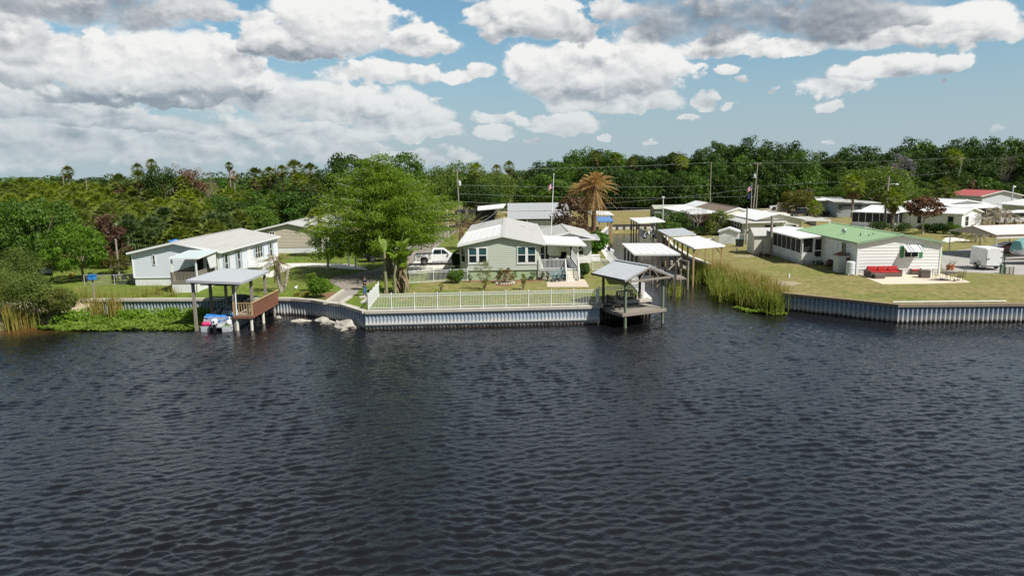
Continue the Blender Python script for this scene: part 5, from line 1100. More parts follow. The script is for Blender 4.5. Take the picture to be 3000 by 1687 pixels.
q = G('k6', 1275, 990); wk = thing('water_tank', 'white plastic water barrel standing in front of the rusty roofed cabinet', 'barrel', (q.x, q.y + .4, LAND)); MB().lathe([(.40, .12), (.42, .2), (.42, .7), (.44, .75), (.42, .8), (.42, 1.3), (.36, 1.38)], n=20).build('tank', mat('white_plastic', (.66, .70, .72), .4), wk, smooth=False); m = MB(); [m.beam((x, y, 0), (x, y, .12), .08) for x in (-.3, .3) for y in (-.3, .3)]; m.bx(-.38, .38, -.38, .38, .08, .12); m.build('stand', white, wk)
q = G('k6', 1065, 930); sk = thing('smoker_grill', 'round rusty brown smoker grill beside the green porch steps', 'grill', (q.x + .1, q.y + .3, LAND)); MB().ball((0, 0, .62), .42, .42, .45, 14, 9).build('bowl', mat('brown_enamel', (.09, .045, .03), .5, var=.3), sk, smooth=True); m = MB(); [m.tube([(.3 * math.cos(a), .3 * math.sin(a), .4), (.4 * math.cos(a), .4 * math.sin(a), 0)], .025, 5) for a in (0, 2.1, 4.2)]; m.build('leg_stand', dark_metal, sk)
q = G('k6', 680, 1005); o = thing('cleat_post', 'small white pipe stub with wire loops on the dry lawn behind the reeds', 'pipe', q); m = MB(); m.tube([(0, 0, 0), (0, 0, .35)], .11, 8); m.build('pipe', white, o); m = MB(); [m.tube([(s * .12, 0, 0), (s * .14, 0, 1.0)], .012, 4) for s in (-1, 1)]; m.build('wire', dark_metal, o)
p0, p1 = G('k7', 705, 1252), G('k7', 1775, 1243); tag(MB().tube([(p0.x, p0.y + .15, LAND + .09), (p1.x, p1.y + .15, LAND + .09)], .05, 8).build('white_pipe', white), 'long white pipe lying along the brown cap of the right seawall', 'pipe')
# ------------------------------------------------------------------ sheds, bins and posts on the right bank
bs_ = thing('garden_shed', 'larger cream garden shed with pale gable roof beside the screened porch', 'shed', (30.45, 88.85, LAND), -.06)
m = wallbox(2.1, 6.2, .05, 2.5, None, .2, .02, 'flb'); m.build('wall', cream, bs_)
# ridge runs to the right, so the gable faces the canal
GW, GLn = 6.3, 3.1
for o in list(bs_.children): bpy.data.objects.remove(o)
m = MB(); siding(m, (0, 0), (GW, 0), .05, 2.45, None, .2, .02); siding(m, (GW, 0), (GW, GLn), .05, 2.45, 3.2, .2, .02); siding(m, (GW, GLn), (0, GLn), .05, 2.45, None, .2, .02); siding(m, (0, GLn), (0, 0), .05, 2.45, 3.2, .2, .02); m.build('wall', cream, bs_)
for y0, y1 in ((-.2, GLn / 2), (GLn + .2, GLn / 2)): MB().prism([(-.15, y0, 2.40), (-.15, y1, 3.22), (-.15, y1, 3.28), (-.15, y0, 2.46)], (GW + .3, 0, 0)).build('roof', roof_grey, bs_)
m = MB(); m.beam((-.16, -.22, 2.42), (GW + .16, -.22, 2.42), .04, .12); m.build('fascia', white, bs_); MB().bx(1.05, 2.25, -.05, -.024, .1, 2.2).build('door', mat('pale_door', (.70, .68, .58), .6), bs_); MB().bx(.98, 1.05, -.06, -.024, .1, 2.25).build('door_frame', mat('grey_frame', (.40, .40, .38), .7), bs_)
q = G('f1', 980, 840); ss_ = thing('garden_shed', 'small white metal shed with low gable roof behind the wire fence', 'shed', (30.2, 103.2, LAND), -.35)
wallbox(2.7, 2.3, 0, 1.7, 2.15, .12, .01).build('wall', white_side, ss_); gable_roof(ss_, 2.7, 2.3, 1.72, 2.2, .12, .12, roof_white, .04)
q = G('k5', 1410, 745); 
def bin_(q, rz, label, c=(.015, .022, .02), lid=(.03, .12, .08)):
    b = thing('wheelie_bin', label, 'bin', (q.x, q.y, LAND), rz); loft([[(-.24, -.26, .06), (.24, -.26, .06), (.24, .26, .06), (-.24, .26, .06)], [(-.3, -.34, 1.0), (.3, -.34, 1.0), (.3, .34, 1.0), (-.3, .34, 1.0)]]).build('body', mat('bin_body', c, .5), b); MB().bx(-.32, .32, -.38, .36, 1.0, 1.07).build('lid', mat('bin_lid', lid, .5), b, bevel=.02)
    for s in (-1, 1): MB().lathe([(.1, -.03), (.1, .03)], (s * .24, .28, .1), 10, 'x').build('wheel', rubber, b)
bin_(G('f1', 1370, 918), .1, 'dark bin with green lid right of the small white metal shed'); bin_(G('f1', 1425, 918), -.1, 'dark bin standing close to the weathered pole, right of another bin')
def post(label, base, h, r=.13, m_=wood_grey, name='wooden_post', top=None):
    o = tag(MB().tube([(0, 0, -.3), (0, 0, h)], [r, r * .85], 9).build(name, m_), label, 'post'); o.location = base; return o
post('tall weathered post between the small white shed and the cream shed', (33.73, 101.9, LAND), 5.2, .13); post('thick weathered post with blackened foot in front of the cream shed', (31.65, 86.4, LAND), 5.0, .17)
o = thing('yard_junk', 'old rusty pump and cans piled at the foot of the thick weathered post', 'scrap pile', G('f1', 1800, 1110)); m = MB(); m.lathe([(.25, 0), (.28, .3), (.2, .55), (.22, .6)], (-.1, .2, 0)); m.bx(-.35, .1, -.2, .1, 0, .3); m.build('pump', wood_dark, o); m = MB(); m.lathe([(.22, -.3), (.22, .3)], (.75, -.1, .22), 12, 'x'); m.build('can', mat('maroon_paint', (.12, .05, .05), .6), o)
o = thing('garden_statue', 'small white bird statue on the lawn left of the cream shed', 'statue', G('f1', 1335, 1035)); m = MB(); m.tube([(-.12, 0, 0), (0, 0, .3), (.05, 0, .55), (-.05, 0, .72), (.05, 0, .85), (.16, 0, .84)], [.03, .14, .08, .045, .06, .02], 8); m.build('figure', white, o, smooth=True)
# wire fences
def wirefence(label, pts, h=1.15):
    f = thing('wire_fence', label, 'fence', (pts[0][0], pts[0][1], LAND)); o = f.location
    for p in pts: MB().tube([(p[0] - o.x, p[1] - o.y, 0), (p[0] - o.x, p[1] - o.y, h + .05)], .03, 6).build('post', galv, f)
    m = MB()
    for a, b in zip(pts, pts[1:]):
        A, B = Vector((a[0] - o.x, a[1] - o.y, 0)), Vector((b[0] - o.x, b[1] - o.y, 0)); L = (B - A).length; n = int(L / .18)
        m.beam(A + Vector((0, 0, h)), B + Vector((0, 0, h)), .035)
        for k in range(n + 4):
            for s in (0, 1):
                x0, x1 = (k - 4) * .18 + (0 if s else .72), (k - 4) * .18 + (.72 if s else 0); z0, z1 = 0.03, h
                t0, t1 = max(0, min(1, x0 / L)), max(0, min(1, x1 / L))
                if x0 >= 0 and x1 >= 0 and x0 <= L and x1 <= L: m.beam(A.lerp(B, t0) + Vector((0, 0, z0)), A.lerp(B, t1) + Vector((0, 0, z1)), .008)
    m.build('wire_mesh', galv, f)
wirefence('grey wire fence in front of the small white shed', [G('f1', 890, 900), G('f1', 1190, 870), G('f1', 1500, 850)], 1.3)
wirefence('low wire fence by the picnic things left of the pale blue house', [G('e2', 640, 985), G('e2', 1280, 985), G('e2', 1680, 960)], 1.05)
# ------------------------------------------------------------------ middle lawn
def adirondack(p, rz, label):
    a = thing('adirondack_chair', label, 'chair', (p.x, p.y, LAND + .02), rz); mt = mat('teal_grey_paint', (.055, .12, .125), .5, var=.1)
    m = MB(); [m.beam((-.27 + i * .0, -.38 + i * .1, .38 - i * .035), (.27, -.38 + i * .1, .38 - i * .035), .09, .025) for i in range(6)]; m.build('seat', mt, a)
    m = MB(); [m.beam((-.25 + i * .10, .12, .2), (-.30 + i * .12, .48, 1.08 - abs(i - 2.5) * .05), .09, .025, (0, 1, 0)) for i in range(6)]; m.beam((-.3, .2, .55), (.3, .2, .55), .06, .03); m.build('backrest', mt, a)
    for s in (-1, 1): MB().bx(s * .36 - .07, s * .36 + .07, -.45, .32, .56, .585).build('armrest', mt, a); m = MB(); m.bx(s * .33 - .02, s * .33 + .02, -.42, -.32, 0, .56); m.beam((s * .29, -.4, .34), (s * .29, .45, .05), .03, .12); m.build('leg', mt, a)
q = G('e5', 830, 965); adirondack(Vector((q.x, q.y + .35, 0)), .25, 'left one of two teal grey deck chairs on the paved pad by the porch steps')
q = G('e5', 960, 950); adirondack(Vector((q.x + .1, q.y + .35, 0)), .25, 'right one of two teal grey deck chairs, nearer the porch steps')
# flagpoles
def flagpole(label, base, h, lean=0., fl=(1.5, .95), zf_=None, second=False, flap=-1):
    f = thing('flagpole', label, 'flagpole', base); MB().tube([(0, 0, 0), (lean, 0, h)], [.06, .035], 8).build('pole', white, f); MB().ball((lean, 0, h + .05), .07).build('finial', white, f)
    zt = zf_ or h - .15
    def cloth(zt, nm, m_, stripes=None):
        m = MB(); n = 8; W_, H_ = fl
        for i in range(n + 1):
            for j in range(8): u = i / n; m.v.append((lean * zt / h + flap * (.05 + W_ * u * .72), .18 * math.sin(u * 7) * u, zt - H_ * j / 7 - .45 * u * u * W_ + .04 * math.sin(u * 6 + j)))
        for i in range(n):
            for j in range(7): a = i * 8 + j; m.f.append((a, a + 1, a + 9, a + 8))
        o = m.build(nm, m_, f); 
        if stripes:
            o.data.materials.clear(); [o.data.materials.append(x) for x in stripes]
            for k, pol in enumerate(o.data.polygons): i, j = k // 7, k % 7; pol.material_index = 2 if (i < 3 and j < 4) else j % 2
        return o
    cloth(zt, 'flag', white, (mat('flag_red', (.42, .05, .07), .8), mat('flag_white', (.62, .60, .60), .8), mat('flag_blue', (.05, .06, .20), .8)))
    if second: cloth(zt - fl[1] - .55, 'dark_flag', mat('navy_flag', (.03, .035, .12), .8))
    return f
flagpole('leaning white flagpole with striped flag behind the green house roof', (4.55, 84.5, LAND), 10.3, .55, (.85, .62), 9.3)
# ------------------------------------------------------------------ left lawn
q = G('e2', 850, 1270); nb = thing('nest_box', 'bright blue nest box on a grey post at the left seawall', 'bird house', q, .2); MB().beam((0, 0, -.1), (0, 0, 1.75), .13).build('post', wood_grey, nb); MB().bx(-.28, .28, -.22, .22, 1.75, 2.15).build('box', mat('bright_blue_paint', (.03, .22, .55), .5), nb); m = MB(); m.prism([(-.33, -.27, 2.14), (.33, -.27, 2.14), (.33, -.27, 2.17), (-.33, -.27, 2.17)], (0, .54, 0)); m.build('roof', MATS['bright_blue_paint'], nb); MB().lathe([(.05, -.232), (.05, -.222)], (0, 0, 1.95), 10, 'y').build('entrance_hole', dark_in, nb)
post('tall grey post beside the little railed deck left of the pale blue house', G('e2', 1370, 760), 4.0, .12)
dk2 = thing('side_deck', 'small raised deck with thin railing against the left wall of the pale blue house', 'deck', (-40.1, 75.5, LAND)); MB().bx(0, 2.4, 0, 3, .85, .95).build('decking', wood_grey, dk2); m = MB(); rail(m, (0, .05), (2.4, .05), .95, 1.3, .35, .05); m.build('railing', wood_tan, dk2); [MB().beam((x, y, 0), (x, y, .85), .1).build('leg', wood_grey, dk2) for x in (.1, 2.3) for y in (.1, 2.9)]
for i, (x, c) in enumerate(((-39.3, 'left'), (-38.7, 'middle'), (-38.15, 'right'))):
    o = thing('jug', c + ' one of three white jugs standing on the small side deck', 'jug', (x, 75.9, LAND + .95)); MB().lathe([(.16, 0), (.19, .05), (.19, .35), (.08, .48), (.08, .55)], n=10).build('jug_body', white, o); MB().lathe([(.09, .55), (.09, .6)]).build('lid', mat('blue_lid', (.05, .2, .3), .5), o)
pt = thing('garden_table', 'dark garden table with chairs left of the pale blue house', 'table', (-40.0, 72.6, LAND)); MB().bx(-.9, .9, -.5, .5, .70, .75).build('table_top', wood_dark, pt); [MB().beam((x, y, 0), (x, y, .7), .06).build('leg', wood_dark, pt) for x in (-.8, .8) for y in (-.4, .4)]
chair_simple(-40.4, 71.8, LAND, 2.9, 'dark chair in front of the garden table left of the pale blue house', black); chair_simple(-39.5, 71.9, LAND, 3.3, 'dark chair at the house side of the garden table', black)
ac_ = thing('air_conditioner', 'grey air conditioner unit at the left corner of the pale blue house', 'air conditioner', (-38.2, 71.6, LAND)); MB().bx(-.4, .4, -.4, .4, .06, .95).build('casing', mat('grey_casing', (.30, .31, .32), .5), ac_, bevel=.03); m = MB(); [m.bx(-.36, .36, -.412, -.402, .15 + i * .1, .19 + i * .1) for i in range(8)]; m.build('louvres', dark_metal, ac_)
tb = thing('tarp_heap', 'scrap of blue tarp on the roof edge behind the pale blue house', 'tarp', (-38.0, 80.0, LAND + 3.3)); m = MB(); m.ball((0, 0, .1), .55, .4, .3, 9, 5); m.v = [(x + .1 * math.sin(7 * y), y, z + .08 * math.sin(9 * x)) for x, y, z in m.v]; m.build('cloth', MATS['blue_tarp'], tb)
gr = thing('grill', 'black covered grill with pale lid under the trees at far left', 'grill', (-48.3, 73.2, LAND), .3); m = MB(); m.bx(-.5, .5, -.3, .3, .7, 1.0); [m.beam((x, y, 0), (x, y, .7), .05) for x in (-.45, .45) for y in (-.25, .25)]; m.build('body', black, gr); MB().prism([(-.5, -.32, 1.0), (-.5, .32, 1.0), (-.5, .25, 1.35), (-.5, -.05, 1.4)], (1.0, 0, 0)).build('lid', mat('grey_lid', (.25, .26, .28), .4), gr)
wbw = thing('wheelbarrow', 'dark wheelbarrow tipped on the grass under the bright green tree', 'wheelbarrow', (-46.6, 69.2, LAND), .5); loft([[(-.25, -.2, .3), (.3, -.2, .3), (.3, .2, .3), (-.25, .2, .3)], [(-.5, -.35, .65), (.6, -.35, .65), (.6, .35, .65), (-.5, .35, .65)]]).build('tray', black, wbw); m = MB(); [m.beam((.7, s * .1, .2), (-1.1, s * .3, .6), .05) for s in (-1, 1)]; [m.beam((-.4, s * .25, 0), (-.3, s * .25, .45), .05) for s in (-1, 1)]; m.build('handle_frame', wood_dark, wbw); MB().lathe([(.2, -.04), (.2, .04)], (.75, 0, .2), 12, 'y').build('wheel', rubber, wbw)
for lab, p, c in (('yellow toy like item on the ground under the far left trees', (-46.2, 74.0), (.55, .33, .02)), ('pale yellow tub right of the yellow item under the far left trees', (-44.6, 74.6), (.5, .40, .15))):
    o = thing('tub', lab, 'tub', (*p, LAND + .5)); MB().lathe([(.2, 0), (.26, .25), (.28, .25)]).build('tub_body', mat('tub' + lab[:5], c, .6), o); m = MB(); m.bx(-.3, .3, -.3, .3, -.06, 0); [m.beam((x, y, -.5), (x, y, -.06), .05) for x in (-.25, .25) for y in (-.25, .25)]; m.build('stand', wood_dark, o)
o = thing('garden_stake', 'thin rusty stake standing in the left lawn', 'stake', G('e7', 285, 375)); MB().tube([(0, 0, 0), (0, 0, .95)], .035, 6).build('shaft', mat('rusty_metal', (.20, .07, .035)), o); MB().lathe([(.06, .93), (.06, .97)]).build('cap', MATS['rusty_metal'], o)
o = thing('lawn_ornament', 'small white ornament on the left lawn near the seawall', 'ornament', G('e7', 185, 595)); MB().ball((0, 0, .12), .16, .12, .14, 8, 5).build('figure', white, o, smooth=True); MB().ball((.14, 0, .26), .07, .07, .08, 8, 5).build('head', white, o, smooth=True)
for i, (a, b) in enumerate((((1240, 20), (1255, 135)), ((1420, 20), (1400, 200)))):
    p = G('e7', *(b if i else b)); o = thing('marker_post', ('left' if i == 0 else 'right') + ' one of two white posts at the end of the drive under the cypress', 'post', p); MB().beam((0, 0, 0), (0, 0, 1.3), .16).build('shaft', white, o); MB().bx(-.11, .11, -.11, .11, 1.3, 1.36).build('cap', white, o)
o = tag(MB().bx(-.3, .3, -.2, .2, 0, .12).build('paving_slab', concrete), 'loose concrete slab on the grass behind the person', 'slab'); o.location = G('e1', 330, 955) + Vector((0, 0, .02)); o.rotation_euler = (0, 0, .4)
o = tag(MB().bx(-.22, .22, -1.1, 1.1, 0, .10).build('paving_slab', concrete), 'long concrete slab beside the foot of the short picket fence', 'slab'); o.location = G('e1', 410, 1080) + Vector((0, .4, .02)); o.rotation_euler = (0, 0, -.05)
# ------------------------------------------------------------------ the person by the fence
def skin_mesh(name, joints, edges, m_, par, sub=2):
    me = bpy.data.meshes.new(name); me.from_pydata([j[:3] for j in joints], edges, []); me.materials.append(m_)
    o = bpy.data.objects.new(name, me); COL.objects.link(o); o.parent = par
    s = o.modifiers.new('skin', 'SKIN'); me.skin_vertices[0].data[0].use_root = True
    for i, j in enumerate(joints): me.skin_vertices[0].data[i].radius = (j[3], j[4] if len(j) > 4 else j[3])
    o.modifiers.new('sub', 'SUBSURF').levels = sub; o.modifiers['sub'].render_levels = sub; return o
q = G('e1', 412, 905); pe = thing('person', 'person in dark shirt and blue jeans, arms raised, by the short white fence', 'person', (q.x, q.y, LAND), -.35)
skinm = mat('skin', (.42, .24, .16), .55, var=.05); jeans = mat('blue_jeans', (.10, .17, .30), .85, var=.15, vs=6); shirt = mat('navy_shirt', (.014, .016, .035), .85, var=.15); hairm = mat('dark_hair', (.02, .015, .012), .7)
# faces +x; pelvis first
J = [(0, 0, .95, .13, .15), (0, 0, 1.15, .12, .15), (0, 0, 1.36, .11, .17), (.01, 0, 1.48, .06), (.02, 0, 1.55, .055), (.03, 0, 1.62, .085, .08), (.035, 0, 1.72, .085, .078),
     (0, .17, 1.42, .055), (.10, .22, 1.17, .045), (.36, .12, 1.27, .036), (.43, .09, 1.30, .03),
     (0, -.17, 1.42, .055), (.10, -.22, 1.17, .045), (.36, -.10, 1.27, .036), (.43, -.07, 1.30, .03),
     (0, .09, .86, .095), (.04, .10, .50, .068), (-.03, .11, .10, .048), (.12, .12, .045, .045), (0, -.09, .86, .095), (-.02, -.10, .50, .068), (-.08, -.11, .10, .048), (.08, -.12, .045, .045)]
E_ = [(0, 1), (1, 2), (2, 3), (3, 4), (4, 5), (5, 6), (2, 7), (7, 8), (8, 9), (9, 10), (2, 11), (11, 12), (12, 13), (13, 14), (0, 15), (15, 16), (16, 17), (17, 18), (0, 19), (19, 20), (20, 21), (21, 22)]
# five fingers on each hand, curled round the thing held
for base, s in ((10, 1), (14, -1)):
    hx, hy, hz = J[base][:3]
    for k in range(4):
        a = len(J); J += [(hx + .045, hy + s * (.025 - k * .017), hz + .012, .011), (hx + .085 - abs(k - 1.3) * .006, hy + s * (.02 - k * .017), hz + .004, .010), (hx + .08, hy + s * (.018 - k * .017), hz - .028, .009)]
        E_ += [(base, a), (a, a + 1), (a + 1, a + 2)]
    a = len(J); J += [(hx + .02, hy - s * .035, hz + .02, .012), (hx + .055, hy - s * .045, hz + .01, .010)]; E_ += [(base, a), (a, a + 1)]
body = skin_mesh('body', J, E_, skinm, pe)
skin_mesh('shirt', [(0, 0, .93, .145, .175), (0, 0, 1.15, .14, .17), (0, 0, 1.36, .13, .19), (.01, 0, 1.46, .085), (0, .18, 1.42, .075), (.08, .225, 1.20, .065), (0, -.18, 1.42, .075), (.08, -.225, 1.20, .065)], [(0, 1), (1, 2), (2, 3), (2, 4), (4, 5), (2, 6), (6, 7)], shirt, pe)
skin_mesh('jeans', [(0, 0, .96, .135, .16), (0, .095, .85, .112), (.04, .105, .50, .085), (-.03, .115, .09, .07), (0, -.095, .85, .112), (-.02, -.105, .50, .085), (-.08, -.115, .09, .07)], [(0, 1), (1, 2), (2, 3), (0, 4), (4, 5), (5, 6)], jeans, pe)
for s, x in ((1, .05), (-1, .0)): MB().ball((x, s * .115, .05), .15, .055, .055, 10, 6).build('shoe', black, pe, smooth=True)
m = MB(); m.ball((.015, 0, 1.715), .115, .105, .10, 12, 7); m.bx(.08, .2, -.07, .07, 1.735, 1.75); m.build('cap', hairm, pe, smooth=False)
m = MB(); m.ball((-.03, 0, 1.66), .10, .095, .08, 12, 6); m.build('hair', hairm, pe, smooth=True)
m = MB(); m.ball((.125, 0, 1.645), .022, .016, .028, 8, 5); m.build('nose', skinm, pe, smooth=True)
for s in (-1, 1): MB().ball((.11, s * .035, 1.675), .012, .014, .010, 8, 5).build('eye', hairm, pe); MB().ball((.03, s * .09, 1.66), .022, .014, .034, 8, 5).build('ear', skinm, pe)
MB().bx(.105, .12, -.028, .028, 1.605, 1.613).build('mouth', mat('lip', (.25, .09, .08), .6), pe)
ho = thing('phone', 'small dark gadget held in both hands by the person at the fence', 'gadget', (0, 0, 0)); MB().bx(-.02, .02, -.09, .09, -.06, .06).build('case', black, ho, bevel=.01); MB().bx(-.026, -.021, -.08, .08, -.05, .05).build('display', pane, ho)
ho.location = (q.x + .52 * math.cos(-.35) - .01 * math.sin(-.35), q.y + .52 * math.sin(-.35), LAND + 1.30); ho.rotation_euler = (0, 0, -.35)
# ------------------------------------------------------------------ a bird in flight
bd = OP('t2', 1158, 455, 120); b_ = thing('flying_bird', 'dark bird gliding in front of the thin palm trunks', 'bird', bd, .4)
loft([[(x, r * math.cos(a), r * math.sin(a)) for a in [2 * PI * i / 8 for i in range(8)]] for x, r in ((-.32, .02), (-.2, .06), (0, .09), (.2, .06), (.28, .045), (.36, .03), (.42, .006))]).build('body', mat('dark_feathers', (.015, .014, .014), .7), b_, smooth=True)
for s in (-1, 1): loft([[(x0, s * y, z), (x1, s * y, z), (x1, s * y, z + .012), (x0, s * y, z + .012)] for y, x0, x1, z in ((.05, -.12, .16, .02), (.35, -.12, .18, .12), (.7, -.14, .08, .13), (1.0, -.16, -.1, .10))]).build('wing', MATS['dark_feathers'], b_)
MB().add([(-.3, -.04, 0), (-.3, .04, 0), (-.55, .1, .01), (-.55, -.1, .01), (-.3, 0, .02)], [(0, 1, 2, 3), (0, 3, 4), (1, 4, 2), (2, 4, 3)]).build('tail', MATS['dark_feathers'], b_)
# ------------------------------------------------------------------ leaves
RNG = np.random.default_rng(11)
def unit(a): return a / np.maximum(np.linalg.norm(a, axis=-1, keepdims=True), 1e-6)
def raw_mesh(name, V, Fq, m_):
    me = bpy.data.meshes.new(name); n = len(Fq); k = Fq.shape[1]
    me.vertices.add(len(V)); me.vertices.foreach_set('co', np.asarray(V, np.float32).ravel())
    me.loops.add(n * k); me.loops.foreach_set('vertex_index', Fq.astype(np.int32).ravel())
    me.polygons.add(n); me.polygons.foreach_set('loop_start', np.arange(0, n * k, k, dtype=np.int32)); me.polygons.foreach_set('loop_total', np.full(n, k, np.int32))
    me.update(calc_edges=True); me.materials.append(m_); return me
def leaves(C, N, ln, wd, along=None):
    """rhombic leaves: centres, normals, lengths, widths"""
    n = len(C); r = RNG.normal(size=(n, 3)) if along is None else along + RNG.normal(size=(n, 3)) * .35
    t_ = unit(r - N * np.sum(r * N, 1, keepdims=True)); b = np.cross(N, t_)
    ln = np.broadcast_to(ln, n)[:, None]; wd = np.broadcast_to(wd, n)[:, None]
    V = np.stack([C - t_ * ln * .5, C + b * wd * .5, C + t_ * ln * .5, C - b * wd * .5], 1).reshape(-1, 3)
    return V
def leaf_mesh(name, V, m_): return raw_mesh(name, V, np.arange(len(V)).reshape(-1, 4), m_)
def clump_leaves(cc, rc, per, leaf, up=.5, flat=.65, aspect=.55, droop=0.):
    """leaves on the upper shells of a set of clumps"""
    n = len(cc); d = unit(RNG.normal(size=(n, per, 3)) + np.array([0, 0, up])); rad = RNG.uniform(.45, 1.0, (n, per, 1)) ** .6
    P = cc[:, None] + d * rad * rc[:, None, None] * np.array([1, 1, flat])
    N = unit(d + RNG.normal(size=(n, per, 3)) * .55 + np.array([0, 0, .35])); P = P.reshape(-1, 3); N = N.reshape(-1, 3)
    al = None
    if droop: al = np.tile(np.array([[0, 0, -droop]]), (len(P), 1)) + np.repeat(unit(cc * np.array([1, 1, 0])), per, 0) * .6
    s = leaf * RNG.uniform(.7, 1.35, len(P)); return leaves(P, N, s, s * aspect, al)
def crown_centres(rx, rz, z0, n, lobes=5, low=-.75, seed=0):
    r = np.random.default_rng(seed); d = unit(r.normal(size=(n * 3, 3))); d = d[d[:, 2] > low][:n]
    L = unit(r.normal(size=(lobes, 3)) + np.array([0, 0, .3])); k = np.clip((d @ L.T).max(1), 0, 1) ** 3
    rad = (.62 + .38 * k) * r.uniform(.60, 1.0, len(d)) ** .5
    return d * rad[:, None] * np.array([rx, rx, rz]) + np.array([0, 0, z0])
def limbs(m, base, tips, r0, seed=1, bend=.25):
    rr = random.Random(seed)
    for t_ in tips:
        b = Vector(base); t_ = Vector(t_); mid = b.lerp(t_, .5) + Vector((rr.uniform(-1, 1), rr.uniform(-1, 1), rr.uniform(0, 1))) * bend * (t_ - b).length * .5
        m.tube([b, b.lerp(mid, .6), mid, t_], [r0, r0 * .75, r0 * .5, r0 * .15], 6, False)
PROTO = {}
def proto_tree(key, h, rx, rz, zc, ncl, per, leaf, trunk_r, m_leaf, seed, m_bark=None, rc=(.20, .36), flat=.65, aspect=.6, low=-.75, nl=9):
    cc = crown_centres(rx, rz, zc, ncl, seed=seed, low=low); rcs = np.random.default_rng(seed + 50).uniform(*rc, len(cc)) * rx
    crown = leaf_mesh('crown', clump_leaves(cc, rcs, per, leaf, flat=flat, aspect=aspect), m_leaf)
    m = MB(); th = zc - rz * .55; m.tube([(0, 0, -.2), (.1, 0, th * .4), (0, .1, th)], [trunk_r * 1.3, trunk_r, trunk_r * .8], 8)
    idx = np.linspace(0, len(cc) - 1, nl).astype(int); limbs(m, (0, .1, th * .9), [cc[i] * .92 for i in idx], trunk_r * .55, seed)
    o = m.build('trunk', m_bark or bark); tm = o.data; bpy.data.objects.remove(o); PROTO[key] = (crown, tm, h, rx)
def put_mesh(name, me, par):
    o = bpy.data.objects.new(name, me); COL.objects.link(o); o.parent = par; return o
def tree(key, label, x, y, h, w, rz=None, name='tree', cat='tree', group=None, z=LAND):
    crown, tm, h0, rx0 = PROTO[key]; t_ = thing(name, label, cat, (x, y, z), RNG.uniform(0, 6.28) if rz is None else rz, group)
    t_.scale = (w / (2 * rx0), w / (2 * rx0), h / h0); put_mesh('trunk', tm, t_); put_mesh('crown', crown, t_); return t_
def tree_at(key, label, k, u, vtop, Y, w, **kw):
    p = OP(k, u, vtop, Y); return tree(key, label, p.x, Y, max(1.0, p.z - LAND), w, **kw)
# foliage colours
G_dark = leafmat('dark_oak_leaf', (.018, .046, .008), (.064, .114, .014))
G_mid = leafmat('mid_green_leaf', (.036, .088, .010), (.102, .182, .020))
G_bright = leafmat('bright_green_leaf', (.080, .165, .012), (.195, .315, .030), .45)
G_cyp = leafmat('cypress_leaf', (.120, .200, .016), (.285, .385, .045), .5)
G_olive = leafmat('olive_leaf', (.075, .120, .020), (.185, .230, .048), .38)
G_yel = leafmat('yellow_green_leaf', (.100, .125, .018), (.210, .200, .045))
G_red = leafmat('red_brown_leaf', (.055, .028, .018), (.105, .055, .033), .2)
G_brown = leafmat('brown_leaf', (.085, .045, .025), (.165, .095, .050), .2)
G_purple = leafmat('purple_blossom', (.13, .115, .17), (.22, .20, .27), .3)
G_twig = leafmat('grey_twig', (.14, .11, .09), (.24, .19, .15), .1)
G_palm = leafmat('palm_frond_green', (.075, .110, .020), (.180, .205, .046), .32)
G_palm_y = leafmat('palm_frond_yellow_green', (.120, .175, .018), (.285, .320, .045), .4)
G_palm_b = leafmat('palm_frond_blue_green', (.055, .095, .030), (.130, .175, .060), .25)
D_palm = leafmat('dead_frond', (.16, .10, .05), (.30, .20, .10), .15)
D_palm2 = leafmat('orange_dead_frond', (.25, .145, .055), (.47, .30, .13), .25)
D_grey = leafmat('grey_dead_frond', (.20, .16, .11), (.32, .27, .20), .15)
for i in range(4):
    proto_tree('oak%d' % i, 13, 6.2, 5.0, 8.0, 95, 62, .50, .35, G_dark, 20 + i, low=-.9)
    proto_tree('mid%d' % i, 12, 5.4, 4.9, 7.1, 80, 62, .46, .30, G_mid, 30 + i, low=-.95)
proto_tree('bush_dark', 6, 4.5, 3.0, 3.0, 60, 60, .42, .15, G_dark, 41, low=-1)
proto_tree('bush_mid', 5, 3.8, 2.6, 2.5, 55, 60, .36, .12, G_mid, 42, low=-1)
proto_tree('bush_olive', 5, 3.6, 2.5, 2.5, 55, 70, .30, .12, G_olive, 43, low=-1)
proto_tree('bright', 6.2, 4.3, 3.1, 3.2, 120, 80, .25, .16, G_bright, 44, low=-.8, rc=(.13, .24))
proto_tree('lush', 9, 6.5, 4.4, 4.6, 130, 85, .34, .2, G_mid, 45, low=-.9, rc=(.12, .24))
proto_tree('red', 7, 2.6, 3.3, 3.9, 46, 60, .30, .12, G_red, 46, low=-1)
proto_tree('brown', 6, 2.6, 2.5, 3.6, 40, 45, .30, .12, G_brown, 47, low=-.9)
proto_tree('redtree', 7, 3.2, 2.6, 4.4, 60, 42, .42, .14, leafmat('rust_leaf', (.085, .040, .022), (.17, .090, .050), .25), 48, bark_pale, rc=(.16, .28), low=-.6)
proto_tree('twig', 9, 3.6, 3.4, 5.4, 34, 60, .42, .16, G_twig, 49, bark_pale, rc=(.18, .34), aspect=.07, nl=24)
proto_tree('purple', 9, 3.2, 2.8, 6.2, 34, 45, .40, .16, G_purple, 50, bark_pale, aspect=.35)
proto_tree('light', 9, 6.5, 4.0, 5.0, 100, 80, .36, .22, leafmat('light_oak_leaf', (.075, .130, .016), (.165, .225, .030)), 51, low=-.8)
proto_tree('yelbush', 5, 3.0, 2.5, 2.6, 50, 70, .26, .12, leafmat('golden_green_leaf', (.075, .080, .010), (.150, .140, .018)), 52, low=-1)
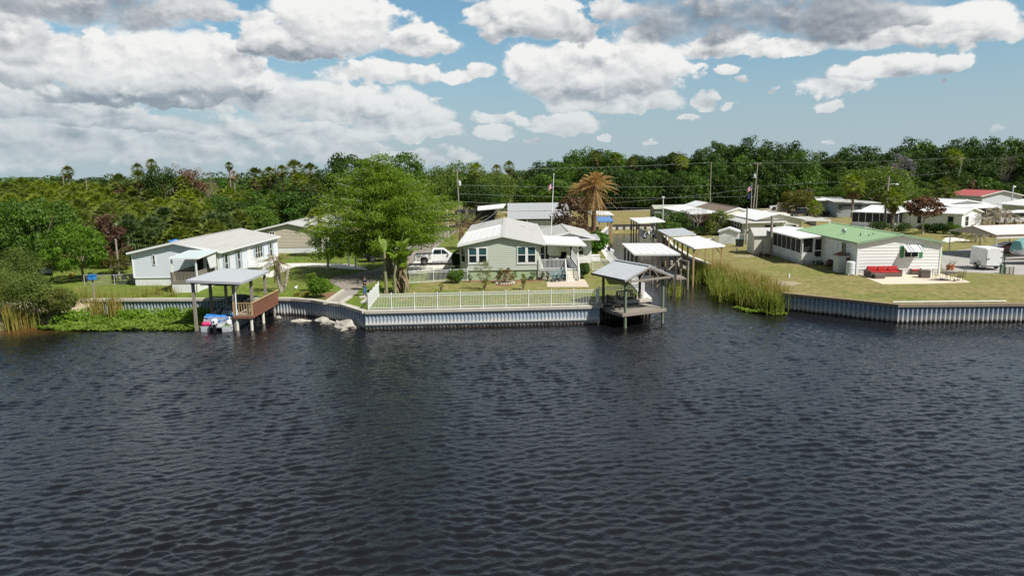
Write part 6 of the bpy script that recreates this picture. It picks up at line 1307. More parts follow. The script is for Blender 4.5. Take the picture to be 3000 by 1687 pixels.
def fan_crown(m_, nf=38, seed=1, ln=1.0, lo=-.5, dead=False):
    r = np.random.default_rng(seed); V = []
    for i in range(nf):
        az = i * 2.399 + r.uniform(-.2, .2); e = (math.pi / 2) * (1 - i / nf * (1 - lo * 1.0) * 1.0) if not dead else r.uniform(-1.45, -.7)
        if not dead: e = math.pi / 2 * (.96 - (i / nf) * (.96 - lo))
        d = np.array([math.cos(az) * math.cos(e), math.sin(az) * math.cos(e), math.sin(e)]); pl = ln * r.uniform(.75, 1.05)
        side = np.array([-math.sin(az), math.cos(az), 0]); nrm = np.cross(side, d); P = d * pl - np.array([0, 0, .12 * pl * pl])
        for (a0, w) in ((0, .022),):
            V += [np.array([0, 0, 0]) - side * w, side * w, P + side * w, P - side * w]
        nb = 13
        for j in range(nb):
            a = (j / (nb - 1) - .5) * (2.7 if not dead else 1.2); q = d * math.cos(a) + side * math.sin(a); L = ln * (.95 - .22 * abs(a)) * r.uniform(.85, 1.1)
            bw = unit(np.cross(q, nrm)) * .046 * ln + nrm * .02
            tip = P + q * L + nrm * -.05 * L - np.array([0, 0, r.uniform(.2, .55) * L]); mid = P + q * L * .55 - np.array([0, 0, .04 * L])
            V += [P, mid + bw, tip, mid - bw]
    return leaf_mesh('crown' if not dead else 'dead_skirt', np.array(V), m_)
PALM = {}
for nm, m_ in (('g', G_palm), ('y', G_palm_y), ('b', G_palm_b)):
    for i in range(3): PALM[nm + str(i)] = fan_crown(m_, 50, 70 + i, 1.0, -.52)
PALM['d0'] = fan_crown(D_palm2, 26, 78, 1.0, -.7)
SK = fan_crown(D_palm, 22, 79, .95, dead=True); SK2 = fan_crown(D_grey, 24, 80, .95, dead=True)
o = MB().tube([(0, 0, 0), (.02, 0, .5), (0, 0, 1)], [1.12, .95, 1.0], 9).build('trunk', trunk_palm); TRK = o.data; bpy.data.objects.remove(o)
def palm(kind, label, x, y, h, r, group=None, skirt=True, tr=.16, lean=0, cat='palm tree', name='palm_tree', z=LAND, sk=None):
    """fan palm: h is the top of its crown, r the crown's radius"""
    t_ = thing(name, label, cat, (x, y, z), RNG.uniform(0, 6.28), group); s = r / 1.75; hc = max(.3, h - r * .92)
    o = put_mesh('trunk', TRK, t_); o.scale = (tr, tr, hc + .1)
    o = put_mesh('crown', PALM[kind], t_); o.location = (0, 0, hc); o.scale = (s, s, s)
    if skirt: o = put_mesh('dead_skirt', sk or SK, t_); o.location = (0, 0, hc); o.scale = (s * .8, s * .8, s)
    return t_
def palm_at(kind, label, k, u, vtop, Y, rpx, **kw):
    p = OP(k, u, vtop, Y); return palm(kind, label, p.x, Y, p.z - LAND, rpx / KR[k][2] * Y / FPX * 1.25, **kw)

# ------------------------------------------------------------------ the wall of woodland on the far side (left to right along its skyline)
SKY = [(1130, 415), (1160, 412), (1215, 425), (1240, 432), (1300, 440), (1340, 425), (1380, 412), (1440, 388), (1480, 376), (1525, 392), (1560, 388), (1600, 394), (1640, 392), (1690, 392), (1725, 398), (1765, 384), (1800, 368), (1850, 361), (1900, 359), (1945, 372), (1975, 384), (1990, 364), (2020, 386), (2060, 394), (2105, 402), (2130, 378), (2160, 367), (2195, 384), (2225, 388), (2260, 374), (2290, 358), (2330, 364), (2375, 372), (2400, 368), (2440, 356), (2480, 358), (2520, 364), (2560, 352), (2600, 356), (2650, 362), (2700, 366)]
us = [a for a, b in SKY]; vs_ = [b - 9 for a, b in SKY]
wood = []
u = 1325.
while u < 2680:
    v = float(np.interp(u, us, vs_)); Y = RNG.uniform(212, 232); w = RNG.uniform(10, 14); k = ('oak%d' if RNG.random() < .62 else 'mid%d') % RNG.integers(4)
    wood.append(tree_at(k, 'dark round headed tree of the tall woodland skyline behind the canal and right hand houses', 'd', u, v + RNG.uniform(1, 6), Y, w, group='skyline trees of the far woodland')); u += RNG.uniform(26, 40)
u = 1350.
while u < 2650:
    v = float(np.interp(u, us, vs_)); Y = RNG.uniform(200, 212); w = RNG.uniform(9, 13); k = ('mid%d' if RNG.random() < .5 else 'oak%d') % RNG.integers(4)
    tree_at(k, 'leafy tree of the middle rank in the far woodland, below its skyline', 'd', u, v + RNG.uniform(28, 55), Y, w, group='middle rank trees of the far woodland'); u += RNG.uniform(28, 42)
u = 1335.
while u < 2700:
    Y = 202 if u < 1500 else RNG.uniform(196, 201)
    tree('bush_mid' if RNG.random() < .45 else 'bush_dark', 'low dark tree at the foot of the far woodland, along the dry field', OP('d', u, 500, Y).x, Y, RNG.uniform(6, 11), RNG.uniform(8.5, 12), group='low trees at the foot of the far woodland'); u += RNG.uniform(22, 32)
cc = np.array([(x, RNG.uniform(203, 226), RNG.uniform(.8, 9)) for x in RNG.uniform(-22, 165, 520)]); tag(put_mesh('woodland_understory', leaf_mesh('woodland_understory', clump_leaves(cc, RNG.uniform(2, 3.6, len(cc)), 40, .75, flat=.9), G_dark), None), kind='stuff')
# a paler group left of it, across the road, and trees behind the cypress
for k, lab, u, v, Y, w in (('oak0', 'tall dark oak rising behind the left of the big cypress', 885, 377, 150, 13), ('oak1', 'dark oak between the cabbage palms and the big cypress', 835, 410, 140, 9), ('mid2', 'dark green tree top showing just above the cypress crown', 1015, 390, 165, 13),
                           ('light', 'pale leafy tree right of the cypress, behind the utility pole', 1110, 412, 170, 11), ('mid1', 'fresh green round tree behind the utility pole with transformer', 1165, 408, 185, 11), ('light', 'yellow green tree behind the dead bushy palms, left of the tall skyline palm', 1245, 428, 175, 12),
                           ('oak3', 'dark green tree directly behind the white caravan shelter', 1195, 462, 160, 11), ('mid3', 'bright green tree left of the long metal shed', 1235, 478, 168, 9), ('mid0', 'broad mid green tree in front of the woodland, behind the long metal shed', 1370, 440, 178, 13), ('oak2', 'dark tree behind the flag and the long metal shed', 1420, 450, 180, 11),
                           ('light', 'large light green tree behind the grey sheds and pole on the right', 2205, 416, 167, 17), ('mid1', 'green tree behind the two slim palms on the right', 2090, 470, 178, 10), ('mid2', 'dark broad tree behind the red roofed building', 2510, 405, 214, 20), ('oak1', 'dark tree left of the red roofed building', 2340, 470, 205, 10), ('light', 'olive tree behind the rust leaved tree, right side', 2310, 470, 180, 9),
                           ('twig', 'bare grey branched tree in the woodland right of the purple tree', 2240, 400, 190, 9), ('purple', 'pale lilac grey blossoming tree high in the right hand woodland', 2275, 385, 200, 7), ('twig', 'leafless grey tree on the woodland edge above the dark bushes', 2030, 470, 190, 8), ('brown', 'brown tree in the woodland right of the leaning utility pole', 2440, 452, 196, 7), ('twig', 'tall bare tree at the right end of the woodland', 2530, 380, 205, 9),
                           ('yelbush', 'larger of two golden green bushes by the far parking place', 2005, 478, 178, 9.5), ('yelbush', 'smaller golden green bush right of the larger one, beside the white roofed grey shed', 2045, 492, 172, 6.5)):
    tree_at(k, lab, 'd', u, v, Y, w)
for lab, u, v, Y, r, kd in (('tallest cabbage palm on the skyline in the centre, above the pale haze', 1280, 402, 200, 14, 'g1'), ('yellowish cabbage palm behind the utility pole', 1198, 405, 180, 20, 'y1'), ('small cabbage palm left of the tallest central palm', 1249, 411, 190, 13, 'g2'), ('cabbage palm head poking out of the woodland above the dead palms', 1499, 374, 214, 16, 'g0'), ('cabbage palm on the skyline right of the dead palms', 1551, 381, 214, 17, 'y0'), ('cabbage palm in the skyline gap left of a round one', 1590, 391, 212, 14, 'g2'), ('upright cabbage palm of the skyline above the far shelter', 1693, 380, 212, 16, 'g1'), ('round cabbage palm of the skyline, left of the long line pole', 1716, 388, 208, 16, 'y2'),
                           ('large palm head on the skyline at far right', 2400, 368, 200, 22, 'y0'), ('palm head between skyline trees left of the lone round oak', 2107, 395, 210, 14, 'g0')):
    palm_at(kd, lab, 'd', u, v, Y, r)

# ------------------------------------------------------------------ palm thicket on the left
boxes = [(-39.5, -26, 68, 89), (-37.5, -20, 86, 124), (-26, -8, 60, 140)]
pts = []
def free(x, y): return all(not (a < x < b and c < y < d) for a, b, c, d in boxes)
tries = 0
while len(pts) < 225 and tries < 30000:
    tries += 1; y = 90 + 125 * RNG.random() ** 1.5; x = -y * RNG.uniform(.30, .78)
    if not free(x, y) or any((x - a) ** 2 + (y - b) ** 2 < (2.5 + y * .013) ** 2 for a, b in pts): continue
    pts.append((x, y))
for i, (x, y) in enumerate(sorted(pts, key=lambda p: p[1])):
    kd = 'yyyg'[i % 4] + str(i % 3); vv = 470 + RNG.uniform(0, 60)
    ud = (1500 + x / y * FPX) / 1.1646; vt = np.interp(y, (90, 105, 125, 150, 215), (545, 505, 478, 462, 452)) + RNG.uniform(-6, 22); h = float(np.clip(OP('d', ud, vt, y).z - LAND, 4.5, 11.5))
    if y < 106: kd = 'gyb'[i % 3] + str(i % 3)
    palm(kd, 'fan palm lost among its close neighbours in the dense thicket left of the houses', x, y, h, RNG.uniform(2.1, 3.0), group='palms of the dense thicket', skirt=i % 6 == 0, tr=.14)
und = []
for _ in range(620): 
    y = 90 + 110 * RNG.random() ** 1.3; x = -y * RNG.uniform(.27, .80)
    if free(x, y): und.append((x, y, RNG.uniform(1.0, 3.5 + min(3, (y - 90) * .05))))
und += [(RNG.uniform(-75, -52), RNG.uniform(66, 92), RNG.uniform(.6, 2.2)) for _ in range(80)]
cc = np.array(und); V = clump_leaves(cc, RNG.uniform(1.6, 3.0, len(cc)), 46, .75, flat=.8, aspect=.22)
tag(put_mesh('undergrowth', leaf_mesh('undergrowth', V, leafmat('undergrowth_leaf', (.060, .080, .012), (.180, .190, .030), .38)), None), kind='stuff')
for lab, u, v, Y, r, kd in (('lone tall cabbage palm standing free on the left skyline', 168, 414, 165, 15, 'g0'), ('left one of a pair of high cabbage palms on the left skyline', 344, 408, 150, 14, 'g1'), ('right and taller one of a pair of high cabbage palms on the left skyline', 379, 397, 150, 13, 'g2'), ('broad cabbage palm left of the pair of high palms', 297, 432, 140, 22, 'g1'), ('slender cabbage palm with long bare trunk behind the gliding bird', 575, 405, 150, 10, 'g0'), ('cabbage palm left of the skyline clump of palms', 640, 416, 150, 24, 'g2'), ('cabbage palm in the middle of the skyline, next to the clump', 676, 415, 152, 19, 'g0'), ('tallest palm of the clump left of the dark oaks', 738, 397, 148, 24, 'g1'), ('rightmost palm of the clump left of the dark oaks', 779, 404, 146, 23, 'g0'), ('lower palm in front of the clump left of the dark oaks', 752, 430, 140, 22, 'y1'), ('leftmost palm of the clump left of the dark oaks', 708, 412, 150, 14, 'g2'), ('leaning palm below the clump, in front of the dark oaks', 790, 444, 128, 22, 'g1'), ('shaggy palm with brown fronds on the left skyline', 52, 440, 150, 24, 'y0'), ('round cabbage palm at the left end of the skyline', 16, 452, 140, 24, 'g0'), ('cabbage palm right of the shaggy one', 100, 448, 150, 20, 'y2'), ('browned cabbage palm near a thin pole on the left skyline', 236, 455, 145, 20, 'y0'), ('cabbage palm with yellow tips below the bare grey trees', 460, 437, 140, 18, 'y1'), ('low palm head under the tallest pair of palms', 345, 425, 140, 20, 'g0')):
    palm_at(kd, lab, 'd', u, v, Y, r)
palm_at('d0', 'orange dead palm head on a bare trunk right of the gliding bird', 'd', 587, 427, 146, 11)
for k, lab, u, v, Y, w in (('mid2', 'green tree under the rightmost palm of the clump left of the dark oaks', 790, 446, 158, 10), ('oak1', 'dark tree under the clump of palms left of the dark oaks', 705, 442, 158, 11), ('mid0', 'green tree under the leftmost palms of the skyline clump', 640, 448, 156, 10), ('oak2', 'dark green tree below the pair of high palms', 402, 418, 140, 8), ('twig', 'bare pinkish grey tree on the left skyline', 440, 402, 150, 9), ('twig', 'second bare grey tree, right of the pinkish grey one', 495, 412, 150, 10), ('brown', 'brown leaved tree below the bare grey trees', 470, 428, 142, 7),
                           ('oak0', 'dark glossy tree behind the ridge of the pale blue house', 600, 496, 112, 10), ('mid1', 'dense green tree between pale blue and tan houses', 690, 480, 118, 13), ('oak1', 'dark tree behind the tan house roof', 745, 470, 124, 11), ('mid2', 'low green tree behind the pale blue house ridge', 640, 520, 106, 8), ('lush', 'deep green spreading tree left of the tan house', 560, 490, 125, 10)):
    tree_at(k, lab, 'd', u, v, Y, w)
for lab, k, u, v, Y, r, kd in (('blue green palm just behind the left corner of the pale blue house', 'f4', 2230, 400, 88, 400, 'b0'), ('palm with yellow lower fronds behind the left eave of the pale blue house', 'k1', 1060, 540, 92, 110, 'b1'), ('large palm with hanging brown skirt behind the pale blue house roof', 'k1', 1300, 460, 95, 120, 'g0'), ('low bushy palm close behind the ridge of the pale blue house', 'k2', 1000, 30, 96, 240, 'b2'), ('palm right behind the pale blue house, near the tan house', 'k2', 1430, 100, 128, 170, 'g2'), ('palm sunk in the thicket behind the brown red tree', 'k1', 900, 520, 96, 100, 'b1'), ('short palm behind the middle of the pale blue roof', 'k2', 720, 60, 94, 200, 'g1'), ('palm with drooping crown overhanging the tan house', 'k3', 215, 470, 94, 105, 'y1')):
    palm_at(kd, lab, k, u, v, Y, r / 1, sk=SK2)
tree_at('lush', 'large deep green tree at the left edge behind the willowy shrub', 'k1', 250, 430, 82, 10.5, z=LAND); tree_at('lush', 'deep green tree cut by the left edge of the picture', 'k1', 20, 440, 84, 9)
tree_at('bright', 'bright green tree over the lawn left of the pale blue house', 'k1', 540, 590, 73.5, 7.2, rz=1.0)
tree_at('red', 'dark red brown withered tree behind the bright green tree', 'k1', 740, 530, 84, 5.2); tree_at('yelbush', 'small yellow green shrub at the edge of the bright green tree', 'k1', 790, 830, 79, 4)
far = [(x, RNG.uniform(520, 900), RNG.uniform(3, 13)) for x in np.arange(-900, 900, 4)] + [(x, -x * RNG.uniform(1.3, 3.2) if -x * 3.2 > 240 else 0, RNG.uniform(1, 8)) for x in RNG.uniform(-330, -60, 420)]; far = [p for p in far if p[1] > 222]
cc = np.array(far); V = clump_leaves(cc, RNG.uniform(5, 9, len(cc)), 50, 2.0, flat=.55, aspect=.7)
tag(put_mesh('distant_wood', leaf_mesh('distant_wood', V, leafmat('distant_leaf', (.03, .06, .02), (.07, .11, .03))), None), kind='stuff')
for k, u, v, Y, w, lab in (('mid1', 40, 446, 330, 24, 'farther leafy tree top at the left end of the skyline'), ('mid3', 120, 442, 320, 26, 'farther broad tree top behind the lone tall palm'), ('oak2', 240, 446, 300, 20, 'farther dark tree top right of the lone tall palm'), ('mid0', 545, 447, 300, 20, 'farther tree top behind the slender palm and gliding bird')): tree_at(k, lab, 'd', u, v, Y, w)

# ------------------------------------------------------------------ the big cypress
def cypress(x, y):
    t_ = thing('cypress_tree', 'big feathery light green cypress left of the green house', 'tree', (x, y, LAND)); r = np.random.default_rng(3)
    m = MB(); m.tube([(0, 0, -.2), (.1, 0, 2.5), (-.1, .1, 6), (.1, 0, 9.5), (.0, .1, 12.4)], [.62, .42, .34, .2, .06], 10); m.tube([(.05, 0, 3.2), (.9, .2, 6), (1.3, .3, 9.5), (1.2, .3, 11.5)], [.3, .22, .12, .04], 8)
    tips = []; br = MB()
    for i in range(120):
        f = (i + .5) / 120; az = i * 2.399 + r.uniform(-.3, .3); z = 3.3 + 9.0 * f; z += max(0, 1.5 * math.cos(az) * (1 - 2 * f))
        prof = 8.4 * math.sin(math.pi * min(1, (.26 + .74 * f)) ) ** .62 if f > .12 else 7.4
        L = prof * r.uniform(.55, 1.05); d = np.array([math.cos(az), math.sin(az), 0]); rise = r.uniform(.02, .30) + .35 * f; P = []
        z0 = max(2.6, z - L * rise * .8)
        for s in np.linspace(0, 1, 6): P.append(np.array([0, 0, z0]) + d * L * s + np.array([-d[1], d[0], 0]) * .35 * math.sin(3 * s + i) * s + np.array([0, 0, L * rise * s - .9 * s * s * (1.2 - f)]))
        br.tube(P, np.linspace(.11 * (1.25 - f), .03, 6), 5, False)
        for s in np.linspace(.30, 1, 5 + int(L)): 
            q = P[0] + (P[-1] - P[0]) * s; j = s * 5; a = int(min(4, j)); q = P[a] + (P[a + 1] - P[a]) * (j - a)
            for _ in range(2): tips.append(q + r.normal(size=3) * np.array([.42, .42, .16]))
    m.build('trunk', bark, t_); br.build('branches', bark_pale, t_)
    tips = np.array(tips); V = []
    per = 33; n = len(tips); P = tips[:, None] + r.normal(size=(n, per, 3)) * np.array([.50, .50, .15]); P[..., 2] -= .18 * np.abs(r.normal(size=(n, per)))
    P = P.reshape(-1, 3); N = unit(r.normal(size=P.shape) * .8 + np.array([0, 0, .9])); out = unit(np.repeat(tips, per, 0) * np.array([1, 1, 0])) + np.array([0, 0, -.7])
    s = r.uniform(.16, .42, len(P)); put_mesh('foliage', leaf_mesh('foliage', leaves(P, N, s, s * .34, out), G_cyp), t_)
    # hanging tufts along the left lower boughs
    hang = []
    for i in range(26): a = r.uniform(2.2, 5.2); R_ = r.uniform(5.6, 8.2); hang += [np.array([math.cos(a) * R_, math.sin(a) * R_ * .6, 3.9 - .22 * j - r.uniform(0, .3)]) for j in range(int(r.integers(4, 9)))]
    hang = np.array(hang); per = 26; P = (hang[:, None] + r.normal(size=(len(hang), per, 3)) * np.array([.22, .22, .2])).reshape(-1, 3)
    s = r.uniform(.14, .34, len(P)); put_mesh('hanging_tufts', leaf_mesh('hanging_tufts', leaves(P, unit(r.normal(size=P.shape)), s, s * .3, np.tile(np.array([[0, 0, -1.5]]), (len(P), 1))), G_mid), t_)
    return t_
cyp = cypress(-13.2, 75.2); cyp.scale = (.98, .98, .92)
tr2 = G('k3', 293, 970); m = MB(); m.tube([(0, 0, -.1), (.05, 0, 1.6), (0, .05, 3.4)], [.16, .12, .09], 7); tt = thing('small_tree', 'slim young tree with drooping leaves on the left lawn under the cypress', 'tree', (tr2.x, tr2.y, LAND)); m.build('trunk', bark_pale, tt); cc = crown_centres(2.2, 1.5, 3.6, 26, seed=61); put_mesh('crown', leaf_mesh('crown', clump_leaves(cc, np.full(len(cc), .75), 70, .26, aspect=.4, droop=1.), G_mid), tt)

# ------------------------------------------------------------------ banana clump
def banana(x, y):
    t_ = thing('banana_clump', 'ragged banana clump with hanging brown leaves inside the white fence', 'banana plant', (x, y, LAND)); r = np.random.default_rng(5); stems = MB(); gl, dl = [], []
    def blade(p, d, L, w, sag, out, n=6):
        side = unit(np.cross(d, [0, 0, 1.0]) + 1e-6); prev = None
        for i in range(n + 1):
            s = i / n; c = p + d * L * s - np.array([0, 0, sag * L * s * s]); ww = w * math.sin(math.pi * min(.98, .12 + .86 * s)) ** .7; lift = np.array([0, 0, .25 * ww])
            a, b = c + side * ww + lift, c - side * ww + lift
            if prev is not None:
                if r.random() > .12: out += [prev[1], c, a, prev[0]]
                if r.random() > .12: out += [prev[1], prev[2], b, c]
            prev = (a, c, b)
    for i in range(8):
        bx, by = r.uniform(-1, 1, 2) * np.array([1.2, .7]); h = r.uniform(1.6, 3.9); tx, ty = bx * 1.35 + r.normal() * .2, by + r.normal() * .15
        stems.tube([(bx, by, 0), (bx * 1.1, by, h * .5), (tx, ty, h)], [.17, .14, .08], 8); top = np.array([tx, ty, h])
        for j in range(int(r.integers(3, 6))): az = r.uniform(0, 6.28); e = r.uniform(.55, 1.4); blade(top, np.array([math.cos(az) * math.cos(e), math.sin(az) * math.cos(e), math.sin(e)]), r.uniform(1.6, 2.8), r.uniform(.26, .42), r.uniform(.15, .55), gl)
        for j in range(11): az = r.uniform(0, 6.28); z = r.uniform(.6, h); f = z / h; p = np.array([bx + (tx - bx) * f, by + (ty - by) * f, z]); blade(p, np.array([math.cos(az) * .42, math.sin(az) * .42, -.75]), r.uniform(.9, 1.7), r.uniform(.05, .13), .12, dl, 4)
    stems.build('stems', mat('banana_stem', (.22, .21, .11), .8, var=.3, vs=3), t_); put_mesh('leaves', leaf_mesh('leaves', np.array(gl), leafmat('banana_leaf', (.13, .21, .03), (.30, .38, .08), .45)), t_); put_mesh('dead_leaves', leaf_mesh('dead_leaves', np.array(dl), leafmat('dead_banana_leaf', (.13, .085, .05), (.30, .22, .14), .2)), t_)
banana(-10.55, 63.4)

# ------------------------------------------------------------------ feather palms
def feather(m_, nf, L, seed, e0=1.35, e1=-.4, sag=.55, wl=.5, nl=16, name='crown', curl=0.):
    r = np.random.default_rng(seed); V = []
    for i in range(nf):
        az = i * 2.399 + r.uniform(-.3, .3); e = e0 + (e1 - e0) * (i + r.uniform(0, .8)) / nf; l = L * r.uniform(.8, 1.1); d = np.array([math.cos(az) * math.cos(e), math.sin(az) * math.cos(e), math.sin(e)]); side = np.array([-math.sin(az), math.cos(az), 0]); pp = None
        for j in range(nl + 1):
            s = j / nl; p = d * l * s - np.array([0, 0, sag * l * s * s * (1 + .5 * curl * s)])
            if pp is not None: V += [pp - side * .03, pp + side * .03, p + side * .02, p - side * .02]
            if j > 2:
                ll = wl * math.sin(math.pi * min(.97, .15 + .8 * s)) * r.uniform(.8, 1.1); tn = unit(p - pp)
                for sg in (-1, 1): q = unit(side * sg * .8 + tn * .75 + np.array([0, 0, -.45 - r.uniform(0, .4)])); V += [p, p + q * ll * .5 + tn * .045, p + q * ll, p + q * ll * .5 - tn * .045]
            pp = p
    return leaf_mesh(name, np.array(V), m_)
def dead_coco(label, x, y, hc, R_, seed, lean=.3):
    t_ = thing('dead_palm', label, 'palm tree', (x, y, LAND)); m = MB(); m.tube([(0, 0, -.1), (lean * .5, 0, hc * .5), (lean, 0, hc)], [.40, .34, .36], 9); m.build('trunk', mat('red_brown_palm_trunk', (.15, .085, .055), .9, var=.3, vs=5), t_)
    o = put_mesh('crown', feather(D_palm2, 48, R_, seed, 1.52, .12, .5, .75, 18), t_); o.location = (lean, 0, hc)
    o = put_mesh('hanging_fronds', feather(D_palm2, 40, R_ * 1.05, seed + 1, -.5, -1.42, .12, .6, 12, 'hanging_fronds'), t_); o.location = (lean, 0, hc - .2); return t_
pB = OP('k5', 235, 80, 108); pc = OP('k5', 240, 330, 108)
dead_coco('taller dead coconut palm with golden brown fronds left of the canal', OP('k5', 240, 650, 108).x, 108, pc.z - LAND + 1.3, 4.1, 90, .25)
dead_coco('shorter dead palm with brown fronds just left of the taller dead palm', OP('k5', 185, 650, 110).x, 110, pc.z - LAND + .4, 3.6, 93, -.15)
tr_b = OP('k4', 410, 420, 100)
for i, (u_, s_, lab) in enumerate(((330, 1., 'left trunk of the shaggy half dead palms behind the white truck'), (430, 1.1, 'right trunk of the shaggy half dead palms, with a pale green heart'))):
    x = OP('k4', u_, 420, 100).x; t_ = thing('shaggy_palm', lab, 'palm tree', (x, 100 + i * .6, LAND)); MB().tube([(0, 0, 0), (.1, 0, 3.2)], [.3, .26], 8).build('trunk', trunk_palm, t_)
    o = put_mesh('dead_fronds', feather(D_palm, 30, 3.1, 97 + i, .9, -1.2, .5, .5, 12, 'dead_fronds'), t_); o.location = (.1, 0, 3.3); o = put_mesh('crown', feather(leafmat('pale_frond', (.20, .20, .09), (.32, .32, .17)), 9, 3.1, 99 + i, 1.4, .7, .3, .5, 12), t_); o.location = (.1, 0, 3.4)
t_ = thing('clustered_palm', 'small tan leaved palm with two bent stems on the left lawn', 'palm tree', G('k2', 1720, 925)); b = t_.location
for k_, pt_ in enumerate((((1690, 830), (1655, 640), (1640, 590)), ((1715, 820), (1690, 680), (1675, 590)), ((1760, 850), (1785, 720), (1790, 675)))):
    P = [Vector((0, 0, 0))] + [OP('k2', *q, b.y) - b for q in pt_]; MB().tube(P, [.20, .15, .13, .11], 8).build('stem', bark_pale, t_)
    if k_ < 2: o = put_mesh('crown', feather(leafmat('tan_green_frond', (.16, .13, .05), (.34, .25, .13)), 15, 1.7, 105 + k_, 1.1, -1.1, .5, .42, 12), t_); o.location = P[-1]
for lab, k, u, v, Y in (('smallish grey brown dead feather palm, left of a group above the cream carport', 'f3', 1450, 620, 106), ('tallest grey brown feather palm of the group above the cream carport', 'f3', 1700, 470, 108), ('right grey brown feather palm of the group above the cream carport', 'f3', 2000, 480, 108), ('low grey brown feather palm at the right end above the cream carport', 'f3', 2200, 640, 106), ('low drooping grey feather palm at the carport gable', 'f3', 1320, 880, 100)):
    p = OP(k, u, v, Y); t_ = thing('dead_palm', lab, 'palm tree', (p.x, Y, LAND), 0, 'dead feather palms above the carport'); hc = max(1.2, p.z - LAND - 1.3); MB().tube([(0, 0, 0), (.05, 0, hc)], [.15, .1], 7).build('trunk', trunk_palm, t_)
    o = put_mesh('crown', feather(D_grey, 26, 2.2, int(110 + u), 1.35, -.7, .6, .55, 13), t_); o.location = (.05, 0, hc)
for lab, k, u, vt, ub, vb, r, kd in (('slim cabbage palm standing before the grey sheds on the right', 'k7', 335, 5, 310, 445, 105, 'y0'), ('cabbage palm right behind the light pole, with shaggy crown', 'k7', 715, 140, 650, 555, 105, 'y1'), ('cabbage palm with yellow lower fronds left of the red roofed building', 'k7', 1200, 40, 1190, 330, 110, 'g1')):
    g_ = G(k, ub, vb) if vb > 400 else OP(k, ub, vb, 165); p = OP(k, u, vt, g_.y); palm(kd, lab, p.x, g_.y, p.z - LAND, r / KR[k][2] * g_.y / FPX * 1.25, tr=.26)
q = G('f2', 940, 560); palm('y2', 'short round palm on the lawn by the far drive', q.x, q.y, 4.6, 1.9, tr=.28, skirt=False)
q = G('k7', 975, 600); tree('redtree', 'rust brown leaved tree in front of the long white house on the right', q.x, q.y, OP('k7', 1040, 225, q.y).z - LAND, 6.2)
# ------------------------------------------------------------------ shrubs
def shrub(label, p, w, h, m_, seed=1, leaf=.14, n=40, per=60, flat=.8, aspect=.5, stem=True, name='shrub', up=.5, d=1.):
    t_ = thing(name, label, 'shrub', (p.x, p.y, LAND if len(p) < 3 else p.z)); cc = crown_centres(w / 2 * .8, h / 2 * .8, h * .52, n, seed=seed, low=-1)
    put_mesh('foliage', leaf_mesh('foliage', clump_leaves(cc, np.full(len(cc), w * .17 * d), per, leaf, flat=flat, aspect=aspect, up=up), m_), t_)
    if stem: m = MB(); limbs(m, (0, 0, 0), [tuple(c * .9) for c in cc[:7]], .03, seed); m.build('stems', bark, t_)
    return t_
for i, (u_, v_, w, h) in enumerate(((30, 1290, 5.2, 4.6), (250, 1290, 4.6, 4.3), (395, 1280, 3.0, 2.6), (120, 1180, 5.5, 5.6), (455, 1240, 2.6, 2.2))):
    p = G('k1', u_, v_, .6); shrub(('willowy olive shrub at the left water edge, nearest the picture edge', 'willowy olive shrub in the middle of the left bank', 'low willowy shrub at the right end of the left bank', 'taller olive shrub behind the willowy ones on the left bank', 'small rounded shrub at the start of the left seawall')[i], p, w, h, G_olive if i != 2 else G_yel, 120 + i, .19, 110, 60, aspect=.32)
p = G('k4', 1550, 900); shrub('round clipped dark bush right of the porch steps', Vector((p.x - .05, p.y + .5)), 1.75, 1.75, G_dark, 130, .11, 90, 90, d=.75)
p = G('e8', 1290, 1400); shrub('clipped dark bush at the left front corner of the green house', Vector((p.x + .1, p.y + .6)), 1.7, 2.1, G_dark, 131, .11, 90, 90, d=.75)
p = G('k4', 295, 940); shrub('loose green bush in front of the shaded white fence', Vector((p.x, p.y)), 2.0, 1.35, G_mid, 132, .15, 50, 60)
p = G('k4', 75, 930); shrub('low dark shrub behind the shaded white fence', Vector((p.x, p.y + 2.2)), 2.2, .8, G_dark, 133, .14, 40, 50)
p = G('k4', 570, 1005); t_ = shrub('airy yellow green sapling in front of the left front window', Vector((p.x, p.y)), 2.0, 3.2, G_yel, 134, .13, 46, 26, aspect=.35, d=.8)
p = G('k4', 955, 1005); shrub('small yellow green sapling on the lawn before the green wall', Vector((p.x, p.y)), .75, 1.75, G_yel, 135, .13, 18, 26, aspect=.4)
p = G('k4', 138, 1030); shrub('tiny sapling behind the front fence near the banana clump', Vector((p.x, p.y)), .7, 1.1, G_yel, 136, .12, 12, 14, aspect=.4)
for i, (u_, w) in enumerate(((725, .55), (862, .75), (1045, .9), (1140, .8), (1195, .5), (430, .55))):
    p = G('k4', u_, 912 if u_ > 500 else 930); t_ = shrub('small %s rose bush in the bed along the green house' % ('first', 'second', 'third', 'fourth', 'fifth', 'leftmost')[i], Vector((p.x, p.y)), w, 1.0, G_mid, 140 + i, .11, 12, 26); t_['label'] = ('thin little rose bush left of the small feather palm', 'leggy rose bush right of the small feather palm', 'rounded rose bush under the right front window', 'rose bush at the right corner of the green wall', 'green rose bush close behind the teal grey deck chairs', 'sparse pale bush at the end of the shaded fence')[i]; t_['group'] = 'rose bushes along the green house'
p = G('k4', 775, 940); t_ = thing('small_palm', 'small feather palm with coppery fronds in a round stone ring', 'palm', (p.x, p.y, LAND)); MB().tube([(0, 0, 0), (0, 0, .8)], [.16, .13], 8).build('trunk', trunk_palm, t_); o = put_mesh('crown', feather(leafmat('coppery_frond', (.15, .11, .04), (.26, .19, .08)), 22, 1.25, 150, 1.4, -.3, .45, .38, 12), t_); o.location = (0, 0, .85)
m = MB(); [m.bx(-.09, .09, -.06, .06, 0, .12) for _ in range(1)]; ring = MB()
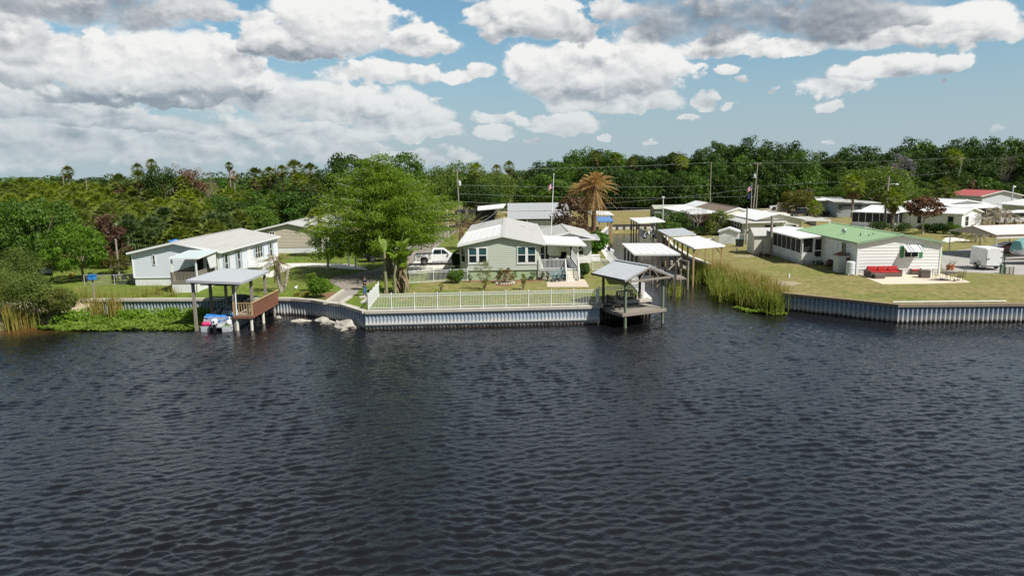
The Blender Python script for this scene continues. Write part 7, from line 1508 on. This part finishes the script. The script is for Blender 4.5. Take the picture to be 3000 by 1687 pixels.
for i in range(22): a = 2 * PI * i / 22; c, s_ = math.cos(a) * .88, math.sin(a) * .80; ring.ball((c, s_, .05), .11, .09, .08, 6, 4)
o = ring.build('stone_ring', concrete_pale); o.location = (p.x, p.y, LAND); tag(o, 'ring of pale edging stones round the small feather palm', 'edging')
p = G('k4', 1660, 690); shrub('leafy bright green shrub on the canal bank behind the picket fence', Vector((p.x, p.y + .4)), 3.8, 3.6, leafmat('sea_grape_leaf', (.04, .12, .012), (.13, .25, .02), .35), 151, .34, 50, 34, aspect=.8)
t_ = tree('brown', 'sparse brown leaved tree beside the long metal shed', OP('k4', 1390, 300, 104).x, 104, OP('k4', 1390, 90, 104).z - LAND, 6.4); t_2 = tree('brown', 'dark brown bush in front of the sparse brown tree', OP('k4', 1480, 300, 102).x, 102, 4.2, 5.0)
p = G('e7', 640, 800); shrub('lush light green bush on top of the cove wall', Vector((p.x, p.y + .6)), 2.3, 1.9, G_bright, 152, .2, 50, 60); p = G('e7', 510, 640); shrub('feathery young cypress sprig behind the lush light green bush', Vector((p.x, p.y)), 1.4, 2.0, G_cyp, 153, .16, 30, 40, aspect=.3)
p = G('e7', 800, 660); shrub('broad leaved plants right of the lush light green bush', Vector((p.x, p.y)), 1.3, 1.4, G_bright, 154, .34, 22, 24, aspect=.35)
t_ = thing('bromeliad_bed', 'yellow spiky bromeliads at the seawall edge in the cove', 'plant', G('e7', 310, 745)); V = []
for i in range(60): a = RNG.uniform(0, 6.28); c = np.array([RNG.uniform(-.65, .65), RNG.uniform(-.3, .3), 0]); d = np.array([math.cos(a) * .6, math.sin(a) * .6, .8]); s = np.array([-math.sin(a), math.cos(a), 0]) * .05; V += [c, c + d * .25 + s, c + d * .6, c + d * .25 - s]
put_mesh('leaves', leaf_mesh('leaves', np.array(V), leafmat('bromeliad_leaf', (.20, .17, .02), (.36, .30, .06), .3)), t_)
p = G('e7', 850, 1100, .3); shrub('small green shrub growing out of the cove wall above the stones', Vector((p.x, p.y, .35)), 1.1, .95, G_mid, 155, .14, 30, 50)
for i, (u_, v_, w, h) in enumerate(((120, 1130, 3.2, 1.4), (330, 1140, 3.0, 1.5), (520, 1160, 3.6, 1.7), (700, 1170, 3.0, 1.6), (830, 1240, 2.8, 1.9))):
    p = G('f3', u_, v_); shrub('x', Vector((p.x, p.y)), w, h, G_dark if i < 4 else G_mid, 160 + i, .2, 50, 40)['label'] = ('leftmost dark shrub in the bed below the rust brown tree', 'dark shrub second from the left along the long white house', 'dark shrub in the middle of the bed along the long white house', 'dark shrub near the tall window of the long white house', 'lighter leafy shrub at the right end of the bed by the long white house')[i]
p = G('k7', 560, 560); shrub('low dark shrub at the foot of the light pole', Vector((p.x, p.y)), 4.2, 1.3, G_dark, 166, .2, 50, 40); p = G('k7', 760, 570); shrub('low dark shrub right of the shaggy palm trunk', Vector((p.x, p.y)), 4.5, 1.3, G_dark, 167, .2, 50, 40)
tree_at('bush_mid', 'bright green bush left of the brown roofed house, near the canal end', 'e4', 1020, 95, 128, 6.5, z=LAND); tree_at('bush_dark', 'dark round bush right of the bright green bush by the canal end', 'e4', 1190, 110, 127, 5.5); tree_at('bush_mid', 'low yellow green bush behind the grey roofed shelter', 'e4', 960, 260, 118, 5)
tree_at('twig', 'leafless twiggy shrub before the brown roofed house', 'f1', 610, 130, 121, 5); tree_at('bush_olive', 'tall olive brown bush beside the white framed corner of the brown roofed house', 'f1', 990, 230, 117, 5.5); tree_at('brown', 'thin brown bush left of the tall olive brown bush', 'f1', 860, 300, 118, 3.5)
shrub('green shrub around the foot of the twiggy leafless shrub', Vector((OP('f1', 680, 600, 117).x, 117)), 3.5, 1.6, G_dark, 168, .2, 40, 40); tree_at('yelbush', 'green clump behind the end of the white roofed house', 'f2', 550, 655, 118, 3.0)
# ------------------------------------------------------------------ reeds and water plants
def blades(pts_, h0, h1, m_, name, w=.045, lean=.25):
    n = len(pts_); P = np.array(pts_); h = RNG.uniform(h0, h1, n)[:, None]; a = RNG.uniform(0, 6.28, n); l = RNG.normal(size=(n, 2)) * lean * h * .5; s = np.stack([np.cos(a), np.sin(a), 0 * a], 1) * w
    L3 = np.concatenate([l, np.zeros((n, 1))], 1); mid = P + np.array([0, 0, 1]) * h * .6 + L3 * .35; tip = P + np.array([0, 0, 1]) * h * (1 - .10 * (np.linalg.norm(l, axis=1, keepdims=True) / h)) + L3
    V = np.stack([P - s, P + s, mid + s * .85, mid - s * .85, tip], 1).reshape(-1, 3); i = np.arange(n)[:, None] * 5
    me = bpy.data.meshes.new(name); F4 = (i + np.array([[0, 1, 2, 3]])).tolist(); F3 = (i + np.array([[3, 2, 4]])).tolist(); me.from_pydata(V.tolist(), [], F4 + F3); me.materials.append(m_); return tag(put_mesh(name, me, None), kind='stuff')
def inpoly(poly, n):
    xs, ys = [p[0] for p in poly], [p[1] for p in poly]; out = []
    while len(out) < n:
        x, y = RNG.uniform(min(xs), max(xs)), RNG.uniform(min(ys), max(ys)); c = False
        for (a, b), (d, e) in zip(poly, poly[1:] + poly[:1]):
            if (b > y) != (e > y) and x < (d - a) * (y - b) / (e - b) + a: c = not c
        if c: out.append((x, y))
    return out
REED = [(19.6, 79), (20.1, 72), (19.0, 65), (20.8, 59.0), (22.3, 58.3), (23.4, 59.8), (23.8, 66), (23.0, 76), (22.2, 80)]
cen = inpoly(REED, 135); pts_ = []
for x, y in cen: pts_ += [(x + RNG.normal() * .3, y + RNG.normal() * .3, RNG.uniform(-.6, .25)) for _ in range(46)]
reed_m = leafmat('reed_blade', (.15, .225, .028), (.46, .42, .11), .42)
blades(pts_, .9, 2.35, reed_m, 'reeds', .034, .46)
blades([(x + .3 + RNG.normal() * .25, y + RNG.normal() * .3, .3) for x, y in inpoly([(21.6, 60), (23.6, 60.8), (24.1, 68), (23.2, 78), (21.4, 80)], 60) for _ in range(55)], .9, 2.3, leafmat('dry_reed_blade', (.32, .24, .08), (.52, .40, .17), .35), 'dry_reeds', .03)
pts_ = []
for u_, v_, n, s in ((590, 1240, 60, .35), (620, 1250, 60, .3), (500, 1260, 40, .4), (700, 1260, 50, .35), (730, 1230, 40, .3), (810, 1270, 70, .3), (830, 1250, 40, .25), (1030, 1230, 60, .3), (1110, 1210, 70, .35), (1140, 1220, 40, .3), (1230, 1225, 70, .22), (940, 1240, 40, .25), (90, 1350, 80, .35), (160, 1330, 50, .3), (230, 1330, 40, .25)):
    p = G('k1', u_, v_, .2); pts_ += [(p.x + RNG.normal() * s, p.y + RNG.normal() * .3, 0) for _ in range(int(n * 1.5))]
blades(pts_, 1.0, 2.9, leafmat('cattail_blade', (.18, .23, .035), (.50, .36, .10), .4), 'cattails', .026, .16)
p = G('k5', 900, 1130, .2); blades([(p.x + RNG.normal() * .35, p.y + RNG.normal() * .35, 0) for _ in range(90)] + [(G('e4', 1300, 1240, 0).x + RNG.normal() * .3, G('e4', 1300, 1240, 0).y + RNG.normal() * .4, 0) for _ in range(110)], .9, 2.0, reed_m, 'reeds', .03)
def pads(poly, n, name, hmax=.35, size=.22):
    P = np.array([(x, y, RNG.uniform(.03, hmax)) for x, y in inpoly(poly, n)]); P[:, 2] += .12 * np.sin(P[:, 0] * 1.7) * np.sin(P[:, 1] * 2.1) + .05
    N = unit(RNG.normal(size=P.shape) * .45 + np.array([0, 0, 1])); s = size * RNG.uniform(.7, 1.3, n)
    return tag(put_mesh(name, leaf_mesh(name, leaves(P, N, s, s * .8), leafmat('water_hyacinth_leaf', (.13, .22, .025), (.32, .41, .06), .4)), None), kind='stuff')
pads([(-38.5, 56.3), (-34, 55.5), (-30, 55.6), (-25.4, 55.0), (-25.2, 57.5), (-25.4, 60.8), (-32, 62), (-38.5, 60.5)], 15000, 'water_plants', .16)
pads([(19.2, 61.0), (20.2, 59.2), (21.8, 58.0), (22.8, 58.0), (23.0, 59.0), (21, 60.0)], 1100, 'water_plants', .12)
cc = np.array([(RNG.uniform(-34, -26), RNG.uniform(59.5, 61.4), .35) for _ in range(60)] + [(x, RNG.uniform(57.6, 61.8), .3 + .2 * RNG.random()) for x in RNG.uniform(-44.5, -36.5, 95)]); tag(put_mesh('water_weeds', leaf_mesh('water_weeds', clump_leaves(cc, np.full(len(cc), .55), 40, .22, flat=1), G_bright), None), kind='stuff')
# ------------------------------------------------------------------ farther houses and sheds
bh_ = thing('mobile_home', 'tan house with brown roof and broad white awning near the canal end', 'house', (36.5, 122, LAND), -.02)
W, BL, ze, zr = 4.8, 30, 3.35, 4.1
wallbox(W, BL, 0, ze, zr, .22).build('wall', cream, bh_); gable_roof(bh_, W, BL, ze, zr, .15, .15, mat('brown_shingle_roof', (.20, .145, .105), .8, var=.12, vs=2), name='roof')
flat_roof(bh_, [(-4.2, 4.5, 2.75), (-.05, -.2, 3.2), (-.05, 30, 3.35), (-5.2, 30, 2.75)], .1, roof_white, 'awning_roof', edge=white)
flat_roof(bh_, [(-.1, 20, 3.42), (2.3, 20, 4.2), (2.3, 30.2, 4.2), (-.1, 30.2, 3.42)], .05, roof_white, 'roof_overlay')
for x, y in ((-.45, .3), (-3.9, 5.2), (-4.6, 14), (-4.8, 22), (-5, 29)): MB().beam((x, y, 0), (x, y, 2.9), .18).build('awning_post', white, bh_)
MB().quad((-1.5, 8, .3), (-1.5, 29, .3), (-1.5, 29, 2.7), (-1.5, 8, 2.7)).build('screen_wall', screen, bh_); MB().bx(-.4, 0, .5, 1.6, 0, 1.2).build('storage_box', white, bh_)
window(bh_, (0, 30), (0, -1), 22, 23.4, 1.2, 2.6); window(bh_, (0, 30), (0, -1), 12, 13.4, 1.2, 2.6)
wh = thing('mobile_home', 'cream house with bright white roof and louvred porch windows behind the sheds', 'house', (35.6, 108.3, LAND), -.03)
W, BL = 8.8, 14.5
flat_roof(wh, [(-.7, -.4, 2.55), (6.2, -.4, 2.62), (6.2, 14, 2.75), (-.7, 14, 2.60)], .12, roof_grey, 'porch_roof', edge=white)
wallbox(5.8, 13, 0, 2.5, None, .22).build('wall', cream, wh); MB().bx(-.03, 0, .4, 10.6, .9, 1.0).build('sill', white, wh)
for i in range(6): window(wh, (0, 13), (0, -1), 13 - 1.3 - i * 1.55 - 1.3, 13 - 1.3 - i * 1.55, 1.0, 2.4, 1, 3)
o = MB().bx(-.35, -.04, 5.2, 5.9, .85, 1.25).build('window_cooler', white, wh)
rw_ = thing('roof_tmp', None, None); bpy.data.objects.remove(rw_)
for a, b, za, zb in ((1.8, 5.4, 2.85, 3.75), (9.4, 5.401, 2.85, 3.75)): MB().prism([(a, 1.0, za), (b, 1.0, zb), (b, 1.0, zb + .1), (a, 1.0, za + .1)], (0, 15.5, 0)).build('roof', MATS['bright_white_roof'], wh)
m = MB(); siding(m, (5.85, 1.4), (9.0, 1.4), 0, 2.9, None, .22); siding(m, (9.0, 1.4), (9.0, 16), 0, 2.9, None, .22); m.prism([(2.2, 1.3, 2.9), (9.0, 1.3, 2.9), (5.4, 1.3, 3.72)], (0, .08, 0)); m.build('gable_wall', cream, wh)
MB().bx(6.6, 8.2, 1.25, 1.33, 1.3, 2.1).build('window', pane, wh); MB().bx(3.0, 4.6, -.05, -.026, 1.2, 2.2).build('window', dark_in, wh)
for x in (6.1, 12.8): MB().beam((x, .3, 0), (x, .3, 2.6), .2).build('carport_post', white, wh)
flat_roof(wh, [(9.3, .4, 2.75), (13.0, .4, 2.70), (13.0, 9, 2.70), (9.3, 9, 2.75)], .1, roof_grey, 'carport_roof', edge=white)
ow = thing('low_wall', 'low tan board fence behind the white roofed house', 'fence', G('f2', 800, 592)); m = MB(); m.beam((0, 0, .55), (G('f2', 975, 655) - G('f2', 800, 592)) + Vector((0, 0, .55)), .08, 1.1); m.build('boards', mat('tan_boards', (.42, .36, .28)), ow); m = MB(); [m.beam((x, -x * 4.8, 0), (x, -x * 4.8, 1.25), .12) for x in (0, -.85, -1.7)]; m.build('fence_post', wood_grey, ow)
gs_ = thing('garden_shed', 'grey green shed with pale roof at the end of the canal field', 'shed', (32.2, 160, LAND), .05)
wallbox(10, 4, 0, 2.2, None, .2, .01).build('wall', mat('grey_green_board', (.26, .29, .25), .7), gs_); flat_roof(gs_, [(-.2, -.3, 2.1), (10.2, -.3, 2.1), (10.2, 2, 2.9), (-.2, 2, 2.9)], .06, mat('olive_grey_roof', (.36, .38, .30), .6)); flat_roof(gs_, [(-.2, 2, 2.9), (10.2, 2, 2.9), (10.2, 4.3, 2.1), (-.2, 4.3, 2.1)], .06, MATS['olive_grey_roof'])
MB().prism([(-.01, 0, 2.2), (-.01, 2, 2.9), (-.01, 4, 2.2)], (.05, 0, 0)).build('gable_panel', MATS['grey_green_board'], gs_)
o = thing('garden_chair', 'pale reclining garden chair on the lawn behind the grey roofed shelter', 'chair', G('f1', 310, 570)); m = MB(); m.beam((-.3, .3, .4), (-.3, -.5, .4), .6, .06, (0, 0, 1)); m.build('seat', white, o); MB().beam((-.3, .3, .4), (-.3, .8, 1.15), .6, .06, (0, 0, 1)).build('backrest', white, o); m = MB(); [m.beam((x, y, 0), (x, y, .4), .05) for x in (-.55, -.05) for y in (.25, -.45)]; m.build('leg_frame', white, o)
o = thing('picnic_table', 'white picnic table on the lawn left of the small white metal shed', 'table', G('f1', 790, 690)); MB().bx(-1, 1, -.4, .4, .7, .76).build('table_top', white, o); m = MB(); m.bx(-1, 1, -.85, -.6, .42, .47); m.bx(-1, 1, .6, .85, .42, .47); m.build('bench', white, o); m = MB(); [m.beam((x, -.7, 0), (x, .2, .7), .07) for x in (-.8, .8)]; [m.beam((x, .7, 0), (x, -.2, .7), .07) for x in (-.8, .8)]; m.build('leg_frame', wood_grey, o)
o = thing('white_cooler', 'white box by the wire fence, left of the small white metal shed', 'box', G('f1', 830, 850)); MB().bx(-.7, .7, -.3, .3, 0, .55).build('box_body', white, o, bevel=.04); MB().bx(-.73, .73, -.33, .33, .55, .65).build('lid', white, o, bevel=.03)
# grey sheds by the far drive
for lab, x, y, w, d, h, rz, m_, rm in (('pale green grey flat roofed shed with bright white roof by the far drive', 70.5, 164, 5.4, 12, 3.3, -.35, mat('grey_green_board', (.26, .29, .25)), roof_white), ('weathered grey shed with boarded dark window band behind the slim palm', 71.6, 157.0, 5.6, 7, 3.1, -.12, mat('weathered_grey_board', (.30, .33, .33), .8, var=.25, vs=1.2, dirt=(.5, .5, .48), dirt_amt=.35), roof_grey), ('dark mottled grey shed at the right end of the far sheds', 76.8, 156.3, 4.0, 6, 2.9, .05, mat('mottled_grey_board', (.20, .23, .22), .8, var=.35, vs=1.0, dirt=(.42, .43, .42), dirt_amt=.4), roof_grey)):
    s_ = thing('shed', lab, 'shed', (x, y, LAND), rz); wallbox(w, d, 0, h, None, .3, .012).build('wall', m_, s_); flat_roof(s_, [(-.3, -.4, h), (w + .3, -.4, h), (w + .3, d + .3, h + .35), (-.3, d + .3, h + .35)], .1, rm)
    if 'band' in lab: MB().bx(.4, w - .1, -.05, -.013, 1.7, 2.7).build('boarded_window', mat('dark_slate_board', (.07, .08, .09), .6), s_); MB().bx(w - .8, w - .1, -.051, -.0135, .05, 1.69).build('door', dark_in, s_)
bin_(G('f2', 1180, 470), .2, 'dark green bin beside the weathered grey shed on the far drive', (.01, .07, .06), (.015, .10, .09)); bin_(G('f2', 1110, 462), .1, 'black bin left of the dark green one on the far drive', (.02, .02, .022), (.03, .03, .022))
q = G('f2', 1840, 520); tb_ = thing('trailer_boat', 'white open boat with pointed bow on a trailer before the mottled shed', 'boat', (q.x, q.y + 1.2, LAND + .7), -.12)
loft([[(x, -w, zt), (x, -w * .6, zb), (x, w * .6, zb), (x, w, zt)] for x, w, zb, zt in ((0, .02, .85, .9), (1.2, .6, .35, .9), (3, 1.0, .1, .85), (6, 1.1, 0, .85))]).build('hull', mat('white_gelcoat', (.78, .78, .77)), tb_, bevel=.02); m = MB(); m.beam((-.8, 0, -.2), (6, 0, -.2), .12); m.bx(2.5, 4, -.8, .8, -.3, 0); m.build('trailer_frame', dark_metal, tb_)
for y in (-.9, .9): o = wheel(rubber, galv, 3.6, y, .33, .2, tb_)
for o in [o for o in tb_.children if o.name.startswith('wheel')]: o.location.z = -.7
m = MB(); m.tube([(0, 0, 0), (1.0, 0, .55), (8.0, 3.0, .75)], .07, 6); q = G('f2', 560, 480); tag(m.build('pole_trailer', dark_metal), 'dark low trailer frame in front of the far black pickup', 'trailer').location = q
# long white house on the right
lw = thing('mobile_home', 'long white house with white roof and screened corner porch behind the rust brown tree', 'house', (75.6, 119.4, LAND), .62)
W, BL, ze, zr = 7.5, 17, 2.75, 3.55
wallbox(W, BL, 0, ze, zr, .25, .015).build('wall', white_side, lw); gable_roof(lw, W, BL, ze, zr, .35, .3, roof_white, .09)
window(lw, (0, 0), (1, 0), 1.2, 2.5, .6, 2.3); window(lw, (0, BL), (0, -1), BL - 2.2, BL - 1.2, .3, 2.3, frame=cream); window(lw, (0, BL), (0, -1), BL - 7.2, BL - 6.4, .8, 2.3)
flat_roof(lw, [(-3.2, 9.5, 2.55), (-.2, 9.5, 2.75), (-.2, 17.5, 2.75), (-3.2, 17.5, 2.55)], .1, roof_white, 'porch_roof', edge=white)
MB().bx(-3.0, 0, 9.7, 9.76, 0, .75).build('porch_wall', white_side, lw); MB().bx(-3.06, -3.0, 9.7, 17.3, 0, .75).build('porch_wall', white_side, lw)
sc = MB(); sc.quad((-3.0, 9.73, .75), (0, 9.73, .75), (0, 9.73, 2.6), (-3, 9.73, 2.6)); sc.quad((-3.03, 17.3, .75), (-3.03, 9.7, .75), (-3.03, 9.7, 2.5), (-3.03, 17.3, 2.5)); sc.build('insect_screen', screen, lw)
m = MB(); [m.beam((-3.03, 9.7 + i * 1.27, .75), (-3.03, 9.7 + i * 1.27, 2.5), .08) for i in range(7)]; [m.beam((x, 9.71, .75), (x, 9.71, 2.6), .09) for x in (-1.5, -.1)]; m.beam((-3.03, 9.65, .78), (-3.03, 17.35, .78), .085); m.beam((-3.0, 9.71, .78), (-.05, 9.71, .78), .085); m.build('screen_frame', white, lw)
# red roofed building and white roofs behind
rr_ = thing('building', 'white building with pinkish red metal roof at the far right', 'building', (112.2, 170.3, LAND))
wallbox(9.6, 13.5, 0, 3.55, 4.7, .4, .01).build('wall', mat('pale_blue_white_wall', (.62, .66, .69), .6), rr_)
gable_roof(rr_, 9.6, 13.5, 3.6, 4.75, .4, .4, mat('pinkish_red_roof', (.46, .12, .11), .5, var=.05), .1, .6)
mw = thing('mobile_home', 'white roofed house with a row of dark porch windows in front of the red roof', 'house', (88.5, 146, LAND), .12)
wallbox(9.5, 12, 0, 2.9, 3.7, .3, .01).build('wall', white_side, mw); gable_roof(mw, 9.5, 12, 2.95, 3.8, .4, .4, roof_white, .1); flat_roof(mw, [(-.3, -4, 2.3), (9.6, -4, 2.3), (9.6, -.45, 2.85), (-.3, -.45, 2.85)], .1, roof_white, 'porch_roof', edge=white)
MB().bx(.2, 9.3, -3.5, -3.45, .6, 2.3).build('insect_screen', screen, mw); m = MB(); [m.beam((.2 + i * 1.3, -3.53, 0), (.2 + i * 1.3, -3.53, 2.35), .1) for i in range(8)]; m.bx(.2, 9.3, -3.56, -3.505, .05, .6); m.build('screen_frame', white, mw)
xw = thing('mobile_home', 'pale roofed house with cream gable at the right edge, left of the floodlight pole', 'house', (101.5, 139, LAND), -.1); wallbox(9, 10, 0, 2.8, 3.6, .3, .01).build('wall', mat('pale_lime_siding', (.50, .54, .36), .6), xw); gable_roof(xw, 9, 10, 2.85, 3.7, .6, .5, roof_white, .1)
fw_ = thing('motorhome', 'white vehicle roof glimpsed at the right edge above the dead feather palms', 'van', (88, 128, LAND), .1); MB().bx(0, 6, 0, 2.2, .5, 2.6).build('body', wt, fw_, bevel=.15); MB().bx(.3, 5.5, -.02, -.004, 1.5, 2.2).build('window_band', pane, fw_); [wheel(rubber, galv, x, y, .36, .24, fw_) for x in (1.2, 4.8) for y in (.1, 2.1)]
# long metal shed, caravan shelter behind the green house
ls = thing('metal_shed', 'long pale grey corrugated metal shed behind the green house', 'shed', (-.9, 134, LAND))
p_ = [OP('e6', 632, 495, 134), OP('e6', 1400, 495, 134)]; x0, x1 = p_[0].x + .9, 12.4
z1 = OP('e6', 640, 480, 134).z - LAND; z2 = OP('e6', 640, 365, 140.5).z - LAND; z3 = OP('e6', 640, 340, 142).z - LAND; z4 = OP('e6', 640, 220, 148.5).z - LAND
flat_roof(ls, [(x0, 0, z1), (x1, 0, z1), (x1, 6.5, z2), (x0, 6.5, z2)], .1, mat('corrugated_grey', (.46, .47, .47), .5, metal=.2, var=.05, vs=.5), 'lower_roof', ribs=-.45, edge=white); flat_roof(ls, [(x0, 8, z3), (x1, 8, z3), (x1, 14.5, z4), (x0, 14.5, z4)], .1, MATS['corrugated_grey'], 'upper_roof', ribs=-.45, edge=white)
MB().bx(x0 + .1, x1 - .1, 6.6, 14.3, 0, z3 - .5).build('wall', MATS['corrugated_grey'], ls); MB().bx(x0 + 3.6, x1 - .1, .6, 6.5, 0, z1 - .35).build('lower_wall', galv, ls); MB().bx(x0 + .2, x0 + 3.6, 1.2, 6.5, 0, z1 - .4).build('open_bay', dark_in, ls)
m = MB(); [m.beam((x, .2, 0), (x, .2, z1), .14) for x in (x0 + .15, x0 + 3.6, x1 - .2)]; m.build('post', white, ls)
cs = thing('caravan_shelter', 'dark open shelter with white roof left of the long metal shed', 'shelter', (-11.3, 139, LAND)); za, zb_ = OP('k3', 1420, 600, 139).z - LAND, OP('e6', 330, 310, 139).z - LAND
flat_roof(cs, [(OP('e6', 115, 330, 139).x + 11.3, 0, zb_ - .25), (OP('e6', 545, 290, 139).x + 11.3, 0, zb_ + .15), (OP('e6', 560, 290, 139).x + 11.6, 8, zb_ + .55), (OP('e6', 115, 330, 139).x + 11.0, 8, zb_ + .1)], .12, roof_white, edge=white)
MB().bx(.4, 8.0, 1.0, 7.5, 0, zb_ - .35).build('dark_screen', screen, cs); m = MB(); [m.beam((.4 + i * 1.52, .9, 0), (.4 + i * 1.52, .9, zb_ - .1), .09) for i in range(6)]; m.build('post', dark_metal, cs)
gv = thing('garden_arbour', 'white rail and post frame in front of the dark open shelter', 'fence', G('k4', 330, 385)); m = MB(); m.beam((0, 0, 1.0), (7, 3.0, 1.0), .1); m.beam((0, 0, .5), (7, 3, .5), .08); [m.beam((i * 1.75, i * .75, 0), (i * 1.75, i * .75, 1.05), .1) for i in range(5)]; m.build('rails', white, gv); MB().tube([(4.6, 1.9, 0), (4.6, 1.9, 3.6)], .07, 7).build('pole', white, gv)
# ------------------------------------------------------------------ utility poles and wires
def upole(label, base, h, lean=0., arm=0, transf=None, lamp=None, r=.15):
    p = thing('utility_pole', label, 'utility pole', base); MB().tube([(0, 0, -.2), (lean, 0, h)], [r, r * .68], 9).build('pole', mat('grey_pole', (.30, .27, .23), .85, var=.2, vs=2, stretch=(1, 1, .2)), p)
    if arm: MB().beam((lean - arm, 0, h - .35), (lean + arm, 0, h - .35), .1, .12).build('crossarm', wood_grey, p); m = MB(); [m.lathe([(.05, h - .29), (.06, h - .15), (.02, h - .1)], (lean + s * arm * .85, 0, 0), 8) for s in (-1, 0, 1)]; m.build('insulator', white, p)
    if transf: z, sx = transf; MB().lathe([(.05, 0), (.26, .05), (.28, .2), (.28, .85), (.22, .95), (.07, 1.0), (.06, 1.2)], (lean * z / h + sx * .42, 0, z), 14).build('transformer', mat('transformer_grey', (.62, .64, .65), .4), p)
    if lamp: z, dx = lamp; m = MB(); m.tube([(lean, 0, z), (lean + dx * .6, 0, z + .12), (lean + dx, 0, z + .05)], .035, 6); m.build('lamp_arm', galv, p); MB().ball((lean + dx, 0, z), .30, .2, .14, 10, 6).build('lamp_head', white, p)
    return p
def ztop(k, u, v, Y): return OP(k, u, v, Y).z - LAND
p1 = OP('t3', 410, 770, 150); P1 = Vector((p1.x, 150, LAND)); h1 = ztop('t3', 390, 330, 150); upole('utility pole with small white transformer right of the cypress', P1, h1, -.3, .9, (ztop('t3', 410, 535, 150), .9))
P2 = Vector((OP('t4', 1203, 830, 188).x, 188, LAND)); h2 = ztop('t4', 1200, 325, 188); upole('plain thin utility pole before the woodland, above the brown roofed house', P2, h2, 0, 0, r=.13)
P3 = G('k6', 340, 380); h3 = ztop('t4', 1745, 330, P3.y); upole('thick utility pole with big white transformer beside the flags', P3, h3, .8, .8, (ztop('t4', 1720, 525, P3.y), -1.1), r=.2)
upole('shorter bare pole right of the pole with the big transformer', G('k6', 367, 385), ztop('t4', 1780, 610, 180), .25, r=.17)
P5 = G('k7', 605, 555); h5 = ztop('k7', 625, 55, P5.y); upole('greenish utility pole with street lamp between two palms on the right', P5, h5, .35, 0, None, (ztop('t5', 850, 605, P5.y), 1.45), r=.2)
P6 = Vector((OP('t5', 1735, 480, 196).x, 196, LAND)); upole('leaning utility pole in front of the woodland on the far right', P6, ztop('t5', 1750, 260, 196), .9, .6, r=.14)
P7 = Vector((OP('f3', 2115, 330, 150).x, 150, LAND)); o = thing('floodlight_pole', 'grey floodlight pole above the pale roofs at the right edge', 'lamp post', P7); MB().tube([(0, 0, 0), (.25, 0, ztop('f3', 2140, 20, 150))], [.14, .1], 8).build('pole', galv, o); MB().ball((.45, 0, ztop('f3', 2150, 60, 150)), .25, .2, .2, 8, 6).build('lamp_head', white, o)
p8 = OP('d', 1648, 570, 128); o = thing('light_pole', 'short thin pole at the left of the caravan shelter seen beside the cypress', 'lamp post', Vector((OP('k4', 215, 350, 120).x, 120, LAND))); MB().tube([(0, 0, 0), (-.15, 0, 4.4)], .06, 7).build('pole', white, o); MB().ball((-.2, 0, 4.45), .22, .15, .12, 8, 5).build('lamp_head', white, o)
for lab, u, v, Y, h in (('thin pole on the left skyline between palms', 216, 452, 150, 3), ('tiny pole tip left of the lone tall palm', 158, 440, 160, 3), ('thin pole on the skyline between two palm clumps', 692, 415, 150, 3)):
    p = OP('d', u, v, Y); o = tag(MB().tube([(0, 0, 0), (0, 0, p.z - LAND)], .1, 6).build('utility_pole', wood_grey), lab, 'utility pole'); o.location = (p.x, Y, LAND)
def wire(label, a, b, sag, r=.018):
    a, b = Vector(a), Vector(b); pts = [a.lerp(b, i / 14) - Vector((0, 0, sag * 4 * (i / 14) * (1 - i / 14))) for i in range(15)]
    o = tag(MB().tube(pts, r, 4, False).build('power_line', mat('wire_grey', (.30, .31, .30), .6)), label, 'wire'); return o
up = lambda P, h, lean=0, dx=0: (P.x + lean + dx, P.y, P.z + h)
wire('topmost wire between the transformer pole near the cypress and the thin pole', up(P1, h1, -.3), up(P2, h2 - .05), .4, .022); wire('topmost wire between the thin pole and the pole with the big transformer', up(P2, h2 - .05), up(P3, h3, .8), .1, .022); wire('topmost wire running right from the pole with the big transformer', up(P3, h3, .8), up(P6, ztop('t5', 1750, 262, 196), .9), .5, .022)
wire('second wire from the cypress side transformer pole to the thin pole', up(P1, h1 - 3.2, -.2), up(P2, h2 - 6), .4, .02); wire('second wire from the thin pole to the pole with the big transformer', up(P2, h2 - 6), up(P3, h3 - 6, .6), .1, .02); wire('second wire running right from the pole with the big transformer', up(P3, h3 - 6, .6), up(P6, ztop('t5', 1740, 440, 196), .7), .4, .02)
wire('third wire sloping up to the big transformer', up(P1, h1 - 5.0, -.2), up(P3, h3 - 8.5, .5), .6, .02); wire('lowest wire sloping up toward the shorter bare pole', up(P1, h1 - 8.6, -.1), (G('k6', 367, 385).x, G('k6', 367, 385).y, LAND + ztop('t4', 1780, 650, 180)), .9, .02)
wire('fourth wire below the sloping ones, ending at the thin pole', up(P1, h1 - 6.6, -.15), up(P2, h2 - 12), .4, .025)
wire('service wire from the lamp pole down to the grey sheds', up(P5, h5 - 1.2, .3), (72.5, 156.5, LAND + 3.3), .5, .022); wire('wire from the far right edge to the leaning utility pole', up(P6, ztop('t5', 1750, 300, 196), .9), (165, 192, LAND + 15.5), .4, .02); wire('service wire above the green house roof', (gx + .2, 83, LAND + 4.6), (gx + 2.7, 121, LAND + 4.9), .3, .025)
flagpole('flagpole with striped flag and a dark flag below, beside the big transformer pole', (P3.x - 1.0, P3.y - 1.5, LAND), ztop('t4', 1725, 585, P3.y - 1.5), 0, (1.6, 1.2), ztop('t4', 1700, 620, P3.y - 1.5), True)
